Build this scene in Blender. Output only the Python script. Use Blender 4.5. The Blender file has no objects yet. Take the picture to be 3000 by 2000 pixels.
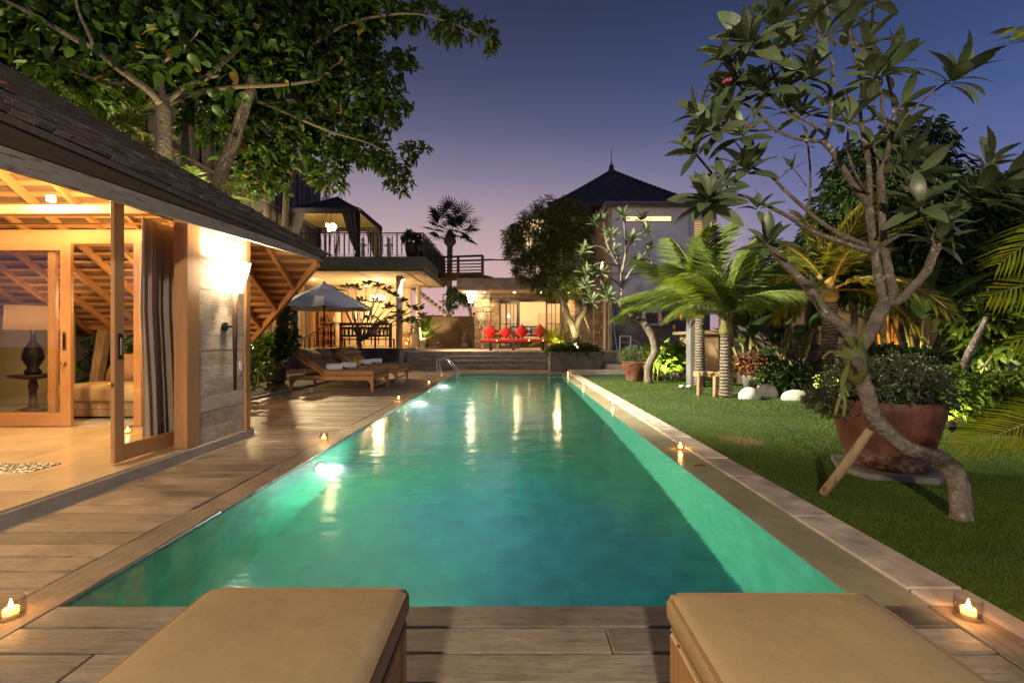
import bpy, math, random
import numpy as np
from mathutils import Vector, Matrix, Euler
random.seed(7); np.random.seed(7)
R = math.radians
SC = bpy.context.scene
COL = SC.collection

# ------------------------------------------------------------------ camera
F, CX, CY, EYE = 1333.3, 1507.0, 993.0, 1.2      # 16 mm lens on a 36 mm sensor, 3000 px wide photo
cam_d = bpy.data.cameras.new('camera'); cam = bpy.data.objects.new('camera', cam_d); COL.objects.link(cam)
cam_d.sensor_width = 36; cam_d.lens = 16.0; cam_d.clip_start = 0.05; cam_d.clip_end = 2000
cam.location = (0, 0, EYE); cam.rotation_euler = (R(90), 0, 0)
cam_d.shift_x = -7/3000; cam_d.shift_y = -7/3000
SC.camera = cam
SC.view_settings.view_transform = 'Standard'; SC.view_settings.look = 'None'
SC.view_settings.exposure = 0.75; SC.view_settings.gamma = 1.0
SC.render.engine = 'CYCLES'
cy = SC.cycles
cy.use_denoising = True
try: cy.denoiser = 'OPENIMAGEDENOISE'
except Exception: pass
cy.max_bounces = 8; cy.diffuse_bounces = 3; cy.glossy_bounces = 3; cy.transmission_bounces = 6; cy.transparent_max_bounces = 12
cy.caustics_reflective = False; cy.caustics_refractive = False
cy.sample_clamp_indirect = 3.0; cy.sample_clamp_direct = 0
cy.use_adaptive_sampling = True; cy.adaptive_threshold = 0.01

# ------------------------------------------------------------------ dusk sky
def make_world():
    w = bpy.data.worlds.new('World'); SC.world = w; w.use_nodes = True
    nt = w.node_tree; nt.nodes.clear(); N = nt.nodes.new; L = nt.links.new
    out = N('ShaderNodeOutputWorld'); bg = N('ShaderNodeBackground'); L(bg.outputs[0], out.inputs[0])
    tc = N('ShaderNodeTexCoord'); nrm = N('ShaderNodeVectorMath'); nrm.operation = 'NORMALIZE'; L(tc.outputs['Generated'], nrm.inputs[0])
    sep = N('ShaderNodeSeparateXYZ'); L(nrm.outputs[0], sep.inputs[0])
    # the afterglow: strongest towards where the sun has set (ahead, a little left)
    dot = N('ShaderNodeVectorMath'); dot.operation = 'DOT_PRODUCT'; L(nrm.outputs[0], dot.inputs[0]); dot.inputs[1].default_value = Vector((-0.42, 0.90, 0.0)).normalized()
    mr = N('ShaderNodeMapRange'); mr.interpolation_type = 'SMOOTHSTEP'; L(dot.outputs['Value'], mr.inputs[0]); mr.inputs[1].default_value = 0.35; mr.inputs[2].default_value = 0.98
    def ramp(stops):
        r = N('ShaderNodeValToRGB'); L(sep.outputs[2], r.inputs[0]); el = r.color_ramp.elements
        while len(el) < len(stops): el.new(0.5)
        for e, (p, c) in zip(el, stops): e.position = p; e.color = (*c, 1)
        return r
    glow = ramp([(0.000, (0.4643, 0.2619, 0.2440)), (0.070, (0.4405, 0.2560, 0.2440)), (0.170, (0.3810, 0.2619, 0.2560)), (0.225, (0.3155, 0.2262, 0.2381)), (0.283, (0.2262, 0.1756, 0.2143)), (0.335, (0.1458, 0.1262, 0.1815)), (0.410, (0.0726, 0.0738, 0.1274)), (0.500, (0.0369, 0.0417, 0.0821)), (0.600, (0.0226, 0.0250, 0.0500)), (1.000, (0.0131, 0.0161, 0.0357))])
    away = ramp([(0.000, (0.1786, 0.1488, 0.2381)), (0.120, (0.1190, 0.1190, 0.2321)), (0.220, (0.0744, 0.0923, 0.2143)), (0.330, (0.0429, 0.0667, 0.1756)), (0.450, (0.0262, 0.0423, 0.1131)), (0.600, (0.0137, 0.0220, 0.0583)), (1.000, (0.0119, 0.0161, 0.0357))])
    mix = N('ShaderNodeMix'); mix.data_type = 'RGBA'; L(mr.outputs[0], mix.inputs[0]); L(away.outputs[0], mix.inputs[6]); L(glow.outputs[0], mix.inputs[7])
    # faint streaks of pink cloud
    mp = N('ShaderNodeMapping'); mp.inputs['Scale'].default_value = (2.2, 2.2, 9); L(nrm.outputs[0], mp.inputs[0])
    ns = N('ShaderNodeTexNoise'); ns.inputs['Scale'].default_value = 1.6; ns.inputs['Detail'].default_value = 5; ns.inputs['Roughness'].default_value = .55; L(mp.outputs[0], ns.inputs[0])
    cr = N('ShaderNodeMapRange'); L(ns.outputs[0], cr.inputs[0]); cr.inputs[1].default_value = .42; cr.inputs[2].default_value = .72; cr.inputs[4].default_value = .4
    hz = N('ShaderNodeMapRange'); L(sep.outputs[2], hz.inputs[0]); hz.inputs[1].default_value = .45; hz.inputs[2].default_value = .05
    mul = N('ShaderNodeMath'); mul.operation = 'MULTIPLY'; L(cr.outputs[0], mul.inputs[0]); L(hz.outputs[0], mul.inputs[1])
    mx2 = N('ShaderNodeMix'); mx2.data_type = 'RGBA'; L(mul.outputs[0], mx2.inputs[0]); L(mix.outputs[2], mx2.inputs[6]); mx2.inputs[7].default_value = (.21, .145, .175, 1)
    L(mx2.outputs[2], bg.inputs[0]); bg.inputs[1].default_value = 1.0
make_world()

# ------------------------------------------------------------------ placing helpers
def U(x, y, Y):                       # the point at depth Y seen at photo pixel (x, y)
    return Vector(((x-CX)*Y/F, Y, EYE+(CY-y)*Y/F))
def XA(x, Y): return (x-CX)*Y/F
def ZA(y, Y): return EYE+(CY-y)*Y/F
WL = {}                               # world location of roots and parts
def reg(o, parent):
    p = WL.get(parent.name, Vector()) if parent else Vector()
    WL[o.name] = p + Vector(o.location); return o
def tag(o, label=None, cat=None, group=None, kind=None):
    if label: o['label'] = label
    if cat: o['category'] = cat
    if group: o['group'] = group
    if kind: o['kind'] = kind
    return o
def thing(name, loc, label, cat, group=None):
    o = bpy.data.objects.new(name, None); COL.objects.link(o); o.location = loc; o.empty_display_size = .1
    tag(o, label, cat, group); return reg(o, None)
def inst(name, mesh, parent, loc, rot=None, scale=None):     # one object sharing mesh data
    o = bpy.data.objects.new(name, mesh); COL.objects.link(o)
    if parent: o.parent = parent
    base = WL.get(parent.name, Vector()) if parent else Vector()
    o.location = Vector(loc) - base
    if rot is not None: o.rotation_euler = rot
    if scale is not None: o.scale = scale if hasattr(scale, '__len__') else (scale,)*3
    WL[o.name] = Vector(loc); return o
def inst_m(name, mesh, parent, M):
    o = bpy.data.objects.new(name, mesh); COL.objects.link(o)
    if parent: o.parent = parent
    base = WL.get(parent.name, Vector()) if parent else Vector()
    M = M.copy(); M.translation = M.translation - base; o.matrix_local = M
    WL[o.name] = M.translation + base; return o
def copy_tree(o, parent=None, loc=None, rotz=None, label=None):
    c = o.copy(); COL.objects.link(c); c.parent = parent
    if loc is not None: c.location = loc
    if rotz is not None: c.rotation_euler = (0, 0, rotz)
    if label: c['label'] = label
    for ch in list(o.children): copy_tree(ch, c)
    return c

class MB:                              # collects shapes, links them as ONE mesh object
    def __init__(s): s.v = []; s.f = []; s.m = []; s.mi = 0
    def add(s, vs, fs):
        b = len(s.v); s.v += [tuple(x) for x in vs]; s.f += [tuple(i+b for i in f) for f in fs]; s.m += [s.mi]*len(fs); return s
    def quad(s, *p): return s.add(p, [tuple(range(len(p)))])
    def box(s, lo, hi, c=0.0, M=None):
        x0, y0, z0 = lo; x1, y1, z1 = hi
        if c <= 0:
            vs = [(x0,y0,z0),(x1,y0,z0),(x1,y1,z0),(x0,y1,z0),(x0,y0,z1),(x1,y0,z1),(x1,y1,z1),(x0,y1,z1)]
            fs = [(0,3,2,1),(4,5,6,7),(0,1,5,4),(1,2,6,5),(2,3,7,6),(3,0,4,7)]
        else:
            c = min(c, .45*min(x1-x0, y1-y0, z1-z0)); vs = []; idx = {}
            for i, x in enumerate((x0, x1)):
                for j, y in enumerate((y0, y1)):
                    for k, z in enumerate((z0, z1)):
                        dx, dy, dz = (c if i == 0 else -c), (c if j == 0 else -c), (c if k == 0 else -c)
                        idx[i,j,k] = len(vs); vs += [(x, y+dy, z+dz), (x+dx, y, z+dz), (x+dx, y+dy, z)]
            g = lambda i, j, k, a: idx[i,j,k]+a
            fs = [(g(0,0,0,0),g(0,0,1,0),g(0,1,1,0),g(0,1,0,0)),(g(1,0,0,0),g(1,1,0,0),g(1,1,1,0),g(1,0,1,0)),
                  (g(0,0,0,1),g(1,0,0,1),g(1,0,1,1),g(0,0,1,1)),(g(0,1,0,1),g(0,1,1,1),g(1,1,1,1),g(1,1,0,1)),
                  (g(0,0,0,2),g(0,1,0,2),g(1,1,0,2),g(1,0,0,2)),(g(0,0,1,2),g(1,0,1,2),g(1,1,1,2),g(0,1,1,2))]
            for j in (0,1):
                for k in (0,1): fs.append((g(0,j,k,1),g(1,j,k,1),g(1,j,k,2),g(0,j,k,2)))
            for i in (0,1):
                for k in (0,1): fs.append((g(i,0,k,0),g(i,1,k,0),g(i,1,k,2),g(i,0,k,2)))
            for i in (0,1):
                for j in (0,1): fs.append((g(i,j,0,0),g(i,j,1,0),g(i,j,1,1),g(i,j,0,1)))
            for i in (0,1):
                for j in (0,1):
                    for k in (0,1): fs.append((g(i,j,k,0),g(i,j,k,1),g(i,j,k,2)))
        if M is not None: vs = [tuple(M @ Vector(v)) for v in vs]
        return s.add(vs, fs)
    def beam(s, p, q, w, h, up=(0,0,1), c=0.0):
        p = Vector(p); q = Vector(q); d = q-p; L = d.length; d.normalize(); up = Vector(up)
        sd = d.cross(up); sd = sd.normalized() if sd.length > 1e-6 else Vector((1,0,0)); u = sd.cross(d)
        M = Matrix(((sd.x, d.x, u.x, p.x), (sd.y, d.y, u.y, p.y), (sd.z, d.z, u.z, p.z), (0,0,0,1)))
        return s.box((-w/2, 0, -h/2), (w/2, L, h/2), c, M)
    def tube(s, pts, rad, n=8, cap=True, flat=1.0):
        pts = [Vector(p) for p in pts]; k = len(pts)
        if not hasattr(rad, '__len__'): rad = [rad]*k
        vs = []; fs = []; prev = None
        for i, p in enumerate(pts):
            d = (pts[min(i+1,k-1)]-pts[max(i-1,0)]); d = d.normalized() if d.length > 1e-9 else Vector((0,0,1))
            if prev is None:
                a = Vector((0,0,1)).cross(d); a = a.normalized() if a.length > 1e-3 else Vector((1,0,0))
            else:
                a = prev - d*prev.dot(d); a = a.normalized() if a.length > 1e-6 else prev
            prev = a; b = d.cross(a)
            for j in range(n):
                t = 2*math.pi*j/n; vs.append(tuple(p + (a*math.cos(t) + b*math.sin(t)*flat)*rad[i]))
        for i in range(k-1):
            for j in range(n):
                j2 = (j+1) % n; fs.append((i*n+j, i*n+j2, (i+1)*n+j2, (i+1)*n+j))
        if cap: fs.append(tuple(range(n-1,-1,-1))); fs.append(tuple((k-1)*n+j for j in range(n)))
        return s.add(vs, fs)
    def lathe(s, prof, n=16, c=(0,0,0), cap=True, sx=1.0, sy=1.0, wob=0.0):
        vs = []; fs = []; k = len(prof)
        for (r, z) in prof:
            for j in range(n):
                t = 2*math.pi*j/n; rr = r*(1+wob*math.sin(3*t+z*5))
                vs.append((c[0]+rr*math.cos(t)*sx, c[1]+rr*math.sin(t)*sy, c[2]+z))
        for i in range(k-1):
            for j in range(n):
                j2 = (j+1) % n; fs.append((i*n+j, i*n+j2, (i+1)*n+j2, (i+1)*n+j))
        if cap:
            fs.append(tuple(range(n-1,-1,-1))); fs.append(tuple((k-1)*n+j for j in range(n)))
        return s.add(vs, fs)
    def blob(s, c, r, n=10, m=7, wob=.12, seed=0, flatten=True):
        rnd = random.Random(seed); ph = [rnd.uniform(0,6.3) for _ in range(6)]
        prof = []; vs = []; fs = []
        for i in range(m+1):
            th = math.pi*i/m
            for j in range(n):
                t = 2*math.pi*j/n
                k = 1+wob*(math.sin(2*t+ph[0]+th)+.6*math.sin(3*t+ph[1])*math.sin(th*2+ph[2])+.5*math.sin(5*t+ph[3]+2*th))
                z = math.cos(th)*r[2]
                if flatten and z < -0.3*r[2]: z = -0.3*r[2]
                vs.append((c[0]+r[0]*k*math.sin(th)*math.cos(t), c[1]+r[1]*k*math.sin(th)*math.sin(t), c[2]+z))
        for i in range(m):
            for j in range(n):
                j2 = (j+1) % n; fs.append(((i+1)*n+j, (i+1)*n+j2, i*n+j2, i*n+j))
        return s.add(vs, fs)
    def mesh(s, name, mats, smooth=False, off=Vector()):
        me = bpy.data.meshes.new(name); me.from_pydata([(x-off.x, y-off.y, z-off.z) for x, y, z in s.v], [], s.f)
        if not isinstance(mats, (list, tuple)): mats = [mats]
        for m in mats: me.materials.append(m)
        if len(mats) > 1: me.polygons.foreach_set('material_index', s.m)
        if smooth: me.polygons.foreach_set('use_smooth', [True]*len(me.polygons))
        me.update(); return me
    def build(s, name, mats, parent=None, smooth=False, loc=None):
        base = WL.get(parent.name, Vector()) if parent else Vector()
        org = Vector(loc) if loc is not None else base
        me = s.mesh(name, mats, smooth, org)
        o = bpy.data.objects.new(name, me); COL.objects.link(o)
        if parent: o.parent = parent
        o.location = org - base; WL[o.name] = org
        if smooth == 'auto' or smooth is True:
            pass
        return o
def one(name, mb, mats, label, cat, group=None, smooth=False, loc=None):
    return tag(mb.build(name, mats, None, smooth, loc), label, cat, group)
def struct(name, mb, mats, parent=None, smooth=False, loc=None):
    o = mb.build(name, mats, parent, smooth, loc)
    if parent is None: o['kind'] = 'structure'
    return o

# ------------------------------------------------------------------ materials
class NT:
    def __init__(s, name):
        s.mat = bpy.data.materials.new(name); s.mat.use_nodes = True; s.t = s.mat.node_tree; s.t.nodes.clear()
        s.out = s.n('ShaderNodeOutputMaterial')
    def n(s, typ, **kw):
        nd = s.t.nodes.new(typ)
        for k, v in kw.items(): setattr(nd, k, v)
        return nd
    def l(s, a, b): s.t.links.new(a, b)
    def coords(s, scale=(1,1,1), kind='Object', jitter=True):
        tc = s.n('ShaderNodeTexCoord'); mp = s.n('ShaderNodeMapping'); s.l(tc.outputs[kind], mp.inputs[0]); mp.inputs['Scale'].default_value = scale
        if jitter:
            oi = s.n('ShaderNodeObjectInfo'); ml = s.n('ShaderNodeVectorMath', operation='SCALE'); 
            cb = s.n('ShaderNodeCombineXYZ'); s.l(oi.outputs['Random'], cb.inputs[0]); s.l(oi.outputs['Random'], cb.inputs[1]); s.l(oi.outputs['Random'], cb.inputs[2])
            s.l(cb.outputs[0], ml.inputs[0]); ml.inputs['Scale'].default_value = 37.0; s.l(ml.outputs[0], mp.inputs['Location'])
        return mp.outputs[0]
    def noise(s, co, scale, detail=4, rough=.55, dist=0):
        nz = s.n('ShaderNodeTexNoise'); s.l(co, nz.inputs[0]); nz.inputs['Scale'].default_value = scale; nz.inputs['Detail'].default_value = detail
        nz.inputs['Roughness'].default_value = rough; nz.inputs['Distortion'].default_value = dist; return nz.outputs[0]
    def ramp(s, fac, stops):
        r = s.n('ShaderNodeValToRGB'); s.l(fac, r.inputs[0]); el = r.color_ramp.elements
        while len(el) < len(stops): el.new(.5)
        for e, (p, c) in zip(el, stops): e.position = p; e.color = (*c, 1) if len(c) == 3 else c
        return r.outputs[0]
    def mix(s, fac, a, b, blend='MIX'):
        m = s.n('ShaderNodeMix', data_type='RGBA', blend_type=blend)
        for sock, v in ((m.inputs[0], fac), (m.inputs[6], a), (m.inputs[7], b)):
            if hasattr(v, 'is_linked') or hasattr(v, 'node'): s.l(v, sock)
            else: sock.default_value = v if not isinstance(v, tuple) else (*v[:3], 1)
        return m.outputs[2]
    def hsv_rand(s, col, amt=.25, hue=0.0, src=None):
        h = s.n('ShaderNodeHueSaturation'); s.l(col, h.inputs['Color'])
        if src is None: src = s.n('ShaderNodeObjectInfo').outputs['Random']
        mr = s.n('ShaderNodeMapRange'); s.l(src, mr.inputs[0]); mr.inputs[3].default_value = 1-amt; mr.inputs[4].default_value = 1+amt; s.l(mr.outputs[0], h.inputs['Value'])
        if hue:
            m2 = s.n('ShaderNodeMath', operation='MULTIPLY'); s.l(src, m2.inputs[0]); m2.inputs[1].default_value = 7.13
            m3 = s.n('ShaderNodeMath', operation='FRACT'); s.l(m2.outputs[0], m3.inputs[0])
            m4 = s.n('ShaderNodeMapRange'); s.l(m3.outputs[0], m4.inputs[0]); m4.inputs[3].default_value = .5-hue; m4.inputs[4].default_value = .5+hue; s.l(m4.outputs[0], h.inputs['Hue'])
        return h.outputs[0]
    def mapr(s, v, a, b):
        m = s.n('ShaderNodeMapRange'); m.interpolation_type = 'SMOOTHSTEP'; s.l(v, m.inputs[0]); m.inputs[1].default_value = a; m.inputs[2].default_value = b; return m.outputs[0]
    def bump(s, fac, strength=.3, dist=.01):
        b = s.n('ShaderNodeBump'); s.l(fac, b.inputs['Height']); b.inputs['Strength'].default_value = strength; b.inputs['Distance'].default_value = dist; return b.outputs[0]
    def prin(s, col=None, rough=.6, normal=None, metallic=0.0, spec=.5, **kw):
        p = s.n('ShaderNodeBsdfPrincipled')
        if col is not None:
            if isinstance(col, tuple): p.inputs['Base Color'].default_value = (*col[:3], 1)
            else: s.l(col, p.inputs['Base Color'])
        if isinstance(rough, (int, float)): p.inputs['Roughness'].default_value = rough
        else: s.l(rough, p.inputs['Roughness'])
        p.inputs['Metallic'].default_value = metallic; p.inputs['Specular IOR Level'].default_value = spec
        if normal is not None: s.l(normal, p.inputs['Normal'])
        for k, v in kw.items(): p.inputs[k].default_value = v
        return p
    def done(s, sh): s.l(sh if not hasattr(sh, 'outputs') else sh.outputs[0], s.out.inputs[0]); return s.mat
MT = {}
def plain(name, col, rough=.6, var=.18, scale=6, bump=.15, metallic=0.0, rnd=.1, spec=.5, dark=None):
    t = NT(name); co = t.coords()
    nz = t.noise(co, scale, 5); d = dark or tuple(c*(1-2*var) for c in col); li = tuple(min(1, c*(1+var)) for c in col)
    c = t.ramp(nz, [(.3, d), (.7, li)])
    if rnd: c = t.hsv_rand(c, rnd)
    nb = t.bump(t.noise(co, scale*6, 4), bump, .01) if bump else None
    MT[name] = t.done(t.prin(c, rough, nb, metallic, spec)); return MT[name]
def wood(name, c1, c2, axis=0, rough=.55, grain=14, bump=.25, rnd=.22, crack=.0, spec=.4):
    t = NT(name); sc = [1,1,1]; sc[axis] = .07; co = t.coords(tuple(sc))
    g = t.noise(co, grain*4, 6, .65, .6); w = t.noise(co, grain*.35, 3, .5)
    c = t.ramp(g, [(.25, c1), (.75, c2)])
    c = t.mix(t.ramp(w, [(.35, (0,0,0)), (.7, (1,1,1))]), c, tuple(.62*a+.38*b for a, b in zip(c1, c2)))
    if crack:
        k = t.ramp(t.noise(co, grain*9, 3, .5, .3), [(.30, (1,1,1)), (.40, (0,0,0))]); c = t.mix(k, c, tuple(a*crack for a in c1))
    c = t.hsv_rand(c, rnd)
    MT[name] = t.done(t.prin(c, rough, t.bump(g, bump, .006), 0, spec)); return MT[name]
def leafm(name, col, var=.35, hue=.02, trans=.35, rough=.45, gloss=.4, obj=False, yellow=None):
    t = NT(name)
    geo = t.n('ShaderNodeNewGeometry'); src = t.n('ShaderNodeObjectInfo').outputs['Random'] if obj else geo.outputs['Random Per Island']
    rgb = t.n('ShaderNodeRGB'); rgb.outputs[0].default_value = (*col, 1); c = rgb.outputs[0]
    if yellow:
        m = t.n('ShaderNodeMath', operation='MULTIPLY'); t.l(src, m.inputs[0]); m.inputs[1].default_value = 3.77; fr = t.n('ShaderNodeMath', operation='FRACT'); t.l(m.outputs[0], fr.inputs[0])
        gt = t.n('ShaderNodeMath', operation='GREATER_THAN'); t.l(fr.outputs[0], gt.inputs[0]); gt.inputs[1].default_value = 1-yellow[0]
        c = t.mix(gt.outputs[0], c, yellow[1])
    c = t.hsv_rand(c, var, hue, src)
    nz = t.noise(t.coords((1,1,1)), 9, 3)
    c = t.mix(.35, c, t.ramp(nz, [(.3, (.25,.25,.25)), (.75, (1,1,1))]), 'MULTIPLY')
    p = t.prin(c, rough, None, 0, gloss); tr = t.n('ShaderNodeBsdfTranslucent'); t.l(t.mix(1.0, c, (1.5,1.35,.6), 'MULTIPLY'), tr.inputs[0])
    mx = t.n('ShaderNodeMixShader'); mx.inputs[0].default_value = trans; t.l(p.outputs[0], mx.inputs[1]); t.l(tr.outputs[0], mx.inputs[2])
    MT[name] = t.done(mx); return MT[name]
def emit(name, col, strength):
    t = NT(name); e = t.n('ShaderNodeEmission'); e.inputs[0].default_value = (*col, 1); e.inputs[1].default_value = strength; MT[name] = t.done(e); return MT[name]
def thin_glass(name, tint=(1,1,1), rough=.0, refl=1.0, ior=1.45):
    t = NT(name); tr = t.n('ShaderNodeBsdfTransparent'); tr.inputs[0].default_value = (*tint, 1)
    gl = t.n('ShaderNodeBsdfGlossy'); gl.inputs['Roughness'].default_value = rough; fr = t.n('ShaderNodeFresnel'); geo = t.n('ShaderNodeNewGeometry'); im = t.n('ShaderNodeMapRange'); t.l(geo.outputs['Backfacing'], im.inputs[0]); im.inputs[3].default_value = ior; im.inputs[4].default_value = 1/ior; t.l(im.outputs[0], fr.inputs[0])
    m = t.n('ShaderNodeMath', operation='MULTIPLY'); t.l(fr.outputs[0], m.inputs[0]); m.inputs[1].default_value = refl
    mx = t.n('ShaderNodeMixShader'); t.l(m.outputs[0], mx.inputs[0]); t.l(tr.outputs[0], mx.inputs[1]); t.l(gl.outputs[0], mx.inputs[2]); MT[name] = t.done(mx); return MT[name]

WARM = (1.0, .60, .26); WARMW = (1.0, .74, .45); NEUT = (1.0, .90, .74)
def lamp(name, kind, loc, power, col=WARM, parent=None, size=.05, target=None, spot=None, blend=.6):
    d = bpy.data.lights.new(name, kind); d.energy = power; d.color = col
    if kind == 'POINT': d.shadow_soft_size = size
    if kind == 'SPOT': d.shadow_soft_size = size; d.spot_size = R(spot or 90); d.spot_blend = blend
    if kind == 'AREA': d.shape = 'DISK'; d.size = size
    o = bpy.data.objects.new(name, d); COL.objects.link(o)
    base = WL.get(parent.name, Vector()) if parent else Vector()
    if parent: o.parent = parent
    o.location = Vector(loc) - base
    if target is not None: o.rotation_euler = (Vector(target)-Vector(loc)).to_track_quat('-Z', 'Y').to_euler()
    return o

def weathered(name, c1, c2, axis, rough=.55, rnd=.28, gs=1.0):
    t = NT(name); sc = [1,1,1]; sc[axis] = .11; co = t.coords(tuple(sc)); c3 = t.coords((1,1,1))
    g1 = t.noise(co, 34*gs, 8, .72, .8); g2 = t.noise(co, 110*gs, 4, .6, .2); bl = t.noise(c3, 2.3, 4, .6); sp = t.noise(c3, 21, 4, .6)
    mid = tuple(.5*a+.5*b for a, b in zip(c1, c2))
    c = t.ramp(g1, [(.26, c1), (.42, mid), (.74, c2)])
    c = t.mix(.75, c, t.ramp(g2, [(.30, (.35,.33,.31)), (.44, (1,1,1)), (.70, (1.08,1.07,1.06))]), 'MULTIPLY')
    c = t.mix(.8, c, t.ramp(bl, [(.32, (.42,.37,.33)), (.60, (1.15,1.12,1.1))]), 'MULTIPLY')
    kn = t.ramp(sp, [(.22, (.3,.27,.24)), (.33, (1,1,1))]); c = t.mix(.8, c, kn, 'MULTIPLY')
    c = t.hsv_rand(c, rnd)
    MT[name] = t.done(t.prin(c, t.ramp(bl, [(.3, (.38,.38,.38)), (.7, (.72,.72,.72))]), t.bump(g1, .7, .008), 0, .35)); return MT[name]
# materials used in many places
weathered('deck_wood', (.085,.060,.042), (.37,.29,.215), 0, gs=1.2)
weathered('deck_wood_y', (.085,.058,.040), (.34,.27,.20), 1)
weathered('grey_plank', (.075,.062,.050), (.33,.29,.24), 0, gs=1.2)
weathered('wall_plank', (.27,.24,.20), (.52,.47,.40), 1, rnd=.06, gs=.8)
wood('teak', (.30,.145,.055), (.50,.27,.115), 2, .42, 9, .12, .12)
wood('teak_x', (.30,.145,.055), (.50,.27,.115), 0, .42, 9, .12, .12)
wood('teak_y', (.30,.145,.055), (.50,.27,.115), 1, .42, 9, .12, .12)
wood('fascia_grey', (.22,.19,.155), (.42,.37,.31), 1, .75, 8, .3, .12, .3)
wood('fascia_brown', (.052,.034,.018), (.10,.068,.036), 1, .6, 7, .2, .1)
wood('soffit_board', (.10,.058,.030), (.24,.145,.075), 0, .6, 8, .25, .1)
wood('dark_wood', (.030,.014,.008), (.075,.036,.018), 2, .38, 9, .15, .15)
wood('dark_wood_x', (.030,.014,.008), (.075,.036,.018), 0, .38, 9, .15, .15)
wood('raw_timber', (.20,.13,.07), (.42,.30,.17), 2, .7, 6, .3, .15, .4)
weathered('step_wood', (.12,.105,.09), (.36,.325,.28), 0, gs=.7)
wood('bamboo_fence', (.10,.075,.055), (.26,.20,.15), 2, .75, 8, .4, .35, .25)
wood('roof_shingle', (.060,.047,.040), (.20,.16,.135), 0, .8, 12, .5, .4)
plain('concrete', (.34,.30,.25), .8, .16, 3, .3)
plain('concrete_dark', (.20,.185,.165), .85, .22, 2.5, .35)
plain('slab_green', (.13,.145,.115), .85, .14, 1.2, .2)
plain('cream_wall', (.62,.52,.38), .8, .05, 1.5, .08)
plain('white_wall', (.74,.73,.75), .8, .13, .55, .12)
plain('grey_wall', (.20,.19,.19), .85, .18, 1.5, .3)
plain('ceiling', (.60,.50,.36), .75, .05, 2, .05)
plain('stone_block', (.36,.28,.20), .85, .26, 5, .8, rnd=.22)
plain('garden_wall', (.36,.29,.24), .85, .14, 1.2, .2)
plain('soil', (.055,.038,.024), .95, .4, 7, .8)
def clay():
    t = NT('terracotta'); co = t.coords((1,1,1)); st = t.coords((1,1,.18)); n = t.noise(co, 3.2, 6, .65); n2 = t.noise(st, 9, 5, .6); n3 = t.noise(co, 26, 4, .6)
    c = t.ramp(n, [(.28,(.060,.026,.018)),(.5,(.145,.052,.030)),(.72,(.225,.088,.050))])
    c = t.mix(.7, c, t.ramp(n2, [(.3,(.42,.38,.36)),(.6,(1.05,1.05,1.05))]), 'MULTIPLY')
    tc = t.n('ShaderNodeTexCoord'); sp = t.n('ShaderNodeSeparateXYZ'); t.l(tc.outputs['Object'], sp.inputs[0])
    lo = t.n('ShaderNodeMapRange'); t.l(sp.outputs[2], lo.inputs[0]); lo.inputs[1].default_value = .20; lo.inputs[2].default_value = .0
    ml = t.n('ShaderNodeMath', operation='MULTIPLY'); t.l(lo.outputs[0], ml.inputs[0]); t.l(t.ramp(n3, [(.42,(0,0,0)),(.6,(.8,.8,.8))]), ml.inputs[1])
    c = t.mix(ml.outputs[0], c, (.40,.33,.26))
    MT['terracotta'] = t.done(t.prin(c, .6, t.bump(n3, .35, .01), 0, .35))
clay()
plain('travertine', (.50,.43,.36), .55, .22, 4, .3, rnd=.2, dark=(.24,.185,.155))
plain('metal_dark', (.018,.015,.013), .5, .2, 8, .1, .6)
plain('frame_grey', (.085,.085,.09), .5, .1, 4, .05)
plain('chrome', (.75,.75,.75), .12, .02, 3, 0, 1.0, 0)
plain('brass', (.70,.46,.16), .25, .1, 5, 0, 1.0, 0)
def fabric(name, col, weave=520):
    t = NT(name); co = t.coords((1,1,1)); w1 = t.n('ShaderNodeTexWave', wave_type='BANDS', bands_direction='X'); t.l(co, w1.inputs[0]); w1.inputs['Scale'].default_value = weave; w2 = t.n('ShaderNodeTexWave', wave_type='BANDS', bands_direction='Y'); t.l(co, w2.inputs[0]); w2.inputs['Scale'].default_value = weave
    n = t.noise(co, 2.4, 5, .6); n2 = t.noise(co, 90, 3, .6); big = t.noise(co, 5.0, 3, .5)
    c = t.ramp(n, [(.3, tuple(v*.86 for v in col)), (.7, tuple(min(1,v*1.08) for v in col))]); c = t.mix(.5, c, t.ramp(n2, [(.3,(.88,.88,.88)),(.7,(1.06,1.06,1.06))]), 'MULTIPLY')
    sp = t.ramp(t.noise(co, 38, 2, .5), [(.20,(.55,.5,.45)),(.25,(1,1,1))]); c = t.mix(.6, c, sp, 'MULTIPLY')
    m = t.n('ShaderNodeMath', operation='MULTIPLY'); t.l(w1.outputs[1], m.inputs[0]); t.l(w2.outputs[1], m.inputs[1])
    b1 = t.bump(big, .35, .03); b = t.n('ShaderNodeBump'); t.l(m.outputs[0], b.inputs['Height']); b.inputs['Strength'].default_value = .12; b.inputs['Distance'].default_value = .001; t.l(b1, b.inputs['Normal'])
    MT[name] = t.done(t.prin(c, .88, b.outputs[0], 0, .25))
fabric('cushion_tan', (.43,.315,.170))
plain('cushion_brown', (.36,.20,.085), .85, .07, 4, .12, rnd=.06)
plain('towel', (.80,.79,.77), .95, .03, 8, .5, rnd=0)
plain('red_fabric', (.72,.028,.018), .8, .12, 4, .12, rnd=.06)
plain('canvas', (.83,.85,.88), .85, .05, 2, .06, rnd=0)
plain('curtain', (.52,.46,.39), .9, .08, 3, .1)
plain('white_stone', (.66,.63,.55), .8, .10, 4, .4, rnd=.08)
plain('river_stone', (.50,.42,.31), .85, .14, 4, .4, rnd=.1)
plain('grey_pot', (.42,.41,.40), .7, .08, 3, .1)
plain('white_pot', (.68,.66,.60), .6, .05, 3, .05)
plain('statue_stone', (.30,.27,.22), .9, .35, 9, .6)
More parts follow.
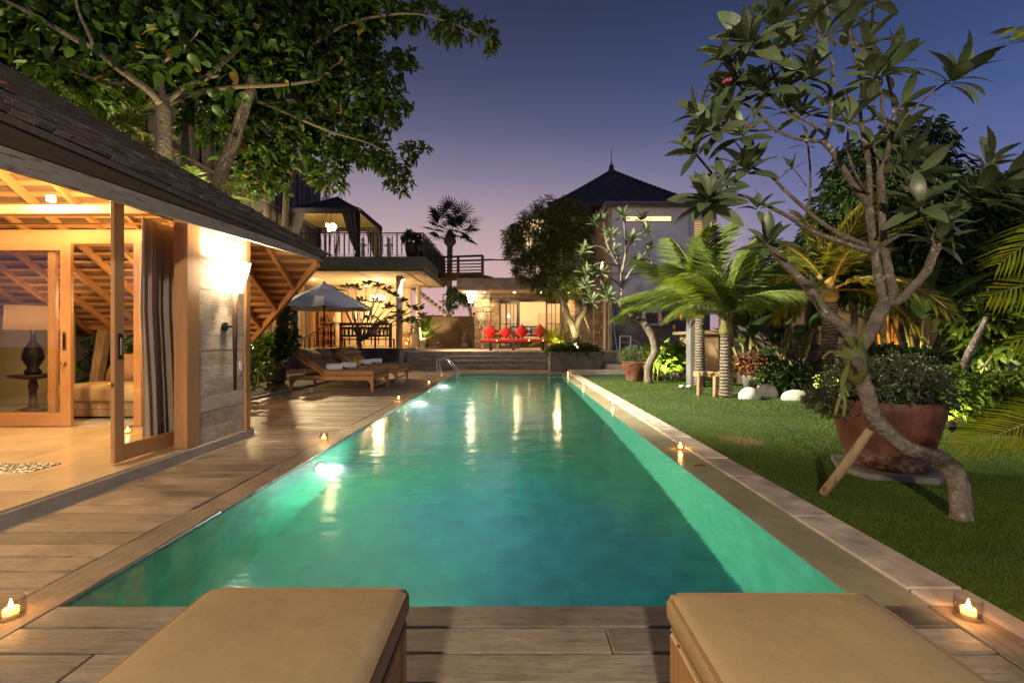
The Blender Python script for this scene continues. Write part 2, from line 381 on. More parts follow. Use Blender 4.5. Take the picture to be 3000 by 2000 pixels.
plain('bark_pale', (.20,.155,.12), .85, .30, 9, .7)
plain('bark_dark', (.115,.085,.06), .9, .3, 8, .7)
plain('wax', (.85,.62,.34), .5, .04, 4, 0, rnd=0)
plain('black_plastic', (.012,.012,.013), .4, .1, 4, 0)
plain('white_plastic', (.72,.72,.70), .4, .04, 3, 0)
thin_glass('pane', (.97,.96,.93), .0, .9)
thin_glass('cup_glass', (.99,.97,.94), .02, 1.0, 1.35)
emit('flame', (1.0,.46,.10), 45)
emit('bulb', (1.0,.74,.40), 60)
emit('bulb_soft', (1.0,.70,.34), 14)
# added fill light behind the camera, on a post, for deck, roof and frangipani
t = thing('fill_light_post', (-.7,-5.2,0), 'added fill light on a tall post behind the camera', 'fill light')
MB().lathe([(.14,0),(.14,.06),(.05,.12),(.04,.5),(.035,3.7)],14,(-.7,-5.2,0)).build('post', MT['metal_dark'], t, True)
MB().lathe([(.10,3.7),(.15,3.74),(.17,3.78)],14,(-.7,-5.2,0)).build('fill_light_base', MT['metal_dark'], t, True)
MB().lathe([(.20,4.25),(.12,4.36),(.02,4.42)],14,(-.7,-5.2,0)).build('fill_light_cap', MT['metal_dark'], t, True)
lamp('back_fill_light','POINT',(-.7,-5.2,4.0),1500,(1.0,.84,.60),t,.15)
# added floodlight in the almond tree, brightening the lawn across the pool
t = thing('lawn_fill_flood', (-4.7,9.6,6.2), 'added fill floodlight in the almond tree, brightening the lawn', 'floodlight')
MB().box((-4.8,9.52,6.2),(-4.6,9.68,6.34),.01).build('housing', MT['metal_dark'], t)
MB().tube([(-4.72,9.66,6.3),(-4.9,9.9,6.9)],.02,6).build('bracket', MT['metal_dark'], t)
lamp('lawn_fill_spot','SPOT',(-4.58,9.5,6.2),11500,(1.0,.90,.66),t,.12,target=(5.0,10.2,.4),spot=68,blend=.7)
# ================================================================== ground, pool, deck, lawn
PX0, PX1, PY0, PY1 = -2.05, 1.60, 2.07, 15.35        # water
LX, CX2 = 1.90, 2.18                                  # overflow ledge / coping outer edge
WZ = -0.020
def ring_sheet(name, x0, y0, x1, y1, z, hx0, hy0, hx1, hy1, mat):
    mb = MB(); xs = [x0, hx0, hx1, x1]; ys = [y0, hy0, hy1, y1]
    for i in range(3):
        for j in range(3):
            if i == 1 and j == 1: continue
            mb.quad((xs[i],ys[j],z),(xs[i+1],ys[j],z),(xs[i+1],ys[j+1],z),(xs[i],ys[j+1],z))
    return struct(name, mb, mat)
ring_sheet('ground', -400, -60, 400, 900, -.09, PX0-.25, PY0-.05, LX, PY1+.25, MT['soil'])

# --- pool
def pool_stone():
    t = NT('pool_stone'); co = t.coords((1,1,1), 'Object', False)
    n1 = t.noise(co, .42, 4, .6); n2 = t.noise(co, 5, 5, .6)
    c = t.ramp(n1, [(.36, (.030,.29,.150)), (.50, (.028,.27,.190)), (.66, (.022,.20,.25))])
    # bluer patch with a noisy edge at the near right of the floor
    bd = t.n('ShaderNodeVectorMath', operation='DISTANCE'); t.l(co, bd.inputs[0]); bd.inputs[1].default_value = (.55, 3.6, -1.25)
    bn = t.n('ShaderNodeMath', operation='MULTIPLY_ADD'); t.l(t.noise(co, .9, 4, .6), bn.inputs[0]); bn.inputs[1].default_value = 2.2; t.l(bd.outputs['Value'], bn.inputs[2])
    c = t.mix(t.mapr(bn.outputs[0], 3.2, 1.5), c, (.020,.20,.245))
    c = t.mix(.55, c, t.ramp(n2, [(.34, (.30,.36,.42)), (.70, (1.35,1.28,1.22))]), 'MULTIPLY')
    br = t.n('ShaderNodeTexBrick'); t.l(co, br.inputs[0]); br.inputs['Scale'].default_value = 1.0; br.inputs['Brick Width'].default_value = .2; br.inputs['Row Height'].default_value = .2
    br.offset = 0; br.inputs['Mortar Size'].default_value = .004; br.inputs['Color1'].default_value = (1,1,1,1); br.inputs['Color2'].default_value = (.8,.85,.85,1); br.inputs['Mortar'].default_value = (.5,.55,.55,1)
    c = t.mix(.6, c, br.outputs[0], 'MULTIPLY')
    return t.done(t.prin(c, .7, t.bump(n2, .3, .02)))
MT['pool_stone'] = pool_stone()
def pool_green():  # paler copy for the lamp-facing right wall; lamplight painted into its colour
    t = NT('pool_stone_lit'); co = t.coords((1,1,1), 'Object', False)
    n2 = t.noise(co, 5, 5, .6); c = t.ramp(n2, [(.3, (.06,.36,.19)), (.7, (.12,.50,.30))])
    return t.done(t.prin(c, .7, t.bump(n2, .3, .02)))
MT['pool_stone_lit'] = pool_green()
mb = MB(); D = -1.25
mb.quad((PX0,PY0,D),(PX1,PY0,D),(PX1,PY1,D),(PX0,PY1,D))
pool = struct('pool_basin', mb, MT['pool_stone'])
for nm, q in (('pool_wall', ((PX0,PY0,D),(PX0,PY1,D),(PX0,PY1,WZ-.006),(PX0,PY0,WZ-.006))), ('pool_wall', ((PX1,PY0,D),(PX1,PY0,WZ-.001),(PX1,PY1,WZ-.001),(PX1,PY1,D))),
              ('pool_wall', ((PX0,PY1,D),(PX1,PY1,D),(PX1,PY1,-.02),(PX0,PY1,-.02))), ('pool_wall', ((PX0,PY0,D),(PX0,PY0,-.02),(PX1,PY0,-.02),(PX1,PY0,D)))):
    MB().quad(*q).build(nm, MT['pool_stone_lit' if q[0][0] == PX1 else 'pool_stone'], pool)
# bench step along the far end, under water
MB().box((PX0+.003, PY1-.5, -.55), (PX1-.003, PY1-.003, -.50)).build('pool_step', MT['pool_stone_lit'], pool)
def water():
    t = NT('water'); co = t.coords((.5,1.15,1), 'Object', False)
    n1 = t.noise(co, 2.2, 3, .5); n2 = t.noise(co, 13, 3, .5)
    m = t.n('ShaderNodeMath', operation='MULTIPLY_ADD'); t.l(n2, m.inputs[0]); m.inputs[1].default_value = .22; t.l(n1, m.inputs[2])
    g = t.n('ShaderNodeBsdfGlass'); g.inputs['IOR'].default_value = 1.333; g.inputs['Roughness'].default_value = .12; g.inputs['Color'].default_value = (.93,1,.985,1)
    t.l(t.bump(m.outputs[0], .22, .05), g.inputs['Normal'])
    return t.done(g)
MT['water'] = water()
struct('pool_water', MB().quad((PX0,PY0,WZ),(PX1,PY0,WZ),(PX1,PY1,WZ),(PX0,PY1,WZ)), MT['water'])
# underwater lamps on the left wall
for k, (y, pw, lab) in enumerate(((4.75, 240, 'bright round underwater pool lamp nearest the wooden pavilion'), (9.2, 250, 'round underwater pool lamp halfway along the deck side'), (12.3, 250, 'round underwater pool lamp nearest the chrome ladder'))):
    t = thing('pool_lamp', (PX0, y, -.42), lab, 'pool lamp', 'underwater lamps')
    m = MB(); m.lathe([(.105,0),(.11,.012),(.085,.02)], 20); 
    Mx = Matrix.Translation((PX0, y, -.42)) @ Matrix.Rotation(R(90), 4, 'Y')
    for a, prof, mt in (('rim', [(.085,.0),(.115,.0),(.115,.015),(.085,.022)], MT['chrome']), ('lens', [(.082,.004),(.06,.014),(.001,.018)], None)):
        q = MB().lathe(prof, 20, cap=False); q.v = [tuple(Mx @ Vector(v)) for v in q.v]
        q.build(a, mt or (emit('pool_lens', (.85,1,.9), 45) if k == 0 else MT.get('pool_lens_dim') or emit('pool_lens_dim', (.85,1,.9), 9)), t, True)
    lamp('pool_lamp_light', 'POINT', (PX0+.13, y, -.44), pw, (.82,1.0,.90), t, .05)

# --- overflow ledge and coping on the right
def wet_ledge():
    t = NT('wet_ledge'); co = t.coords((1,1,1), 'Object', False); n = t.noise(co, 2.5, 5, .6); n3 = t.noise(co, 26, 4, .6)
    c = t.ramp(n, [(.3, (.24,.215,.135)), (.7, (.34,.30,.20))]); c = t.mix(.4, c, t.ramp(n3, [(.3,(.7,.7,.7)),(.7,(1.1,1.1,1.1))]), 'MULTIPLY')
    return t.done(t.prin(c, .24, t.bump(n, .10, .02), 0, .5))
MT['wet_ledge'] = wet_ledge()
ledge = MB().box((PX1+.004, PY0-.03, -.5), (LX, PY1+.05, WZ+.006)); struct('overflow_ledge', ledge, MT['wet_ledge'])
cop = struct('pool_coping', MB().box((LX+.002, -1.5, -.4), (CX2-.004, PY1+.2, -.045)), MT['concrete_dark'])
y = 0.35; k = 0
cop_meshes = {}
while y < PY1+.2:
    L = random.choice([.5,.6,.6,.75,.9])
    key = L
    if key not in cop_meshes: cop_meshes[key] = MB().box((-.136,-L/2+.0045,-.045),(.136,L/2-.0045,0), .008).mesh('coping_stone', MT['travertine'])
    if y+L > PY1+.25: break
    inst('coping_stone', cop_meshes[key], cop, ((LX+CX2)/2+random.uniform(-.003,.003), y+L/2, random.uniform(-.003,.003)), (random.uniform(-.003,.003), 0, random.uniform(-.004,.004)))
    y += L
# dry leaf on the ledge
m = MB()
for i in range(6):
    a = i/5; w = .032*math.sin(math.pi*(.08+.84*a)); c = U(2085+48*i/5*1.0, 1362, 4.33-.002*i); c = Vector((1.71+.10*a, 4.32, WZ+.012+.012*math.sin(a*3)))
    m.v += [(c.x, c.y-w, c.z+.012), (c.x, c.y, c.z-.004), (c.x, c.y+w, c.z+.010)]
for i in range(5):
    for j in range(2): m.f.append((3*i+j, 3*i+3+j, 3*i+4+j, 3*i+1+j)); m.m.append(0)
one('dry_leaf', m, plain('dry_leaf', (.26,.09,.03), .7, .3, 20, .2), 'curled brown dry leaf lying on the wet overflow ledge', 'leaf', loc=(1.76,4.32,WZ))

# --- timber deck
DW = .158
gap_shade_sheet = MB()  # dark sheet under the planks, painting the shade seen in the gaps
for r in ((-5.15,.2,PX0-.26,PY1+2.6),(PX0-.26,PY1+.27,LX,PY1+2.6),(-3.3,-1.2,LX,PY0-.06)): gap_shade_sheet.quad((r[0],r[1],-.062),(r[2],r[1],-.062),(r[2],r[3],-.062),(r[0],r[3],-.062))
deck = struct('deck', gap_shade_sheet, MT['black_plastic'])
deck_meshes = {}
def plank(x0, x1, yc, w=DW, axis=0, mat='deck_wood', th=.032, name='plank'):
    L = round(x1-x0, 2); key = (L, w, axis, mat)
    if key not in deck_meshes:
        h = L/2-.003; s = w/2-.0050
        deck_meshes[key] = (MB().box((-h,-s,-th),(h,s,0),.005) if axis == 0 else MB().box((-s,-h,-th),(s,h,0),.005)).mesh(name, MT[mat])
    c = (x0+x1)/2
    loc = (c, yc, random.uniform(-.0035,.0015)) if axis == 0 else (yc, c, random.uniform(-.003,.0015))
    return inst(name, deck_meshes[key], deck, loc, (random.uniform(-.006,.006), random.uniform(-.0015,.0015), random.uniform(-.0012,.0012)))
# border boards along the left edge of the pool
y = .3
for L in (2.9,3.1,2.8,3.2,3.1,2.05):
    plank(y, y+L, PX0-.115, .23, 1, 'deck_wood_y', .05, 'border_plank'); y += L
# left strip, planks across
y = PY0+.05-2*DW
n = 0
while y < PY1+2.45:
    if PY0-.1 < y < 5.72: plank(-3.20, PX0-.235, y)
    elif y >= 5.72:
        s = random.choice([0,1,2])
        if y < PY1+.2:
            if s: 
                c = random.choice([-4.1,-3.6,-3.2]); plank(-5.12, c, y); plank(c, PX0-.235, y)
            else: plank(-5.12, PX0-.235, y)
        else:
            c = random.choice([-3.0,-2.2,-1.5]); plank(-5.0, c, y); plank(c, c+3.0, y); plank(c+3.0, LX, y) if c+3.0 < LX-.3 else None
    y += DW
# front deck: rows seen between the two loungers
yf = PY0-.012-DW/2
for i in range(13):
    cuts = {0:[-3.2,-.62,2.0],1:[-3.2,-.9,.38,2.0],2:[-3.2,-1.6,.9,2.0],3:[-3.2,-.4,1.3,2.0]}.get(i, [-3.2,random.choice([-1.2,-.5,.4]),2.0])
    for a, b in zip(cuts, cuts[1:]):
        plank(a, min(b, 1.855), yf-i*DW, DW, 0, 'grey_plank')
plank(.0, PY0-.012, 1.955, .19, 1, 'deck_wood_y')
# plinth gutter strip between pavilion and deck, and deck kerb on the planting side
struct('gutter_strip', MB().box((-3.30,-1,-.05),(-3.205,5.75,-.012)), MT['concrete'])
struct('deck_kerb', MB().box((-5.26,5.9,-.08),(-5.155,18,.045),.01), MT['concrete'])

# --- lawn
def lawn_mat():
    t = NT('lawn_soil'); co = t.coords((1,1,1),'Object',False); n = t.noise(co, 1.3, 5, .6); n2 = t.noise(co, 40, 4, .7)
    c = t.ramp(n, [(.3,(.018,.044,.010)),(.7,(.035,.075,.014))]); c = t.mix(.6, c, t.ramp(n2,[(.3,(.3,.3,.3)),(.7,(1.2,1.2,1.1))]),'MULTIPLY')
    return t.done(t.prin(c, .9, t.bump(n2,.8,.03)))
MT['lawn_soil'] = lawn_mat()
mb = MB(); nx, ny = 24, 34
def lz(x, y): return -.012+.012*math.sin(x*1.7+y*.9)+.010*math.sin(y*2.1-x)
for j in range(ny+1):
    for i in range(nx+1):
        x = CX2 + (15-CX2)*(i/nx)**1.4; y = -1 + 20*(j/ny)
        mb.v.append((x, y, lz(x, y)))
for j in range(ny):
    for i in range(nx): a = j*(nx+1)+i; mb.f.append((a,a+1,a+nx+2,a+nx+1)); mb.m.append(0)
struct('lawn', mb, MT['lawn_soil'], smooth=True)
def grass_mat():
    t = NT('grass_blade'); geo = t.n('ShaderNodeNewGeometry'); co = t.coords((1,1,1),'Object',False); n = t.noise(co, .9, 4, .6)
    c = t.ramp(n, [(.32,(.072,.120,.014)),(.55,(.108,.165,.018)),(.75,(.155,.190,.034))]); 
    # the bare straw-coloured patch
    sx = t.n('ShaderNodeVectorMath', operation='DISTANCE'); tc = t.n('ShaderNodeTexCoord'); mp = t.n('ShaderNodeMapping'); t.l(tc.outputs['Object'], mp.inputs[0]); mp.inputs['Scale'].default_value = (1,.75,0)
    t.l(mp.outputs[0], sx.inputs[0]); sx.inputs[1].default_value = (2.68, 5.40*.75, 0)
    nn = t.n('ShaderNodeMath', operation='MULTIPLY_ADD'); t.l(t.noise(co, 9, 3), nn.inputs[0]); nn.inputs[1].default_value = .25; t.l(sx.outputs['Value'], nn.inputs[2])
    c = t.mix(t.ramp(nn.outputs[0], [(.27,(.85,.85,.85)),(.40,(0,0,0))]), c, (.34,.24,.12))
    c = t.hsv_rand(c, .45, .02, geo.outputs['Random Per Island'])
    p = t.prin(c, .6, None, 0, .25); tr = t.n('ShaderNodeBsdfTranslucent'); t.l(c, tr.inputs[0]); mx = t.n('ShaderNodeMixShader'); mx.inputs[0].default_value = .3; t.l(p.outputs[0], mx.inputs[1]); t.l(tr.outputs[0], mx.inputs[2])
    return t.done(mx)
MT['grass_blade'] = grass_mat()
def np_mesh(name, verts, quads, mat, tris=None, smooth=False):
    me = bpy.data.meshes.new(name); n = len(verts); me.vertices.add(n); me.vertices.foreach_set('co', verts.astype(np.float32).ravel())
    k = quads.shape[1]; m = len(quads); me.loops.add(m*k); me.loops.foreach_set('vertex_index', quads.astype(np.int32).ravel())
    me.polygons.add(m); me.polygons.foreach_set('loop_start', np.arange(0, m*k, k, dtype=np.int32)); me.polygons.foreach_set('loop_total', np.full(m, k, dtype=np.int32))
    if smooth: me.polygons.foreach_set('use_smooth', np.ones(m, dtype=bool))
    for mm in (mat if isinstance(mat, (list,tuple)) else [mat]): me.materials.append(mm)
    me.update(calc_edges=True); me.validate(); return me
def grass():
    rs = np.random.RandomState(3); P = []
    # blade density falls with distance
    for (y0,y1,n,wd,ht) in ((1.0,2.6,50000,.0034,.019),(2.6,4.5,85000,.0045,.020),(4.5,7.5,80000,.0072,.021),(7.5,13.5,55000,.013,.024)):
        y = rs.uniform(y0,y1,n); xmax = np.minimum(1.16*y+.25, 9.5); x = CX2-.012 + rs.uniform(0,1,n)*(xmax-CX2); ok = xmax > CX2+.02
        P.append(np.stack([x,y,np.full(n,wd),ht*rs.uniform(.6,1.3,n)],1)[ok])
    P = np.concatenate(P); n = len(P)
    z = -.012+.012*np.sin(P[:,0]*1.7+P[:,1]*.9)+.010*np.sin(P[:,1]*2.1-P[:,0])
    az = rs.uniform(0,2*np.pi,n); ln = rs.uniform(.1,.9,n)*P[:,3]; tilt = rs.uniform(0,2*np.pi,n)
    b = np.stack([P[:,0],P[:,1],z-.004],1); s = np.stack([np.cos(az),np.sin(az),np.zeros(n)],1)*P[:,2:3]*.5
    tip = b + np.stack([np.cos(tilt)*ln, np.sin(tilt)*ln, P[:,3]],1)
    v = np.stack([b-s, b+s, tip],1).reshape(-1,3); q = np.arange(3*n).reshape(-1,3)
    o = bpy.data.objects.new('grass', np_mesh('grass', v, q, MT['grass_blade'])); COL.objects.link(o)
    tag(o, 'short green lawn grass beside the pool coping', 'grass', kind='stuff')
grass()
# ================================================================== wooden pavilion on the left
FZ = .10
plinth = struct('pavilion_plinth', MB().box((-9.5,-1.5,-.08),(-3.27,5.73,FZ-.012),.01).box((-9.5,5.732,-.08),(-4.95,8.2,FZ-.012)), MT['concrete'])
def floor_tile():
    t = NT('floor_tile'); co = t.coords((1,1,1)); n = t.noise(co, 2.2, 5, .6); n2 = t.noise(co, 12, 4, .6)
    c = t.ramp(n, [(.3,(.44,.33,.19)),(.7,(.58,.46,.29))]); c = t.mix(.25, c, t.ramp(n2,[(.3,(.8,.8,.8)),(.7,(1.1,1.1,1.1))]),'MULTIPLY'); c = t.hsv_rand(c,.06)
    return t.done(t.prin(c, .16, t.bump(n2,.03,.004), 0, .5))
MT['floor_tile'] = floor_tile()
pfloor = plinth
tile_me = MB().box((-.2985,-.2985,-.012),(.2985,.2985,0),.002).mesh('floor_tile', MT['floor_tile'])
for i in range(7):
    for j in range(8):
        x = -3.29-.3-.6*i; y = 5.72-.3-.6*j
        inst('floor_tile', tile_me, pfloor, (x, y, FZ+random.uniform(-.0006,.0006)))
# pebble mosaic inlay
mz = thing('pebble_mosaic', (-4.28,3.85,FZ+.003), 'black and white pebble mosaic panel set into the pavilion floor', 'mosaic')
MB().box((-4.75,3.72,FZ+.001),(-4.0,4.02,FZ+.005)).build('mosaic_border', MT['white_stone'], mz)
m = MB(); rr = random.Random(5)
for i in range(26):
    for j in range(9):
        if rr.random() < .12: continue
        c = (-4.73+.029*i+rr.uniform(-.005,.005), 3.737+.033*j+rr.uniform(-.005,.005), FZ+.005)
        m.blob(c, (.012,.013,.005), 6, 3, .1, i*9+j)
m.build('pebble', MT['black_plastic'], mz, True)['kind'] = 'stuff'

pav = thing('wooden_pavilion', (-3.3,4.5,0), 'open wooden pavilion with shingle hip roof and glass doors beside the deck', 'pavilion')
# roof geometry
A0, A1 = Vector((-3.05,2.70,0)), Vector((-2.80,6.63,0))
def eave(Y):
    t = (Y-2.70)/3.93; return -3.05+.25*t, 2.217+.112*t, 2.553-.105*t     # x, fascia bottom, roof edge
PIT = .65
def end_z(Y): return 2.448-PIT*(Y-6.63)                       # top of the end slope
def hipx(Y): return -2.80-(6.63-Y)
def vergex(Y): return -2.80-1.95*(Y-6.63)/1.74
# fascia boards
x0,b0,r0 = eave(-1.0); x1,b1,r1 = eave(6.60)
def slant_board(pts_lo, pts_hi, th):
    a, b = Vector(pts_lo[0]), Vector(pts_lo[1]); c, d = Vector(pts_hi[1]), Vector(pts_hi[0]); n = Vector((1,-.064,0)).normalized()*th
    vs = [a,b,c,d,a-n,b-n,c-n,d-n]; return MB().add(vs, [(0,1,2,3),(7,6,5,4),(0,4,5,1),(1,5,6,2),(2,6,7,3),(3,7,4,0)])
g0 = b0+.175; g1 = b1+.085
slant_board([(x0,-1,b0),(x1,6.60,b1)], [(x0,-1,g0),(x1,6.60,g1)], .035).build('fascia_board', MT['fascia_grey'], pav)
slant_board([(x0-.03,-1,g0+.002),(x1-.012,6.58,g1+.002)], [(x0+.02,-1,r0-.01),(x1+.02,6.62,r1-.015)], .04).build('fascia_board', MT['fascia_brown'], pav)
# roof deck: side slope and end slope (solid, 5 cm)
def slab(pts, th, name, mat, parent):
    n = len(pts); vs = [Vector(p) for p in pts] + [Vector(p)-Vector((0,0,th)) for p in pts]
    return MB().add(vs, [tuple(range(n)), tuple(range(2*n-1,n-1,-1))]+[(i,i+n,(i+1)%n+n,(i+1)%n) for i in range(n)]).build(name, mat, parent)
ridge_t = 4.2
def side_z(X, Y): return eave(Y)[2] + PIT*(eave(Y)[0]-X)
apex = Vector((-2.8-ridge_t, 6.63-ridge_t, 2.448+PIT*ridge_t))
rs_ = slab([(eave(-1)[0]+.03,-1,eave(-1)[2]-.015),(-2.77,6.63,2.43),tuple(apex),(-7.0,-1,apex.z)], .05, 'roof_boarding', MT['roof_shingle'], pav)
B = Vector((-4.75,8.37,end_z(8.37)))
slab([(-2.8,6.63,2.43),tuple(B-Vector((0,0,.018))),(-9.5,8.37,B.z-.018),(-9.5,6.63-ridge_t,apex.z-.02),(apex.x,apex.y,apex.z-.02)], .045, 'roof_boarding', MT['soffit_board'], pav)
# shingles on the side slope: rows follow the eave, ragged butts
sh_meshes = []
for k in range(5):
    w = (.10,.12,.14,.16,.11)[k]; m = MB(); th = random.uniform(.02,.036)
    m.add([(-w/2,0,0),(w/2,0,0),(w/2,.26,0),(-w/2,.26,0),(-w/2+.002,0,th),(w/2-.003,random.uniform(-.008,.008),th),(w/2-.002,.26,.004),(-w/2,.26,.004)],[(0,3,2,1),(4,5,6,7),(0,1,5,4),(1,2,6,5),(2,3,7,6),(3,0,4,7)])
    sh_meshes.append((w, m))
shm = [(w, m.mesh('shingle', MT['roof_shingle'])) for w, m in sh_meshes]
ang = math.atan(PIT); ca = math.cos(ang)
stuff = MB(); nparts = 0
rr = random.Random(11)
evd = (A1-A0).normalized()
upv = Vector((-1, .064, PIT*1.0)).normalized()
nv = evd.cross(upv).normalized()
if nv.z < 0: nv = -nv
rows = 26; expo = .115
for r in range(rows):
    y = 1.35
    while y < 6.7:
        w, me = shm[rr.randrange(5)]
        yc = y+w/2; ex, _, ez = eave(yc)
        s = r*expo*ca
        P = Vector((ex+.035-s, yc, ez-.012+PIT*s+rr.uniform(0,.006)))
        if P.y > 6.63-(-2.8-P.x)+.10: break
        M3 = Matrix((evd, upv, nv)).transposed().to_4x4(); M3 = Matrix.Translation(P) @ M3 @ Matrix.Rotation(rr.uniform(-.03,.03),4,'Z') @ Matrix.Rotation(rr.uniform(-.01,.03),4,'X')
        if r < 9 and y > 2.2 and nparts < 300: inst_m('shingle', me, pav, M3); nparts += 1
        else: stuff.add([M3 @ Vector(v) for v in sh_meshes[[q[1] for q in shm].index(me)][1].v], sh_meshes[0][1].f)
        y += w+.004
stuff.build('shingle_cover', MT['roof_shingle'], pav)['kind'] = 'stuff'
# ragged shingle ends along the raking verge
m = MB(); A = Vector((-2.80,6.63,2.448)); AB = (B+Vector((0,0,.0))-A); n = 34
outn = Vector((.66,.75,0))
for i in range(n):
    p = A+AB*(i/n); q = A+AB*((i+.93)/n); o = outn*rr.uniform(.03,.07); 
    m.add([p+Vector((0,0,.03)), q+Vector((0,0,.03)), q+o+Vector((0,0,-.005)), p+o+Vector((0,0,-.005)), p-Vector((0,0,.075)), q-Vector((0,0,.075)), q+o-Vector((0,0,.075+rr.uniform(0,.03))), p+o-Vector((0,0,.075+rr.uniform(0,.03)))], [(0,3,2,1),(4,5,6,7),(0,1,5,4),(1,2,6,5),(2,3,7,6),(3,0,4,7)])
m.build('verge_shingles', MT['roof_shingle'], pav)['kind'] = 'stuff'
MB().beam(A-Vector((.06,.0,.135)), B-Vector((.06,0,.135)), .05, .11).build('verge_rafter', MT['teak_y'], pav)
# rafters and battens under the end slope
TH = .07
X = -3.25
for X in [-3.45-.52*i for i in range(11)]:
    yt = max(6.63-(-2.8-X)+.03, 2.75); yb = 6.63+1.74*(-2.8-X)/1.95 if X > -4.75 else 8.30
    yb = min(yb, 8.30)
    MB().beam((X,yt,end_z(yt)-.045-TH),(X,yb,end_z(yb)-.045-TH), .055,.09, c=.004).build('rafter', MT['teak_y'], pav)
y = 3.05
while y < 8.3:
    xr = hipx(y) if y < 6.63 else vergex(y)
    if xr < -8.7: y += .145; continue
    MB().beam((-8.9,y,end_z(y)-.063-.017),(xr-.03,y,end_z(y)-.063-.017),.055,.028, up=(0,PIT,1)).build('batten', MT['teak_x'], pav)
    y += .145
# low plate at the foot of the end slope, tie beams, end-wall frame
MB().box((-9.3,8.05,1.36),(-4.85,8.16,1.48),.006).build('wall_plate', MT['teak_x'], pav)
MB().box((-9.3,4.95,2.56),(-3.45,5.05,2.66),.008).build('tie_beam', MT['teak_x'], pav)
MB().box((-9.3,5.74,2.40),(-3.40,5.86,2.58),.008).build('head_beam', MT['teak_x'], pav)
MB().tube([(-9.2,5.66,2.63),(-4.0,5.66,2.63)],.012,8).build('curtain_rail', MT['brass'], pav)
MB().box((-3.50,2.0,2.40),(-3.38,5.55,2.56),.008).build('side_beam', MT['teak_y'], pav)
# leaning timber brace in the end opening
MB().beam((-7.34,7.95,.2),(-7.16,7.95,1.36),.15,.14,c=.012,up=(0,1,0)).build('timber_brace', MT['raw_timber'], pav)
# side wall of horizontal boards
bz = FZ; i = 0
while bz < 2.42:
    h = .163; 
    MB().box((-3.325,4.752,bz+.0008),(-3.292+random.uniform(-.003,.003),5.545,min(bz+h,2.46)-.0008),.002).build('wall_board', MT['wall_plank'], pav, loc=(-3.31,5.1,bz)); bz += h
MB().box((-3.40,4.753,FZ),(-3.33,5.545,2.46)).build('wall_core', MT['teak'], pav)
MB().box((-3.40,5.547,FZ-.01),(-3.268,5.64,2.50),.006).build('corner_post', MT['teak'], pav)
MB().box((-3.42,4.565,FZ),(-3.282,4.75,2.50),.006).build('door_jamb', MT['teak'], pav)
# end wall of boards between the corner and the glass doors
bz = FZ
while bz < 2.36:
    MB().box((-4.72,5.76,bz+.0015),(-3.402,5.80,bz+.1615),.004).build('wall_board', MT['teak_x'], pav, loc=(-4.0,5.78,bz)); bz += .163
MB().box((-4.80,5.73,FZ),(-4.70,5.85,2.42),.005).build('door_post', MT['teak'], pav)
# glass leaf standing open at the side
leaf = MB().box((-3.522,3.965,FZ+.015),(-3.482,4.065,2.42),.004).build('door_stile', MT['teak'], pav)
MB().box((-3.522,4.72,FZ+.015),(-3.482,4.80,2.42),.004).build('door_stile', MT['teak'], pav)
MB().box((-3.520,4.067,FZ+.015),(-3.484,4.718,FZ+.16),.004).build('door_rail', MT['teak_y'], pav)
MB().box((-3.505,4.07,FZ+.16),(-3.499,4.718,2.42)).build('door_glass', MT['pane'], pav)
hd = MB().box((-3.482,3.995,1.02),(-3.474,4.035,1.25),.003).build('handle_plate', MT['metal_dark'], pav)
MB().box((-3.474,4.008,1.06),(-3.470,4.022,1.21)).build('handle_recess', MT['chrome'], hd)
MB().blob((-3.505,3.955,.80),(.022,.022,.022),8,6,0,1,False).build('door_knob', MT['brass'], pav, True)
# end-wall sliding glass door
def end_leaf(xl, xr, y, w=.135):
    MB().box((xr-w,y-.02,FZ+.01),(xr,y+.025,2.40),.004).build('door_stile', MT['teak'], pav)
    MB().box((xl,y-.02,FZ+.01),(xl+w,y+.025,2.40),.004).build('door_stile', MT['teak'], pav)
    MB().box((xl+w+.001,y-.019,FZ+.01),(xr-w-.001,y+.024,FZ+.17),.004).build('door_rail', MT['teak_x'], pav)
    MB().box((xl+w+.001,y-.019,2.31),(xr-w-.001,y+.024,2.40),.004).build('door_rail', MT['teak_x'], pav)
    MB().box((xl+w,y,FZ+.17),(xr-w,y+.005,2.31)).build('door_glass', MT['pane'], pav)
end_leaf(-7.3,-5.56,5.72); end_leaf(-7.5,-5.83,5.80,.10)
hp = MB().box((-5.655,5.690,1.06),(-5.61,5.702,1.29),.003).build('handle_plate', MT['brass'], pav)
MB().box((-5.64,5.684,1.09),(-5.625,5.692,1.26)).build('handle_recess', MT['metal_dark'], hp)
MB().blob((-5.63,5.675,.90),(.025,.025,.025),8,6,0,2,False).build('door_knob', MT['brass'], pav, True)
MB().box((-3.280,5.42,.83),(-3.268,5.47,.93),.003).build('light_switch', MT['white_plastic'], pav)
# ceiling downlights (in the tie beam) and the light they give
for k, (x, y, z) in enumerate(((-5.02,4.93,2.69),(-6.3,4.93,2.69))):
    q = MB().lathe([(.001,0),(.035,.0),(.04,.03),(.03,.06)],14,(x,y,z)).build('downlight', MT['bulb'], pav, True)
lamp('ceiling_light', 'POINT', (-5.02,4.78,2.80), 130, (1.0,.66,.26), pav, .05)
lamp('room_light', 'POINT', (-5.6,3.7,2.55), 175, (1.0,.66,.31), pav, .12)
lamp('room_light', 'POINT', (-6.9,2.4,2.5), 100, (1.0,.66,.31), pav, .12)
lamp('terrace_light', 'POINT', (-5.2,6.6,1.75), 40, WARM, pav, .08)

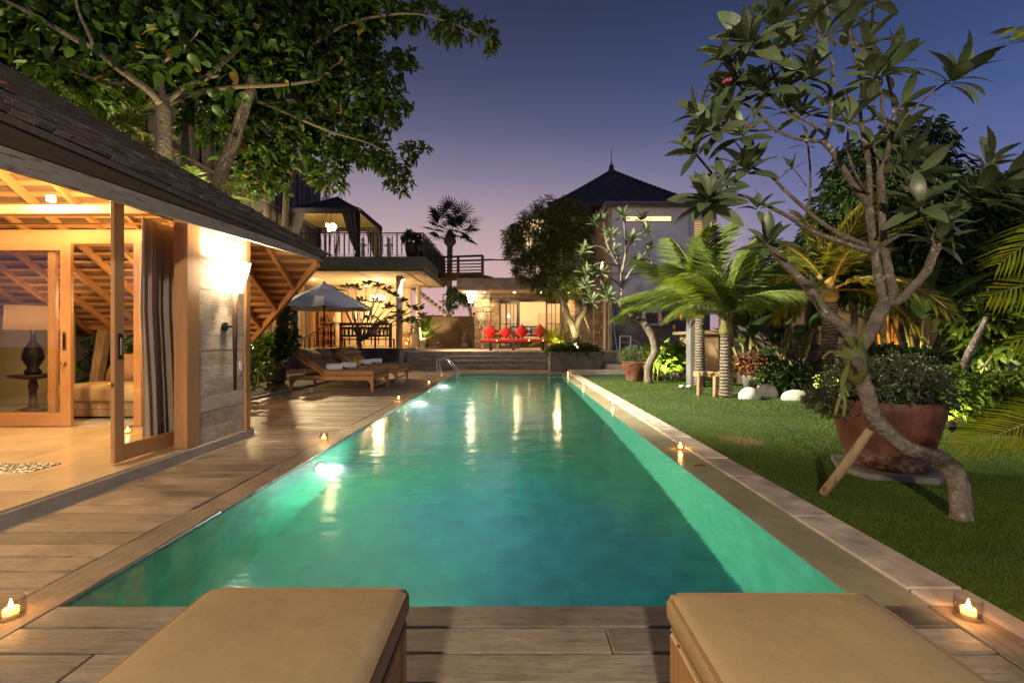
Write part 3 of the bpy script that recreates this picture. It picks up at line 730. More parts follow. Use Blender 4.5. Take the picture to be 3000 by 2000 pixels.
# curtain gathered behind the glass leaf
m = MB(); cols = 110
for i in range(cols+1):
    t = i/cols; y = 4.40+.42*t; 
    for j, z in enumerate((FZ+.03,.7,1.5,2.38)):
        amp = (.055,.045,.04,.03)[j]; m.v.append((-3.62+1.15*amp*math.sin(t*math.pi*11+.25*j)+.02*math.sin(t*9), y+(.03*math.sin(z*2+1) if j < 3 else 0), z))
for i in range(cols):
    for j in range(3): a = i*4+j; m.f.append((a,a+4,a+5,a+1)); m.m.append(0)
one('curtain', m, MT['curtain'], 'grey gathered curtain hanging behind the open glass door leaf', 'curtain', smooth=True, loc=(-3.62,4.6,FZ))

# torch-shaped wall lamp
def shade_mat():
    t = NT('lamp_shade'); e = t.n('ShaderNodeEmission'); e.inputs[0].default_value = (1,.78,.48,1); e.inputs[1].default_value = 16.0
    return t.done(e)
MT['lamp_shade'] = shade_mat()
def torch(name, loc, label, side, pw, h=1.13, group='torch wall lamps', k=1.0):
    t = thing(name, loc, label, 'wall lamp', group); x, y, z = loc
    MB().tube([(x,y,z),(x,y,z+h*.5*k),(x,y,z+h*k)],[.017*k,.024*k,.030*k],12).build('torch_pole', MT['dark_wood'], t, True)
    MB().lathe([(.075*k,0),(.155*k,.33*k)],24,(x,y,z+(h-.02)*k),cap=False).build('lamp_shade', MT['lamp_shade'], t, True)
    wx, wy = side
    MB().tube([(x,y,z+.72*k),(x+wx,y+wy,z+.72*k)],.012*k,8).build('bracket', MT['metal_dark'], t)
    MB().tube([(x+wx*.82,y+wy*.82,z+.72*k),(x+wx,y+wy,z+.72*k)],.05*k,16).build('mounting_plate', MT['metal_dark'], t)
    lamp('torch_light','POINT',(x,y,z+(h+.25)*k),pw,(1.0,.78,.50),t,.06*k)
    return t
torch('torch_lamp', (-3.16,5.15,.62), 'glowing torch shaped lamp on the grey plank wall by the deck', (-.125,0), 100)

# daybed and pillows on the end terrace
t = thing('daybed', (-5.7,6.75,FZ), 'low timber daybed with thick yellow mattress behind the glass door', 'daybed')
for k in range(2): MB().box((-6.42,6.35+.004,FZ+.02+.10*k),(-4.98,6.42,FZ+.118+.10*k),.006).build('base_plank', MT['raw_timber'], t)
MB().box((-6.42,6.424,FZ+.02),(-4.98,7.25,FZ+.216),.006).build('base', MT['raw_timber'], t)
def cushion(lo, hi, r=.05, name='mattress', mat=None, parent=None, seg=4, bulge=.02):
    # rounded cushion: superellipse-like box
    m = MB(); cx,cy_,cz = [(a+b)/2 for a,b in zip(lo,hi)]; hx,hy,hz = [(b-a)/2 for a,b in zip(lo,hi)]
    n = 8
    def prof(k, h):
        pts = []
        return pts
    us = [-1,-1+.25*r/hx,-1+r/hx,-.5,0,.5,1-r/hx,1-.25*r/hx,1]; vs_ = [-1,-1+.25*r/hy,-1+r/hy,-.5,0,.5,1-r/hy,1-.25*r/hy,1]
    nu, nv_ = len(us), len(vs_)
    def edge(u, h):
        d = (1-abs(u))*h
        return 1.0 if d >= r else math.sqrt(max(0,1-(1-d/r)**2))
    for sgn in (1,-1):
        base = len(m.v)
        for u in us:
            for v in vs_:
                e = min(edge(u,hx), edge(v,hy)) if True else 1
                zz = sgn*(hz-r*(1-e)) if e > 0 else sgn*(hz-r)
                zz += sgn*bulge*(1-u*u)*(1-v*v)
                m.v.append((cx+u*hx, cy_+v*hy, cz+zz))
        for a in range(nu-1):
            for b in range(nv_-1):
                q = (base+a*nv_+b, base+(a+1)*nv_+b, base+(a+1)*nv_+b+1, base+a*nv_+b+1)
                m.f.append(q if sgn == 1 else q[::-1]); m.m.append(0)
    n2 = nu*nv_; ring = [(a,0) for a in range(nu)]+[(nu-1,b) for b in range(1,nv_)]+[(a,nv_-1) for a in range(nu-2,-1,-1)]+[(0,b) for b in range(nv_-2,0,-1)]
    for (a,b),(c,d) in zip(ring, ring[1:]+ring[:1]):
        m.f.append((a*nv_+b, n2+a*nv_+b, n2+c*nv_+d, c*nv_+d)); m.m.append(0)
    return m
cushion((-6.47,6.30,FZ+.218),(-4.95,7.3,FZ+.45),.06).build('mattress', MT['cushion_tan'], t, True)
def pillow_mesh(w, th, name, mat):
    m = MB(); n = 11
    for sgn in (1,-1):
        base = len(m.v)
        for i in range(n):
            for j in range(n):
                u = -1+2*i/(n-1); v = -1+2*j/(n-1); k = max(0,(1-u**4)*(1-v**4))**.5
                pin = 1-.07*(1-u*u)*abs(v)**3; pin2 = 1-.07*(1-v*v)*abs(u)**3
                m.v.append((u*w/2*pin2, sgn*th/2*k, v*w/2*pin))
        for i in range(n-1):
            for j in range(n-1):
                q = (base+i*n+j, base+(i+1)*n+j, base+(i+1)*n+j+1, base+i*n+j+1); m.f.append(q[::-1] if sgn == 1 else q); m.m.append(0)
    return m.mesh(name, mat, True)
pm = pillow_mesh(.46,.16,'pillow',MT['cushion_brown'])
for (x,y,rz,lab) in ((-5.86,6.95,.25,'tan square pillow leaning at the middle of the daybed'),(-6.12,7.1,-.3,'tan pillow leaning at the left end of the daybed behind the door edge')):
    o = inst('pillow', pm, None, (x,y,FZ+.46+.21), (R(-22),0,rz)); tag(o, lab, 'pillow', 'daybed pillows')
# side table with a drum lamp behind the glass
t = thing('side_table', (-7.35,6.95,FZ), 'dark turned side table behind the left glass door', 'table')
MB().lathe([(.16,0),(.17,.03),(.05,.08),(.04,.3),(.06,.38),(.04,.48),(.28,.53),(.28,.56)],16,(-7.35,6.95,FZ)).build('pedestal', MT['dark_wood'], t, True)
t = thing('table_lamp', (-7.35,6.95,FZ+.56), 'table lamp with grey drum shade on the dark side table', 'lamp')
MB().lathe([(.09,0),(.10,.05),(.06,.10),(.13,.25),(.10,.40),(.03,.52),(.02,.72)],16,(-7.35,6.95,FZ+.56)).build('lamp_base', MT['metal_dark'], t, True)
def drum():
    tt = NT('drum_shade'); p = tt.prin((.20,.15,.12),.9); tr = tt.n('ShaderNodeBsdfTranslucent'); tr.inputs[0].default_value = (.30,.21,.14,1); mx = tt.n('ShaderNodeMixShader'); mx.inputs[0].default_value = .5; tt.l(p.outputs[0],mx.inputs[1]); tt.l(tr.outputs[0],mx.inputs[2]); return tt.done(mx)
MB().lathe([(.31,.68),(.30,1.04)],28,(-7.35,6.95,FZ+.56),cap=False).build('lamp_shade', drum(), t, True)
lamp('table_lamp_light','POINT',(-7.35,6.95,FZ+1.42),9,WARM,t,.05)
one('room_partition', MB().box((-9.4,7.7,FZ),(-7.50,7.78,1.72)).box((-9.4,7.78,FZ),(-9.3,5.9,2.4)), plain('olive_wall',(.36,.31,.16),.85,.05,2,.05), 'olive plaster partition wall behind the drum lamp', 'wall')
# ================================================================== platform, steps, bar pavilion, bedroom wing, tall house
PZ = .69
plat = struct('platform', MB().box((-4.45,18.86,-.08),(1.30,31,PZ-.03)).box((-13.5,20.75,-.08),(-4.452,31,PZ+.05)).box((1.302,18.6,-.08),(10,31,PZ-.03)), MT['concrete'])
pave = MB().box((-.4485,-.2985,-.03),(.4485,.2985,0),.006).mesh('paving_slab', MT['travertine'])
for i in range(6):
    for j in range(8): inst('paving_slab', pave, plat, (-3.98+.9*i, 19.19+.6*j, PZ+random.uniform(-.002,.002)))
for k in range(4):
    y0 = 17.82+.35*k; xl = -3.95-.10*k; z1 = (k+1)*PZ/4
    st = thing('step', (0,y0,0), ['lowest','second lowest','third','topmost'][k]+' wide weathered timber step at the far end of the pool', 'step', 'steps up to the terrace')
    MB().box((xl+.02,y0+.03,-.05),(1.30,y0+.40,z1-.045)).build('riser', MT['step_wood'], st)
    for a, b in ((xl,-1.2),(-1.2,1.30)): MB().box((a+.001,y0,z1-.043),(b-.001,y0+.349,z1-(.032 if k == 3 else 0)),.008).build('tread', MT['step_wood'], st, loc=((a+b)/2,y0,z1))
# concrete planter wall left of the steps and stone planter box on the right
pw = thing('planter_wall', (-6.3,20.3,0), 'low grey concrete planter wall left of the timber steps', 'wall')
MB().box((-8.15,20.2,-.05),(-4.66,20.70,.74),.01).build('wall', MT['concrete_dark'], pw); MB().box((-8.20,20.14,.742),(-4.46,20.745,.80),.012).build('cap', MT['concrete'], pw)
MB().box((-4.658,18.4,-.05),(-4.47,20.70,.74),.01).build('return_wall', MT['concrete'], pw)
px = thing('stone_planter', (2.3,17.7,0), 'long rough grey stone planter box at the right of the steps', 'planter')
for nm, lo, hi in (('front',(1.33,16.9,-.05),(3.26,17.02,.72)),('back',(1.33,18.48,-.05),(3.26,18.6,.72)),('side',(1.33,17.022,-.05),(1.45,18.478,.72)),('side',(3.14,17.022,-.05),(3.26,18.478,.72))):
    MB().box(lo,hi,.025).build(nm, MT['concrete_dark'], px)
MB().box((1.452,17.022,.5),(3.138,18.478,.66)).build('soil', MT['soil'], px)

# ---------------------------------------------------------------- bar pavilion
bar = thing('bar_pavilion', (-8,24,PZ), 'open bar pavilion under a thick grey concrete roof terrace', 'pavilion')
BZ, SB, ST = .75, 4.30, 4.90
MB().box((-14,20.4,SB+.08),(-4.0,27.2,ST),.02).build('roof_slab', MT['slab_green'], bar)
MB().box((-13.95,20.52,SB-.03),(-4.12,27.1,SB+.078),.01).build('slab_lip', MT['slab_green'], bar)
MB().box((-13.9,20.62,SB-.05),(-4.2,27.0,SB-.032)).build('ceiling', MT['ceiling'], bar)
for y in [20.9+.19*i for i in range(32)]:
    MB().box((-13.9,y,SB-.062),(-4.22,y+.17,SB-.051)).build('ceiling_board', MT['ceiling'], bar, loc=(-9,y,SB))
for x in (-5.0,-7.2,-9.6,-12.0): MB().box((x-.05,20.63,SB-.10),(x+.05,27,SB-.063)).build('ceiling_batten', MT['ceiling'], bar)
for (x, y, mt, r) in ((-5.56,22.0,'concrete_dark',.155),(-5.44,25.8,'cream_wall',.15),(-9.95,20.7,'concrete',.13),(-9.9,25.5,'cream_wall',.15)):
    MB().tube([(x,y,0 if x < -9.94 else BZ-.1),(x,y,SB-.05)],r,20).build('column', MT[mt], bar, True)
# floor and back wall
MB().box((-13.4,20.76,PZ+.051),(-4.47,27.5,BZ),.01).build('floor', MT['floor_tile'], bar)
MB().box((-14,27.2,BZ),(-6.2,27.4,SB-.04)).build('back_wall', MT['cream_wall'], bar)
MB().box((-14,20.9,-.05),(-13.8,27.2,SB-.04)).build('side_wall', MT['cream_wall'], bar)
# wall lamp on the front column
q = MB().tube([(-5.36,21.9,4.05),(-5.36,21.9,4.16)],.045,12).build('column_lamp', MT['metal_dark'], bar); 
MB().tube([(-5.36,21.9,4.035),(-5.36,21.9,4.048)],.038,12).build('lens', MT['bulb'], q)
lamp('column_light','SPOT',(-5.36,21.88,4.0),110,NEUT,bar,.03,target=(-5.46,21.95,0),spot=70,blend=.8)
for (x,y,p) in ((-7.0,23.4,95),(-10.2,23.2,120),(-12.2,24.6,110),(-8.4,25.8,120)):
    q = MB().lathe([(.001,0),(.06,0),(.07,.04)],14,(x,y,SB-.10)).build('downlight', MT['bulb_soft'], bar)
    lamp('bar_light','POINT',(x,y,SB-1.35),p*.9,(1.0,.58,.22),bar,.12)
# shelves with wares
def shelf(x0,x1,y,zs,lab):
    t = thing('shelf_unit',((x0+x1)/2,y,BZ),lab,'shelf','bar shelf units')
    z1 = max(zs)+.75
    for x in (x0,x1-.05): MB().box((x,y,BZ),(x+.05,y+.4,z1),.005).build('side_panel', MT['teak'], t)
    MB().box((x0+.052,y+.36,BZ),(x1-.052,y+.398,z1)).build('back_panel', MT['teak'], t)
    for z in list(zs)+[z1]: MB().box((x0-.02,y-.02,z),(x1+.02,y+.355,z+.045),.005).build('shelf', MT['teak_x'], t)
    return t
shelf(-12.45,-11.5,26.0,(1.25,1.78,2.27),'wooden shelf unit holding a clay jar at the left of the bar')
shelf(-11.3,-9.9,26.3,(1.15,1.62,2.12),'wooden shelf unit right of the clay jar shelf in the bar')
def jar(x,y,z,r,h,lab,mat='terracotta',cat='jar'):
    return one('jar', MB().lathe([(.5*r,0),(.95*r,.25*h),(r,.5*h),(.75*r,.82*h),(.55*r,.9*h),(.65*r,h)],16,(x,y,z)), MT[mat], lab, cat, smooth=True, loc=(x,y,z))
jar(-11.95,26.18,2.315,.26,.46,'round brown clay jar on the top shelf at the left of the bar')
jar(-10.95,26.4,2.165,.20,.42,'reddish clay jar on the right bar shelf beneath the umbrella')
jar(-10.4,26.4,2.165,.13,.36,'slim pale jar beside the reddish jar on the bar shelf','white_pot')
one('plate', MB().lathe([(.001,0),(.12,.012),(.2,.04)],18,(0,0,0)), MT['red_fabric'], 'round red plate standing upright on the bar shelf','plate',smooth=True).location = (-11.75,26.2,2.03)
bpy.context.scene.objects['plate'].rotation_euler = (R(80),0,.2)
rr = random.Random(4)
for i in range(7):
    x = -12.3+.12*i+rr.uniform(-.02,.02); 
    one('bottle', MB().lathe([(.03,0),(.032,.14),(.012,.19),(.012,.25)],8,(x,26.15,1.825)), [MT['cup_glass'],MT['white_pot'],MT['teak']][i%3], ['clear','white','brown','clear','white','brown','clear'][i]+' small bottle, number %s from the left on the lower bar shelf'%['one','two','three','four','five','six','seven'][i], 'bottle', 'bottles on the bar shelf', True)
for i,(x,z) in enumerate(((-10.95,2.35),(-10.5,2.35),(-10.05,2.35))):
    x = -9.5+.42*i; t = thing('picture_frame',(x,27.18,z),['left','middle','right'][i]+' of three small framed pictures on the bar back wall','picture','bar pictures')
    MB().box((x-.16,27.15,z),(x+.16,27.196,z+.75),.006).build('frame', MT['metal_dark'], t); MB().box((x-.12,27.143,z+.04),(x+.12,27.1495,z+.71)).build('print', MT['white_wall'], t)
# railing with turned chain balusters
def baluster_mesh(h, mat, r=.035):
    prof = [(.008,0)]; n = 4
    for i in range(n):
        b = .06+i*(h-.12)/n; s = (h-.12)/n
        prof += [(.010,b),(r,b+.12*s),(.010,b+.24*s),(.010,b+.3*s),(r*.75,b+.5*s),(.010,b+.7*s),(.010,b+.76*s),(r,b+.88*s)]
    prof += [(.010,h-.05),(.008,h)]
    return MB().lathe(prof,7).mesh('baluster', mat, True)
def railing(name, p, q, z, h, n, lab, skip=(), post_n=2, slope=None, plain_bal=False):
    p = Vector((*p,z)); q = Vector((*q,(slope if slope is not None else z))); t = thing(name, tuple((p+q)/2), lab, 'railing')
    up = Vector((0,0,h)); MB().beam(p+up,q+up,.06,.045,c=.006).build('handrail', MT['dark_wood_x'], t)
    MB().beam(p+up-Vector((0,0,.09)),q+up-Vector((0,0,.09)),.02,.02).build('rail', MT['metal_dark'], t)
    MB().beam(p+Vector((0,0,.07)),q+Vector((0,0,.07)),.02,.02).build('rail', MT['metal_dark'], t)
    me = baluster_mesh(h-.17, MT['metal_dark'], .05) if not plain_bal else MB().box((-.012,-.012,0),(.012,.012,h-.17)).mesh('baluster', MT['metal_dark'])
    for i in range(n):
        f = (i+.5)/n; c = p.lerp(q,f)
        inst('baluster', me, t, (c.x,c.y,c.z+.08))
    for i in range(post_n):
        c = p.lerp(q, i/(post_n-1)); MB().box((c.x-.022,c.y-.022,c.z),(c.x+.022,c.y+.022,c.z+h-.02)).build('post', MT['metal_dark'], t)
    return t
railing('railing',(-8.43,20.95),(-5.75,20.95),BZ+.05,1.13,8,'dark iron railing with chain balusters in front of the carved bench')
railing('stair_railing',(-9.97,20.95),(-8.46,20.95),-.05,1.13,7,'sloping wooden handrail with iron balusters down the bar stairs',slope=BZ+.05)
for k in range(4):
    s = thing('stair_tread',(-9.6,21.6,0),['bottom','second','third','top'][k]+' pale tread of the bar side stairs','stair','bar stairs')
    MB().box((-9.9+.36*k,21.0,-.05+.19*k-.1),(-9.55+.36*k,22.2,.14+.19*k),.008).build('tread', MT['travertine'], s)
# carved bench (settee) behind the railing
t = thing('carved_bench',(-7.0,22.0,BZ),'dark carved wooden bench seen from behind in the bar','bench')
for x in (-8.25,-7.4,-6.6,-5.85): MB().box((x-.04,21.55,BZ),(x+.04,21.63,1.93),.006).build('leg', MT['dark_wood'], t)
MB().box((-8.3,21.54,1.86),(-5.8,21.635,1.95),.01).build('top_rail', MT['dark_wood_x'], t); MB().box((-8.3,21.55,1.16),(-5.8,21.63,1.22),.01).build('seat_rail', MT['dark_wood_x'], t)
MB().box((-8.22,21.56,1.30),(-5.88,21.61,1.40),.006).build('back_rail', MT['dark_wood_x'], t); MB().box((-8.22,21.56,1.66),(-5.88,21.61,1.78),.006).build('back_rail', MT['dark_wood_x'], t)
for i in range(12): x = -8.05+.185*i; MB().box((x-.045,21.565,1.402),(x+.045,21.605,1.658),.006).build('slat', MT['dark_wood'], t)
MB().box((-8.3,21.64,1.16),(-5.8,22.15,1.21),.008).build('seat', MT['dark_wood_x'], t)
for x in (-8.25,-5.85): MB().box((x-.04,22.07,BZ),(x+.04,22.15,1.158),.006).build('leg', MT['dark_wood'], t)
# chandelier in the bar
def chandelier(loc, lab, n, r, group, pw, k=1.0, mat='bulb', glob=.035, topz=None, col=WARMW):
    t = thing('chandelier', loc, lab, 'chandelier', group); x,y,z = loc
    MB().tube([(x,y,z),(x,y,topz)],.012,6).build('stem', MT['metal_dark'], t)
    rr = random.Random(9)
    for i in range(n):
        a = 2.4*i; rad = r*math.sqrt((i+.5)/n); zz = z-.12+.28*rr.random()*k
        p = (x+rad*math.cos(a), y+rad*math.sin(a), zz)
        b = MB().blob(p,(glob,glob,glob*1.2),8,6,0,1,False).build('bulb', MT[mat], t, True)
        if i % 3 == 0: MB().tube([(x,y,z+.1),((x+p[0])/2,(y+p[1])/2,z-.10),p],.008,5,False).build('arm', MT['metal_dark'], t)
    lamp('chandelier_light','POINT',(x,y,z-.35),pw,col,t,.2)
    return t
chandelier((-7.05,23.6,3.35),'sparkling chandelier of small bulbs hanging behind the frangipani in the bar',20,.42,'chandeliers',70,topz=SB-.06,glob=.032)
# lantern, statue, small uplights
t = thing('floor_lantern',(-5.05,21.3,BZ),'square glass floor lantern with a candle beside the front column','lantern')
for (dx,dy) in ((-.17,-.17),(.17,-.17),(.17,.17),(-.17,.17)): MB().box((-5.05+dx-.02,21.3+dy-.02,BZ+.04),(-5.05+dx+.02,21.3+dy+.02,BZ+.62)).build('post', MT['teak'], t)
MB().box((-5.25,21.1,BZ),(-4.85,21.5,BZ+.04),.006).build('base', MT['teak_x'], t); MB().box((-5.25,21.1,BZ+.62),(-4.85,21.5,BZ+.67),.006).build('top', MT['teak_x'], t)
for y in (21.13,21.47): MB().box((-5.2,y,BZ+.05),(-4.9,y+.004,BZ+.61)).build('pane', MT['cup_glass'], t)
MB().tube([(-5.05,21.3,BZ+.04),(-5.05,21.3,BZ+.2)],.05,12).build('candle', MT['wax'], t)
MB().lathe([(.001,0),(.016,.02),(.001,.07)],8,(-5.05,21.3,BZ+.22)).build('flame', MT['flame'], t, True)
lamp('lantern_light','POINT',(-5.05,21.3,BZ+.4),9,(1,.5,.16),t,.03)
def statue(x,y,z,h,lab,ped=.0):
    t = thing('statue',(x,y,z),lab,'statue')
    if ped: MB().box((x-.19,y-.19,z),(x+.19,y+.19,z+ped),.015).build('pedestal', MT['concrete'], t)
    s = h; b = z+ped
    MB().lathe([(.20*s,0),(.24*s,.06*s),(.20*s,.12*s),(.22*s,.25*s),(.17*s,.38*s),(.20*s,.52*s),(.22*s,.60*s),(.10*s,.68*s),(.09*s,.71*s),(.13*s,.78*s),(.12*s,.86*s),(.14*s,.88*s),(.06*s,.95*s),(.01*s,s)],12,(x,y,b),sy=.8,wob=.06).build('figure', MT['statue_stone'], t, True)
    for sx in (-1,1): MB().tube([(x+sx*.2*s,y,b+.58*s),(x+sx*.27*s,y-.05*s,b+.42*s),(x+sx*.12*s,y-.18*s,b+.36*s)],[.06*s,.05*s,.04*s],8).build('arm', MT['statue_stone'], t, True)
    return t
statue(-5.25,24.2,BZ,.85,'weathered dark stone guardian statue on a pedestal between the columns',.75)
statue(XA(1361,28.6),28.6,PZ,.72,'small pale stone statue on a block by the back garden wall',.25)
def spot_fixture(loc, tgt, power, lab, col=(1.0,.72,.30), spot=75, size=.04, group='garden spotlights', visible=True):
    t = thing('garden_spotlight', loc, lab, 'spotlight', group); d = (Vector(tgt)-Vector(loc)).normalized(); p = Vector(loc)
    MB().tube([p, p+Vector((0,0,.06))],.012,6).build('spike', MT['metal_dark'], t)
    h = p+Vector((0,0,.08)); MB().tube([h-d*.05, h+d*.05],.04,12).build('housing', MT['metal_dark'], t)
    MB().tube([h+d*.051, h+d*.055],.032,12).build('lens', MT['bulb_soft'], t)
    lamp('spot_light','SPOT',tuple(h+d*.07),power,col,t,size,target=tgt,spot=spot,blend=.7); return t
spot_fixture(tuple(U(1283,1011,27.9)),(XA(1283,28.6),28.7,3.2),160,'small uplight washing the brown back garden wall',WARMW,90)
# boundary wall at the back, distant houses
one('back_garden_wall', MB().box((-12,28.95,0),(-2.25,29.2,2.58),.01).box((-12.02,28.93,2.582),(-2.24,29.22,2.66)), plain('brown_wall',(.17,.115,.06),.9,.3,1.2,.4), 'brown stained garden wall behind the terrace', 'wall')
for (x0,x1,y,zb,zt,lab) in ((-19,-14.5,70,3.2,4.9,'far neighbour house with dark roof left of the palm trunk'),(-14.2,-9.0,62,2.9,4.6,'far neighbour house with grey roof right of the palm trunk')):
    t = thing('far_house',((x0+x1)/2,y,0),lab,'house','far houses')
    MB().box((x0,y,0),(x1,y+6,zb)).build('wall', MT['grey_wall'], t)
    MB().add([(x0-.4,y-.5,zb+.002),(x1+.4,y-.5,zb+.002),(x1+.4,y+6.5,zb+.002),(x0-.4,y+6.5,zb+.002),(x0+1.2,y+3,zt),(x1-1.2,y+3,zt)],[(0,1,5,4),(1,2,5),(2,3,4,5),(3,0,4),(0,3,2,1)]).build('roof', MT['roof_shingle'], t)
    for i in range(2): MB().box((x0+.8+1.6*i,y-.03,1.2),(x0+1.6+1.6*i,y-.005,2.3)).build('window', MT['frame_grey'], t)
# concrete stair rising behind the columns
t = thing('outside_stair',(-4.9,27.9,PZ),'raw concrete stair flight climbing to the roof terrace behind the columns','stair')
for i in range(9):
    x = -6.5+.24*i; z = 4.55-.19*i
    MB().box((x,27.45,z-.16),(x+.26,28.4,z),.006).build('step', MT['concrete'], t)
MB().box((-4.36,27.45,2.72),(-3.75,28.4,2.9),.01).build('landing', MT['concrete'], t)
for x in (-4.3,-4.05,-3.8): MB().box((x-.02,27.47,2.9),(x+.02,27.51,3.85)).build('post', MT['metal_dark'], t)
MB().box((-4.33,27.46,3.85),(-3.77,27.52,3.9)).build('handrail', MT['metal_dark'], t)

# white spotlight under the slab edge, aimed at the steps and the sofa
t = thing('slab_spotlight',(-4.1,20.9,SB-.05),'small white spotlight under the right edge of the bar roof','spotlight')
MB().tube([(-4.16,20.95,SB-.05),(-4.1,20.9,SB-.22)],[.05,.07],12).build('housing', MT['white_plastic'], t)
lamp('slab_spot','SPOT',(-4.02,20.75,SB-.28),1500,WARMW,t,.05,target=(-.2,20.6,.6),spot=95,blend=.8)
# roof terrace: railing, gazebo, pots
railing('terrace_railing',(-13.6,20.5),(-4.1,20.5),ST,1.07,44,'long dark terrace railing with chain balusters above the bar',post_n=9)
railing('terrace_railing',(-4.1,20.55),(-4.1,26.9),ST,1.07,40,'receding dark railing on the right side of the bar roof terrace',post_n=4,plain_bal=True)
gz = thing('gazebo',(-9.05,23.3,ST),'dark canvas gazebo with tied curtains on the bar roof terrace','gazebo')
gx0,gx1,gy0,gy1,gze = -10.75,-7.36,21.55,25.05,7.30
plain('gazebo_canvas',(.060,.048,.050),.9,.14,2,.15); plain('gazebo_lining',(.34,.24,.10),.85,.1,2,.1)
for x in (gx0,gx1):
    for y in (gy0,gy1): MB().box((x-.055,y-.055,ST),(x+.055,y+.055,gze),.006).build('post', MT['metal_dark'], gz)
def hip(inset,z0,z1,sag):
    m = MB(); c = ((gx0+gx1)/2,(gy0+gy1)/2); n = 8; pts = []
    cor = [(gx0-.08+inset,gy0-.08+inset),(gx1+.08-inset,gy0-.08+inset),(gx1+.08-inset,gy1+.08-inset),(gx0-.08+inset,gy1+.08-inset)]
    for k in range(4):
        a = cor[k]; b = cor[(k+1)%4]; base = len(m.v)
        for i in range(n+1):
            f = i/n
            for j in range(n+1):
                u = j/n; x = a[0]+(b[0]-a[0])*u; y = a[1]+(b[1]-a[1])*u; x = x+(c[0]-x)*f; y = y+(c[1]-y)*f
                z = z0+(z1-z0)*(f**1.12) - sag*math.sin(math.pi*f)*math.sin(math.pi*u)
                m.v.append((x,y,z))
        for i in range(n):
            for j in range(n): q = base+i*(n+1)+j; m.f.append((q,q+1,q+n+2,q+n+1)); m.m.append(0)
    return m
hip(0,gze+.08,8.50,.10).build('canopy', MT['gazebo_canvas'], gz, True); hip(.03,gze+.04,8.42,.11).build('canopy_lining', MT['gazebo_lining'], gz, True)
for (a,b) in (((gx0,gy0),(gx1,gy0)),((gx1,gy0),(gx1,gy1)),((gx1,gy1),(gx0,gy1)),((gx0,gy1),(gx0,gy0))):
    m = MB(); n = 16; ox = .085 if a[0]==b[0]==gx1 else (-.085 if a[0]==b[0] else 0); oy = -.085 if a[1]==b[1]==gy0 else (.085 if a[1]==b[1] else 0)
    for i in range(n+1):
        u = i/n; x = a[0]+(b[0]-a[0])*u+ox; y = a[1]+(b[1]-a[1])*u+oy; m.v += [(x,y,gze+.08),(x+.01*math.sin(u*40),y+.01*math.sin(u*40),gze-.17-.02*math.sin(u*math.pi))]
    for i in range(n): m.f.append((2*i,2*i+2,2*i+3,2*i+1)); m.m.append(0)
    m.build('valance', MT['gazebo_canvas'], gz)
plain('gazebo_curtain',(.10,.085,.07),.9,.1,3,.1)
for (x,y,sx) in ((gx1-.06,gy0+.05,-1),(gx0+.06,gy0+.05,1),(gx1-.06,gy1-.05,-1)):
    m = MB(); n = 12
    for i in range(n+1):
        u = i/n
        for j in range(7):
            f = j/6; spread = .75*(1-f)**.9 if f < .75 else .2*(f-.75)/.25*.8+.02
            m.v.append((x+sx*u*(spread+.05), y+.03*math.sin(u*22), gze-.02-f*2.3))
    for i in range(n):
        for j in range(6): q = i*7+j; m.f.append((q,q+7,q+8,q+1)); m.m.append(0)
    m.build('tied_curtain', MT['gazebo_curtain'], gz, True)
chandelier((-9.2,22.9,6.82),'glowing globe chandelier under the gazebo roof on the terrace',13,.20,'chandeliers',65,topz=8.2,glob=.085,mat='bulb_soft',col=(1,.75,.35))
# potted plants and two slim figures on the roof terrace
for i,(x,y,r,h,lab) in enumerate(((-4.75,21.1,.34,.72,'large dark pot at the front corner of the roof terrace'),(-4.6,23.6,.28,.5,'dark pot halfway along the side railing of the roof terrace'))):
    t = thing('terrace_pot',(x,y,ST),lab,'pot','terrace pots')
    MB().lathe([(.62*r,0),(.9*r,.5*h),(r,.95*h),(r,h),(.88*r,h),(.86*r,.9*h)],18,(x,y,ST)).build('pot_body', MT['dark_wood'], t, True)
terrace_pots = [(-4.75,21.1,ST+.72,.45),(-4.6,23.6,ST+.5,.4)]
for i,(x,lab) in enumerate(((XA(1063,21.2),'slim pale standing figure statue left of the gazebo post on the terrace'),(XA(1140,21.2),'slim pale standing figure statue on the terrace right of the gazebo'))):
    t = thing('figure_statue',(x,21.2,ST),lab,'statue','terrace figures')
    MB().lathe([(.16,0),(.16,.05),(.09,.08),(.10,.35),(.075,.5),(.11,.72),(.05,.80),(.045,.83),(.075,.88),(.07,.96),(.02,1.02)],12,(x,21.2,ST)).build('figure', MT['white_pot'], t, True)
    for sx in (-1,1): MB().tube([(x+sx*.10,21.2,ST+.72),(x+sx*.17,21.15,ST+.6),(x+sx*.20,21.08,ST+.66)],.025,6).build('arm', MT['white_pot'], t, True)
# bridge with dark timber railings
t = thing('foot_bridge',(-2.6,23.2,4.4),'dark timber footbridge between the bar terrace and the bedroom roof','bridge')
p0,p1 = Vector((-3.98,24.6,4.50)), Vector((-1.33,23.35,4.36))
MB().beam(p0,p1,1.2,.16).build('deck', MT['dark_wood_x'], t)
fd = (p1-p0).normalized(); off = Vector((fd.y,-fd.x,0)).normalized()*.57
if off.y > 0: off = -off
for k in range(3):
    c = (p0+off).lerp(p1+off, k/2*.98+.01); MB().box((c.x-.07,c.y-.07,c.z),(c.x+.07,c.y+.07,c.z+1.0),.006).build('post', MT['dark_wood'], t)
for z,hh in ((1.02,.10),(.78,.05),(.62,.05),(.46,.05),(.30,.05),(.13,.12)):
    MB().beam(p0+off+Vector((0,0,z)),p1+off+Vector((0,0,z)),.07,hh).build('rail', MT['dark_wood_x'], t)
MB().beam(p0-off+Vector((0,0,1.0)),p1-off+Vector((0,0,1.0)),.07,.08).build('rail', MT['dark_wood_x'], t)

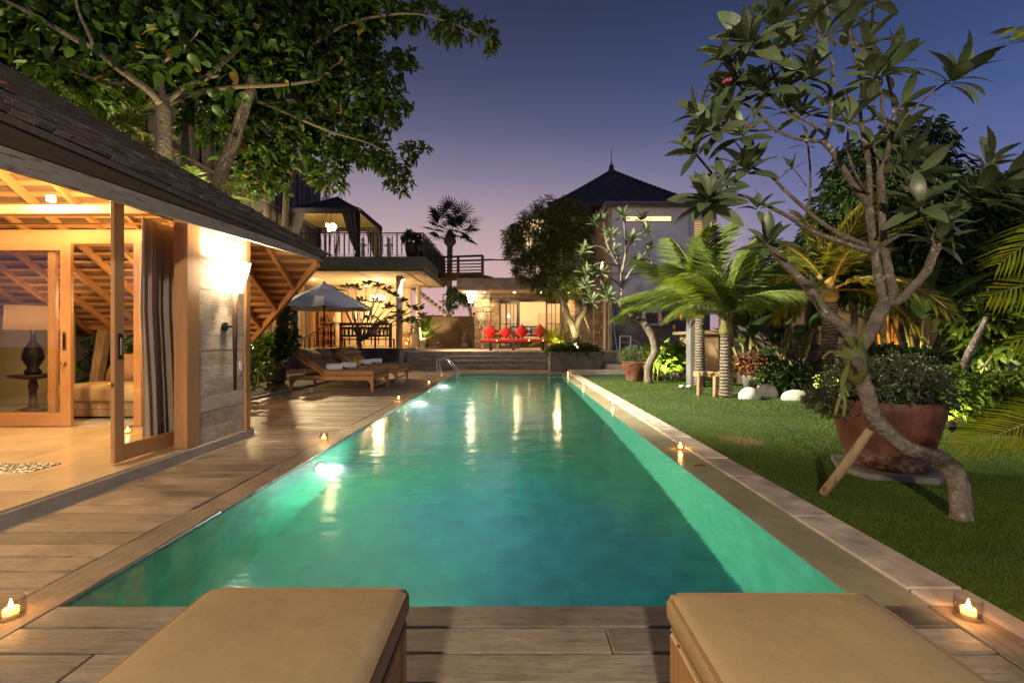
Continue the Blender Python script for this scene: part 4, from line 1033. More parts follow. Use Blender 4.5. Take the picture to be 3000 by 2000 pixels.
# ---------------------------------------------------------------- bedroom wing
bed = thing('bedroom_wing',(1,25,PZ),'stone faced bedroom wing with flat roof and sliding doors behind the red sofa','building')
BY = 25.0; TZ = 3.86
MB().box((-2.95,23.2,3.72),(5.3,30.5,4.33),.03).build('roof_slab', MT['concrete'], bed)
MB().box((-2.80,23.4,3.70),(5.2,30.4,3.717)).build('soffit', MT['ceiling'], bed)
MB().box((-2.17,BY+.06,PZ),(-.86,BY+.22,3.69)).build('wall_core', MT['concrete_dark'], bed)
MB().box((-2.17,BY+.222,PZ),(-1.95,29.5,3.69)).build('side_wall', MT['stone_block'], bed)
MB().box((-.86,BY+.06,3.32),(5.0,BY+.22,3.69)).build('wall_core', MT['concrete_dark'], bed)
MB().box((2.60,BY+.06,PZ),(5.0,BY+.22,3.318)).build('wall_core', MT['concrete_dark'], bed)
rr = random.Random(21); smesh = {}
def stone(x0,x1,z0,z1,y):
    k = (round(x1-x0,2), round(z1-z0,2), rr.randrange(3))
    if k not in smesh:
        w,h = k[0],k[1]; m = MB().box((-w/2+.005,-.05,-h/2+.005),(w/2-.005,.058,h/2-.005),.014)
        m.v = [(a+rr.uniform(-.006,.006),b+(rr.uniform(-.018,.012) if b < .02 else 0),c+rr.uniform(-.006,.006)) for a,b,c in m.v]; smesh[k] = m.mesh('stone_block', MT['stone_block'])
    inst('stone_block', smesh[k], bed, ((x0+x1)/2, y+rr.uniform(-.008,.008), (z0+z1)/2))
def course(xa,xb,z0,z1,y,widths):
    x = xa
    while x < xb-.01:
        w = rr.choice(widths)
        if xb-(x+w) < .14: w = xb-x
        stone(x,x+round(w,2) if x+w < xb else xb,z0,z1,y); x += w
z = PZ; 
while z < 3.66:
    h = .25; z1 = min(z+h,3.69)
    course(-2.20,-1.31,z,z1,BY-.03,[.36,.45,.53]); course(-1.30,-.85,z,z1,BY+.03,[.20,.25,.45])
    if z > 3.2: course(-.85,2.62,z,z1,BY+.03,[.35,.45,.5,.6])
    course(2.62,3.35,z,z1,BY+.03,[.35,.38]); z += h
z = PZ
while z < 3.66: course(4.05,4.72,z,min(z+.25,3.69),BY-1.7,[.3,.35,.37]); z += .25
MB().box((4.1,23.35,PZ),(4.68,23.7,3.69)).build('pier', MT['concrete_dark'], bed)
# sliding doors
def wdoor(x0,x1,y,mull):
    for x in (x0,x1-.10): MB().box((x,y-.03,PZ),(x+.10,y+.03,3.24),.004).build('door_stile', MT['frame_grey'], bed)
    for z,h in ((PZ,.14),(3.14,.10)): MB().box((x0+.101,y-.029,z),(x1-.101,y+.029,z+h),.004).build('door_rail', MT['frame_grey'], bed)
    MB().box((x0+.1,y,PZ+.14),(x1-.1,y+.006,3.14)).build('door_glass', MT['pane'], bed)
    for i in range(mull): x = x0+.1+(x1-x0-.2)*(i+1)/(mull+1); MB().box((x-.02,y-.02,PZ+.141),(x+.02,y+.02,3.139)).build('glazing_bar', MT['frame_grey'], bed)
    MB().box((x0+.101,y-.022,2.02),(x1-.101,y-.020+.04,2.06)).build('glazing_bar', MT['frame_grey'], bed)
MB().box((-.85,BY+.04,3.245),(2.61,BY+.16,3.315)).build('door_head', MT['frame_grey'], bed)
wdoor(-.84,.30,BY+.09,0); wdoor(-.50,.22,BY+.16,2); wdoor(1.72,2.60,BY+.09,2)
# room behind
MB().box((-1.94,29.3,PZ),(5,29.45,3.69)).build('room_wall', MT['cream_wall'], bed); MB().box((4.8,BY+.23,PZ),(5,29.29,3.69)).build('room_wall', MT['cream_wall'], bed)
MB().box((-1.94,BY+.23,PZ-.02),(4.8,29.29,PZ+.012)).build('room_floor', MT['floor_tile'], bed)
MB().box((1.55,29.2,PZ+.013),(2.65,29.295,2.85),.01).build('inner_door', plain('inner_door',(.48,.36,.22),.6,.06,2,.05), bed)
for x,p in ((.2,110),(2.6,100)): lamp('bedroom_light','POINT',(x,27.4,3.2),p,(1.0,.72,.40),bed,.15)
for x in (-1.6,.0,1.4,2.9):
    q = MB().lathe([(.001,0),(.05,0),(.06,.02)],12,(x,24.35,3.672)).build('downlight', MT['bulb_soft'], bed)
    lamp('soffit_light','SPOT',(x,24.45,3.66),130,WARM,bed,.04,target=(x,24.95,1.0),spot=110,blend=.8)
lamp('soffit_light','SPOT',(-2.4,24.4,3.66),90,WARMW,bed,.05,target=(-2.45,26,3.0),spot=150,blend=.8)
t = thing('bed',(.7,28.0,PZ),'bed with blue cushions inside the bedroom behind the sofa','bed')
MB().box((-.2,27.2,PZ+.02),(1.7,29.1,PZ+.42),.03).build('base', MT['dark_wood_x'], t); MB().box((-.2,27.2,PZ+.421),(1.7,29.1,PZ+.68),.06).build('mattress', MT['towel'], t)
MB().box((-.3,29.12,PZ+.02),(1.8,29.2,PZ+1.35),.02).build('headboard', MT['dark_wood_x'], t)
plain('blue_fabric',(.10,.22,.34),.85,.1,4,.1)
bp = pillow_mesh(.6,.2,'pillow',MT['blue_fabric'])
for i,x in enumerate((.1,.75,1.4)): tag(inst('pillow',bp,None,(x,28.85,PZ+.98),(R(-15),0,0)),['left','middle','right'][i]+' blue pillow on the bed inside the bedroom','pillow','bed pillows')
# sun ornament on the stone wall
t = thing('wall_ornament',(XA(1411,24.9),24.9,2.35),'pale carved sun ornament hanging on the stone wall','ornament')
ox = XA(1411,24.9)
for nm,prof in (('disc',[(.001,0),(.10,.02),(.12,.0)]),('ring',[(.14,0),(.155,.02),(.20,.02),(.21,0)])):
    q = MB().lathe(prof,18,cap=False); q.v = [(ox+a,24.89-c,2.42+b) for a,b,c in q.v]; q.build(nm, MT['white_pot'], t, True)
for i in range(12):
    a = 2*math.pi*i/12; MB().beam((ox+.20*math.cos(a),24.88,2.42+.20*math.sin(a)),(ox+.29*math.cos(a),24.88,2.42+.29*math.sin(a)),.05,.02,up=(0,1,0)).build('ray', MT['white_pot'], t)
for dx in (-.07,.07): MB().beam((ox+dx*.5,24.88,2.18),(ox+dx*1.6,24.88,1.80),.07,.015,up=(0,1,0)).build('ribbon', MT['white_pot'], t)
# roof-top railing
t = thing('roof_railing',(1,23.3,4.33),'thin dark rail on posts with wire mesh along the bedroom roof','railing')
MB().box((-1.25,23.27,5.22),(4.6,23.33,5.28)).build('handrail', MT['dark_wood_x'], t)
for x in (.08,1.9,3.4): MB().box((x-.05,23.25,4.331),(x+.05,23.35,5.22)).build('post', MT['dark_wood'], t)
m = MB()
for i in range(12): m.box((.2+.15*i,23.298,4.34),(.203+.15*i,23.302,5.2))
for i in range(6): m.box((.15,23.293,4.45+.14*i),(1.85,23.297,4.453+.14*i))
m.build('wire_mesh', MT['metal_dark'], t)['kind'] = 'stuff'
torch('torch_lamp',(XA(1380,24.3),24.3,ZA(975,24.3)),'glowing torch shaped lamp at the left corner of the stone wall',(.12,.6),45,k=1.45)

# ---------------------------------------------------------------- tall house with pyramid roof
th = thing('tall_house',(6,24,0),'two storey white house with dark tiled pyramid roof and spire','house')
MB().box((2.3,26.0,4.34),(9.6,30.6,8.4)).build('upper_wall', MT['cream_wall'], th)
MB().box((4.55,22.0,0),(4.72,25.95,7.55)).build('return_wall', plain('peach_lit_wall',(.52,.38,.25),.85,.06,2,.1), th)  # peach tone paints warm light onto the white house's return face
MB().box((4.722,22.0,3.0),(8.55,22.2,7.55)).build('front_wall', MT['white_wall'], th)
MB().box((4.45,22.1,0),(9.5,22.3,2.99)).build('lower_wall', MT['grey_wall'], th)
MB().box((8.552,22.0,3.0),(9.6,22.2,4.9)).box((8.552,22.0,6.95),(9.6,22.2,7.55)).box((8.552,22.0,4.902),(8.70,22.2,6.948)).box((9.12,22.0,4.902),(9.2,22.2,6.948)).box((9.58,22.0,4.902),(9.75,22.2,6.948)).build('front_wall', MT['white_wall'], th)
MB().box((9.76,22.01,3.0),(9.8,26,7.5)).build('side_wall', MT['white_wall'], th)
MB().box((4.3,21.6,7.56),(10.2,26,7.75),.02).build('flat_roof', MT['concrete_dark'], th)
def lit(name,lo,hi,st,col=(1,.66,.30)):
    MB().box(lo,hi).build(name, MT.get('lit_%s'%st) or emit('lit_%s'%st, col, st), th)
MB().tube([(4.35,21.55,7.55),(10.15,21.55,7.55)],.06,8).build('gutter', MT['frame_grey'], th); MB().tube([(8.45,21.94,7.5),(8.45,21.94,3.05)],.04,8).build('downpipe', MT['grey_pot'], th)
MB().box((4.725,21.965,4.30),(9.75,21.998,4.38)).build('string_course', MT['concrete'], th)
# strip window, blinds
MB().box((5.35,21.985,6.86),(7.62,21.998,7.16)).build('window_frame', MT['frame_grey'], th); lit('lit_pane',(5.40,21.97,6.90),(7.57,21.984,7.12),1.15)
MB().box((6.55,21.962,6.90),(6.57,21.969,7.12)).build('glazing_bar', MT['frame_grey'], th)
for x0 in (8.72,9.22):
    MB().box((x0,22.1,4.92),(x0+.38,22.12,6.93)).build('lit_blind', MT.get('lit_blind') or emit('lit_blind',(1,.58,.24),.55), th)
    for i in range(25): MB().box((x0,22.06,4.95+.08*i),(x0+.38,22.075,4.985+.08*i)).build('blind_slat', MT['bamboo_fence'], th)
# upper storey windows behind the tree
for (a,b,c,d) in ((1522,1606,645,728),(1570,1606,782,814)):
    MB().box((XA(a,25.95),25.93,ZA(d,25.95)),(XA(b,25.95),25.95,ZA(c,25.95))).build('lit_window', MT.get('lit_1.0') or emit('lit_1.0',(1,.66,.32),1.0), th)
for x in (1550,1578): MB().box((XA(x,25.9)-.03,25.88,ZA(728,25.9)),(XA(x,25.9)+.03,25.92,ZA(645,25.9))).build('window_bar', MT['dark_wood'], th)
# pyramid roof with courses of tiles (real steps) and ridge caps
cxr, cyr, zr0, zr1 = 5.95, 27.9, 8.20, 11.45; hw, hd_ = 4.15, 4.0
def roof_pt(f): return (1-f)**1.0
rows = 26
m = MB()
for side in range(4):
    for r in range(rows):
        f0, f1 = r/rows, (r+1)/rows
        def pt(f, u, dz):
            k = 1-f; x = hw*k; y = hd_*k; z = zr0+(zr1-zr0)*(f**1.08)+dz
            return {0:(cxr+x*u,cyr-y,z),1:(cxr+x,cyr+y*u,z),2:(cxr-x*u,cyr+y,z),3:(cxr-x,cyr-y*u,z)}[side]
        n = max(2,int(22*(1-f0)))
        for i in range(n):
            u0 = -1+2*i/n; u1 = -1+2*(i+.94)/n; j = random.uniform(0,.012)
            a,b,c,d = pt(f0,u0,.05+j),pt(f0,u1,.05+j),pt(f1,u1,.012),pt(f1,u0,.012); e,g = pt(f0,u0,-.01),pt(f0,u1,-.01)
            m.add([a,b,c,d,e,g],[(0,1,2,3),(4,5,1,0)])
plain('roof_tile',(.050,.042,.048),.7,.25,3,.3,rnd=0)
m.build('roof_tiles', MT['roof_tile'], th)['kind'] = 'stuff'
MB().add([(cxr-hw,cyr-hd_,zr0-.02),(cxr+hw,cyr-hd_,zr0-.02),(cxr+hw,cyr+hd_,zr0-.02),(cxr-hw,cyr+hd_,zr0-.02),(cxr,cyr,zr1-.05)],[(0,1,4),(1,2,4),(2,3,4),(3,0,4),(3,2,1,0)]).build('roof_base', MT['roof_tile'], th)
for (sx,sy) in ((-1,-1),(1,-1)):
    for i in range(20):
        f = i/20; f2 = (i+.9)/20; g = lambda f: (cxr+sx*hw*(1-f), cyr+sy*hd_*(1-f), zr0+(zr1-zr0)*(f**1.08)+.06)
        MB().tube([g(f),g(f2)],[.12,.085],6).build('ridge_tile', MT['roof_tile'], th)
MB().lathe([(.32,-.25),(.22,0),(.13,.25),(.16,.32),(.07,.42),(.03,.55)],10,(cxr,cyr,zr1)).build('finial', MT['roof_tile'], th, True)
MB().tube([(cxr,cyr,zr1+.5),(cxr+.02,cyr,ZA(436,27.9))],[.03,.01],6).build('spire', MT['metal_dark'], th)
# air-conditioner, hose, ladder against the grey wall
t = thing('air_conditioner',(7.4,21.9,2.4),'white wall mounted air conditioner box on the grey wall','air conditioner')
MB().box((6.2,21.75,1.85),(7.05,22.09,2.55),.02).build('case', MT['white_plastic'], t); MB().box((6.3,21.735,1.95),(6.85,21.749,2.45)).build('grille', MT['frame_grey'], t)
one('blue_hose', MB().tube([U(1797,905,21.6),U(1800,960,21.6),U(1808,1020,21.5),U(1816,1064,21.0)],.035,6), plain('blue_plastic',(.05,.18,.42),.5,.1,3,0), 'blue hose hanging down the grey wall beside the step ladder','hose',smooth=True)
t = thing('step_ladder',(6.2,21.2,PZ),'small white step ladder leaning by the grey wall','ladder')
for x in (1815,1846): MB().tube([U(x,1060,20.8),U(x+2,985,21.3)],.025,6).build('rail', MT['white_plastic'], t)
for y in (985,1003,1020,1038): MB().tube([U(1815,y,21.1),U(1847,y,21.1)],.02,6).build('rung', MT['white_plastic'], t)
# kerb steps from lawn to the platform on the right
one('garden_kerb', MB().box((1.91,15.6,-.08),(6.5,16.1,.13),.015).box((3.3,16.102,-.08),(6.3,18.5,.30),.015), MT['concrete'], 'low concrete kerb step between the lawn and the stone planter','kerb')
# tall plank screen at the far left
sc_ = thing('plank_screen',(-11.6,15,0),'very tall screen of weathered vertical boards behind the left trees','fence')
pb = [MB().box((-.02,-.115,0),(.02,.115,11.5+k*.25),.006).mesh('board', MT['bamboo_fence']) for k in range(4)]
for i in range(88):
    y = 6.0+.243*i; inst('board', random.choice(pb), sc_, (-11.6+random.uniform(-.03,.03), y, random.uniform(-.3,.0)), (random.uniform(-.006,.006),0,random.uniform(-.04,.04)))
for z in (4.4,7.55): MB().box((-11.57,6,z),(-11.50,27.4,z+.09)).build('rail', MT['raw_timber'], sc_)
MB().box((-11.75,6,0),(-11.66,27.4,10.5)).build('backing', MT['metal_dark'], sc_)
one('flood_lamp', MB().tube([U(833,634,20.8),U(833,634,20.8)+Vector((0,.12,0))],.10,16), emit('flood_lens',(1,.86,.5),130),'bright round floodlight shining beside the gazebo','floodlight')
MB().box(tuple(U(833,634,20.93)-Vector((.13,0,.13))),tuple(U(833,634,20.93)+Vector((.13,.1,.13))),.01).build('housing', MT['metal_dark'], SC.objects['flood_lamp'])
MB().tube([U(833,634,20.98),U(833,634,20.98)*1.0+Vector((0,0,-3.0))],.04,8).build('pole', MT['metal_dark'], SC.objects['flood_lamp'])
lamp('floodlamp_light','SPOT',tuple(U(833,634,20.6)),3600,(1,.74,.38),SC.objects['flood_lamp'],.08,target=(-4.2,11.8,.2),spot=62,blend=.8)
# ================================================================== furniture and small things
# --- near loungers, seen from behind the foot end
def near_lounger(x0, x1, yf, lab):
    t = thing('sun_lounger',((x0+x1)/2,yf-.9,0),lab,'lounger','near sun loungers')
    z = .345; L = 1.95; y0 = yf-L
    c = cushion((x0-.005,y0,z+.005),(x1+.005,yf,z+.118),.035,bulge=.012)
    cu = c.build('cushion', MT['cushion_tan'], t, True)
    for zz in (z+.102,z+.022):
        k = .006; pts = [(x0+.022,y0+.03,zz),(x0-.003,y0+.05,zz),(x0-.003,yf-.035,zz),(x0+.03,yf+.002,zz),(x1-.03,yf+.002,zz),(x1+.003,yf-.035,zz),(x1+.003,y0+.05,zz)]
        MB().tube(pts,.0035,5,False).build('piping', MT['cushion_brown'], cu, True)
    for xx in (x0+.022,x1-.022): MB().box((xx-.022,y0,z-.11),(xx+.022,yf-.075,z),.006).build('side_rail', MT['teak_y'], t)
    MB().box((x0+.046,yf-.062,z-.11),(x1-.046,yf-.022,z),.006).build('end_rail', MT['teak_x'], t)
    for xx in (x0+.028,x1-.028):
        for yy in (yf-.045,yf-1.5): MB().box((xx-.03,yy-.03,0),(xx+.03,yy+.03,z+.002),.006).build('leg', MT['teak'], t)
    for xx in (x0+.022,x1-.022):
        m = MB(); n = 6; pts = [(0,0)]+[(.13*math.cos(a),-.13*math.sin(a)) for a in [math.pi/2*i/n for i in range(n+1)]]
        pts = [(0,0),(-.14,0),(-.10,-.012),(-.055,-.045),(-.02,-.09),(0,-.14)]
        vs = [(xx-.016,yf-.077+a,z-.112+b) for a,b in pts]+[(xx+.016,yf-.077+a,z-.112+b) for a,b in pts]; k = len(pts)
        m.add(vs,[tuple(range(k)),tuple(range(2*k-1,k-1,-1))]+[(i,i+k,(i+1)%k+k,(i+1)%k) for i in range(k)]); m.build('bracket', MT['teak_y'], t)
    for i in range(13): y = y0+.08+.14*i; MB().box((x0+.046,y,z-.03),(x1-.046,y+.09,z-.005),.004).build('slat', MT['teak_x'], t)
    return t
near_lounger(-.912,-.322,1.372,'tan cushioned teak lounger in the foreground left of the camera path')
near_lounger(.455,1.035,1.345,'tan cushioned teak lounger in the foreground at the right')

# --- far double loungers
def far_lounger():
    t = thing('double_lounger',(0,0,0),'x','lounger','double loungers')
    L, W = 1.92, 1.30; z = .36
    for y in (.03,W-.03): MB().box((0.062,y-.025,z-.10),(L-.062,y+.025,z),.006).build('side_rail', MT['teak_x'], t)
    for x in (.03,L-.03):
        for y in (.03,W-.03): MB().box((x-.03,y-.03,0),(x+.03,y+.03,z+.002),.006).build('leg', MT['teak'], t)
    for x in (.03,L-.03): MB().box((x-.02,.062,z-.10),(x+.02,W-.062,z),.006).build('end_rail', MT['teak_y'], t)
    MB().box((L-.05,.06,.10),(L-.01,W-.06,.15),.006).build('stretcher', MT['teak_y'], t)
    for i in range(9): x = .82+.125*i; MB().box((x,.056,z-.03),(x+.085,W-.056,z-.004),.004).build('slat', MT['teak_y'], t)
    for x in (.03,L-.03):   # curved brackets
        s = 1 if x < 1 else -1
        for y in (.03,W-.03):
            pts = [(0,0),(.12,0),(.07,-.02),(.03,-.06),(0,-.12)]; k = len(pts); xx = x+s*.031
            vs = [(xx+s*a,y-.014,z-.101+b) for a,b in pts]+[(xx+s*a,y+.014,z-.101+b) for a,b in pts]
            MB().add(vs,[tuple(range(k)),tuple(range(2*k-1,k-1,-1))]+[(i,i+k,(i+1)%k+k,(i+1)%k) for i in range(k)]).build('bracket', MT['teak_x'], t)
    cushion((.80,.0,z+.002),(L+.01,W,z+.115),.03,bulge=.008).build('seat_cushion', MT['cushion_brown'], t, True)
    ang = R(33); Mx = Matrix.Translation((.80,0,z+.01)) @ Matrix.Rotation(ang,4,'Y')
    for k in range(2):
        y0 = .01+.645*k; 
        b = cushion((-.76,y0,.03),(.0,y0+.63,.115),.03,bulge=.015); b.v = [tuple(Mx @ Vector(v)) for v in b.v]; b.build('back_cushion', MT['cushion_brown'], t, True)
        b = cushion((-.78,y0+.04,.118),(-.47,y0+.59,.225),.045,bulge=.015); b.v = [tuple(Mx @ Vector(v)) for v in b.v]; b.build('head_pillow', MT['cushion_brown'], t, True)
        fr = MB().box((-.76,y0+.01,-.02),(-.0,y0+.05,.026)).box((-.76,y0+.58,-.02),(-.0,y0+.62,.026)).box((-.76,y0+.052,-.02),(-.71,y0+.578,.024)); fr.v = [tuple(Mx @ Vector(v)) for v in fr.v]; fr.build('back_frame', MT['teak_x'], t)
        MB().beam((.18,y0+.3,z-.05),(.30,y0+.3,z+.27),.03,.03).build('back_support', MT['teak'], t)
    return t
d1 = far_lounger(); d1.location = (-5.14,10.38,0); d1['label'] = 'nearer teak double lounger with brown cushions and two white towels'
d2 = copy_tree(d1, None, (-5.15,12.55,0), label='farther teak double lounger beside the juice tray')
def towel(x,y,z,lab,rz=0.0):
    t = thing('rolled_towel',(x,y,z),lab,'towel','rolled towels')
    m = MB(); n = 40; pts = []
    for i in range(n):
        a = i*.5; r = .012+.0028*i*.95; pts.append((r*math.cos(a), r*math.sin(a)))
    rr_ = max(math.hypot(*p) for p in pts)
    q = MB(); k = 18; L = .36
    for xx in (-L/2,-L/2+.012,0,L/2-.012,L/2):
        sc = .92 if abs(xx) > L/2-.005 else 1
        for j in range(k): a = 2*math.pi*j/k; q.v.append((xx, .075*sc*math.cos(a), .075+.075*sc*math.sin(a)))
    for i in range(4):
        for j in range(k): j2=(j+1)%k; q.f.append((i*k+j,i*k+j2,(i+1)*k+j2,(i+1)*k+j)); q.m.append(0)
    q.f += [tuple(range(k-1,-1,-1)), tuple(4*k+j for j in range(k))]; q.m += [0,0]
    Mx = Matrix.Translation((x,y,z)) @ Matrix.Rotation(rz,4,'Z'); q.v = [tuple(Mx @ Vector(v)) for v in q.v]; q.build('roll', MT['towel'], t, True)
    s = MB().tube([tuple(Mx @ Vector((L/2+.001, .062*(1-i/26)*math.cos(i*.7), .075+.062*(1-i/26)*math.sin(i*.7)))) for i in range(24)],.005,4,False); s.build('roll_end', MT['towel'], t, True)
SZ = .477
towel(-4.22,10.66,SZ,'white rolled towel on the nearer double lounger, front one',.35)
towel(-4.12,11.32,SZ,'white rolled towel on the nearer double lounger, rear one',.35)
towel(-4.22,12.85,SZ,'white rolled towel on the farther double lounger left of the juice jug',.35)
towel(-4.12,13.5,SZ,'white rolled towel on the farther double lounger right of the juice jug',.35)
# drinks table between the loungers
t = thing('drinks_table',(-4.1,12.12,0),'small teak side table between the two double loungers','table')
MB().box((-4.45,11.85,.40),(-3.75,12.4,.44),.008).build('table_top', MT['teak_x'], t)
for x in (-4.4,-3.8):
    for y in (11.9,12.35): MB().box((x-.025,y-.025,0),(x+.025,y+.025,.398),.005).build('leg', MT['teak'], t)
one('white_tray', MB().lathe([(.21,0),(.23,.008),(.24,.025),(.225,.02),(.20,.012)],20,(-4.2,12.1,.442)), MT['white_plastic'], 'white round tray under the juice glasses between the loungers','tray',smooth=True)
plain('orange_juice',(.75,.34,.03),.3,.06,4,0)
for i,(x,y,h) in enumerate(((-4.25,12.12,.26),(-4.12,12.06,.20),(-4.18,12.2,.22))):
    t = thing('juice_glass',(x,y,.456),['tallest orange juice glass on the white tray','front orange juice glass on the white tray','rear orange juice glass on the white tray'][i],'glass','juice glasses')
    MB().lathe([(.045,0),(.05,h)],16,(x,y,.456),cap=False).build('glass', MT['cup_glass'], t, True); MB().lathe([(.043,.006),(.047,h*.85)],16,(x,y,.456)).build('juice', MT['orange_juice'], t, True)

# --- candles in glass cups
def candle_proto():
    t = thing('candle_cup',(0,0,0),'x','candle','candle cups round the pool'); r = .047
    MB().lathe([(.001,.0),(r,.0),(r+.001,.012),(r+.001,.085),(r-.0025,.085),(r-.003,.014),(.001,.013)],22,cap=False).build('glass_cup', MT['cup_glass'], t, True)
    MB().lathe([(.026,.014),(.027,.036),(.022,.040),(.001,.038)],16,cap=False).build('wax', MT['wax_glow'], t, True)
    MB().lathe([(.001,.040),(.0055,.046),(.0075,.054),(.004,.066),(.0005,.078)],10,cap=False).build('flame', MT['flame'], t, True)
    l = lamp('candle_light','POINT',(0,0,.062),1.5,(1,.47,.14),None,.012); l.parent = t
    return t
tt = NT('wax_glow'); p = tt.prin((.85,.55,.22),.5); p.inputs['Emission Color'].default_value = (1,.52,.14,1); p.inputs['Emission Strength'].default_value = 1.6; MT['wax_glow'] = tt.done(p)
cands = [(-2.18,1.97,0,'glass candle cup at the bottom left corner of the photo'),(-2.26,5.4,0,'glass candle cup on the deck edge facing the bright pool lamp'),(-2.29,9.0,0,'glass candle cup on the deck edge in front of the double loungers'),
 (-2.29,12.2,0,'glass candle cup on the deck edge by the farther lounger'),(-2.5,15.7,0,'glass candle cup on the deck behind the chrome pool ladder'),(1.83,15.55,-.0,'glass candle cup at the far right corner of the pool below the stone planter'),
 (1.80,11.9,WZ+.007,'farthest glass candle cup on the overflow ledge'),(1.80,8.35,WZ+.007,'middle glass candle cup on the overflow ledge'),(1.83,5.02,WZ+.007,'nearest glass candle cup on the overflow ledge'),(1.965,1.97,0,'glass candle cup beside the right foreground lounger'),
 (-4.53,5.33,FZ,'candle cup added on the pavilion floor for a reflection in the door glass')]  # this cup stands in for a candle reflected in the door glass
cp = candle_proto()
for i,(x,y,z,lab) in enumerate(cands):
    if i == 0: cp.location = (x,y,z); cp['label'] = lab
    else: copy_tree(cp, None, (x,y,z), label=lab)
# --- pool ladder
t = thing('pool_ladder',(-2.1,14.4,0),'chrome pool ladder with two looped handrails at the far left','ladder')
for y in (14.1,14.62):
    pts = [(-2.42,y,0),(-2.42,y,.04),(-2.50,y,.22),(-2.56,y,.40),(-2.55,y,.52),(-2.47,y,.61),(-2.36,y,.63),(-2.24,y,.58),(-2.05,y,.36),(-1.93,y,.20),(-1.91,y,.05),(-1.91,y,-.9)]
    pts = [(x+.14,yy,z) for x,yy,z in pts]
    sm = []
    for i in range(len(pts)-1):
        for k in range(3): sm.append(Vector(pts[i]).lerp(Vector(pts[i+1]),k/3))
    sm.append(Vector(pts[-1])); 
    for _ in range(3): sm = [sm[0]]+[(sm[i-1]+sm[i]*2+sm[i+1])/4 for i in range(1,len(sm)-1)]+[sm[-1]]
    MB().tube(sm,.021,10).build('handrail', MT['chrome'], t, True)
for z in (-.25,-.5,-.75): MB().box((-1.83,14.1,z),(-1.73,14.62,z+.02)).build('rung', MT['chrome'], t)
# --- parasol
t = thing('parasol',(-6.06,14.5,-.05),'pale blue canvas market umbrella behind the loungers','umbrella')
ux,uy = -6.06,14.5
MB().tube([(ux,uy,0),(ux,uy,2.95)],.026,10).build('pole', MT['dark_wood'], t, True)
MB().lathe([(.28,0),(.28,.05),(.10,.09),(.06,.3)],16,(ux,uy,-.05)).build('base', MT['concrete_dark'], t)
MB().lathe([(.05,0),(.045,.06),(.03,.10),(.001,.12)],10,(ux,uy,2.93)).build('finial', MT['dark_wood'], t, True)
n = 8; rim = [(ux+1.52*math.cos(2*math.pi*(i+.5)/n), uy+1.52*math.sin(2*math.pi*(i+.5)/n), 2.18) for i in range(n)]
for i in range(n):
    a,b = Vector(rim[i]), Vector(rim[(i+1)%n]); top = Vector((ux,uy,2.90)); m = MB(); g = 6
    for r in range(g+1):
        f = r/g; p,q = top.lerp(a,f), top.lerp(b,f)
        for c in range(g+1):
            u = c/g; P = p.lerp(q,u); m.v.append((P.x,P.y,P.z-.045*math.sin(math.pi*f*.9)*math.sin(math.pi*u)-.03*f*f*math.sin(math.pi*u)+.05*math.sin(math.pi*f)))
    for r in range(g):
        for c in range(g): k = r*(g+1)+c; m.f.append((k,k+g+1,k+g+2,k+1)); m.m.append(0)
    m.build('canopy_panel', MT['canvas'], t, True)
    MB().tube([(ux,uy,2.84),tuple((top+a)/2-Vector((0,0,.01))),tuple(a-Vector((0,0,.03)))],.011,5).build('rib', MT['dark_wood'], t)
MB().lathe([(.46,2.735),(.30,2.85),(.05,2.985)],8,(ux,uy,0),cap=False).build('vent_cap', MT['canvas'], t)

# --- red sofa and low table on the terrace
t = thing('terrace_sofa',(0,22.2,PZ),'long wooden terrace sofa with red seat cushion','sofa')
sx0,sx1,sy = -1.62,1.58,21.75
for x in (sx0+.08,sx1-.08,0):
    for y in (sy+.05,sy+.75): MB().box((x-.05,y-.05,PZ),(x+.05,y+.05,PZ+(.40 if y < sy+.5 else .92)),.008).build('leg', MT['raw_timber'], t)
MB().box((sx0,sy,PZ+.30),(sx1,sy+.8,PZ+.38),.01).build('seat_frame', MT['raw_timber'], t)
for z in (.62,.82): MB().box((sx0,sy+.72,PZ+z),(sx1,sy+.78,PZ+z+.12),.008).build('back_rail', MT['raw_timber'], t)
cushion((sx0+.02,sy-.02,PZ+.385),(sx1-.02,sy+.7,PZ+.51),.035,bulge=.01).build('seat_cushion', MT['red_fabric'], t, True)
rp = pillow_mesh(.56,.22,'red_pillow',MT['red_fabric'])
for i,(x,s,tw) in enumerate(((1434,1.0,.06),(1482,.90,-.05),(1529,1.0,.04),(1583,1.0,-.03))):
    o = inst('red_pillow', rp, None, (XA(x,22.2),22.2,PZ+.51+.375*s), Euler((R(-14),R(45)+tw,0)), s)
    tag(o,['leftmost red square pillow standing on its corner on the sofa','second red pillow from the left on the sofa, slightly smaller','third red pillow from the left on the sofa','rightmost red square pillow standing on its corner on the sofa'][i],'pillow','red sofa pillows')
t = thing('low_table',(0.1,20.4,PZ),'rough live edge timber low table in front of the red sofa','table')
m = MB(); rr = random.Random(3); n = 26
for k,(zz) in enumerate((PZ+.36,PZ+.425)):
    for i in range(n+1):
        x = XA(1407,20.4)+(XA(1618,20.4)-XA(1407,20.4))*i/n; sag = -.045*math.sin(math.pi*i/n)
        m.v.append((x,20.08+rr.uniform(-.03,.03)+.02*k,zz+sag)); m.v.append((x,20.72+rr.uniform(-.03,.03),zz+sag))
b = 2*(n+1)
for i in range(n):
    m.f += [(2*i,2*i+1,2*i+3,2*i+2),(b+2*i,b+2*i+2,b+2*i+3,b+2*i+1),(2*i,2*i+2,b+2*i+2,b+2*i),(2*i+1,b+2*i+1,b+2*i+3,2*i+3)]; m.m += [0]*4
m.f += [(0,b,b+1,1),(2*n,2*n+1,b+2*n+1,b+2*n)]; m.m += [0,0]
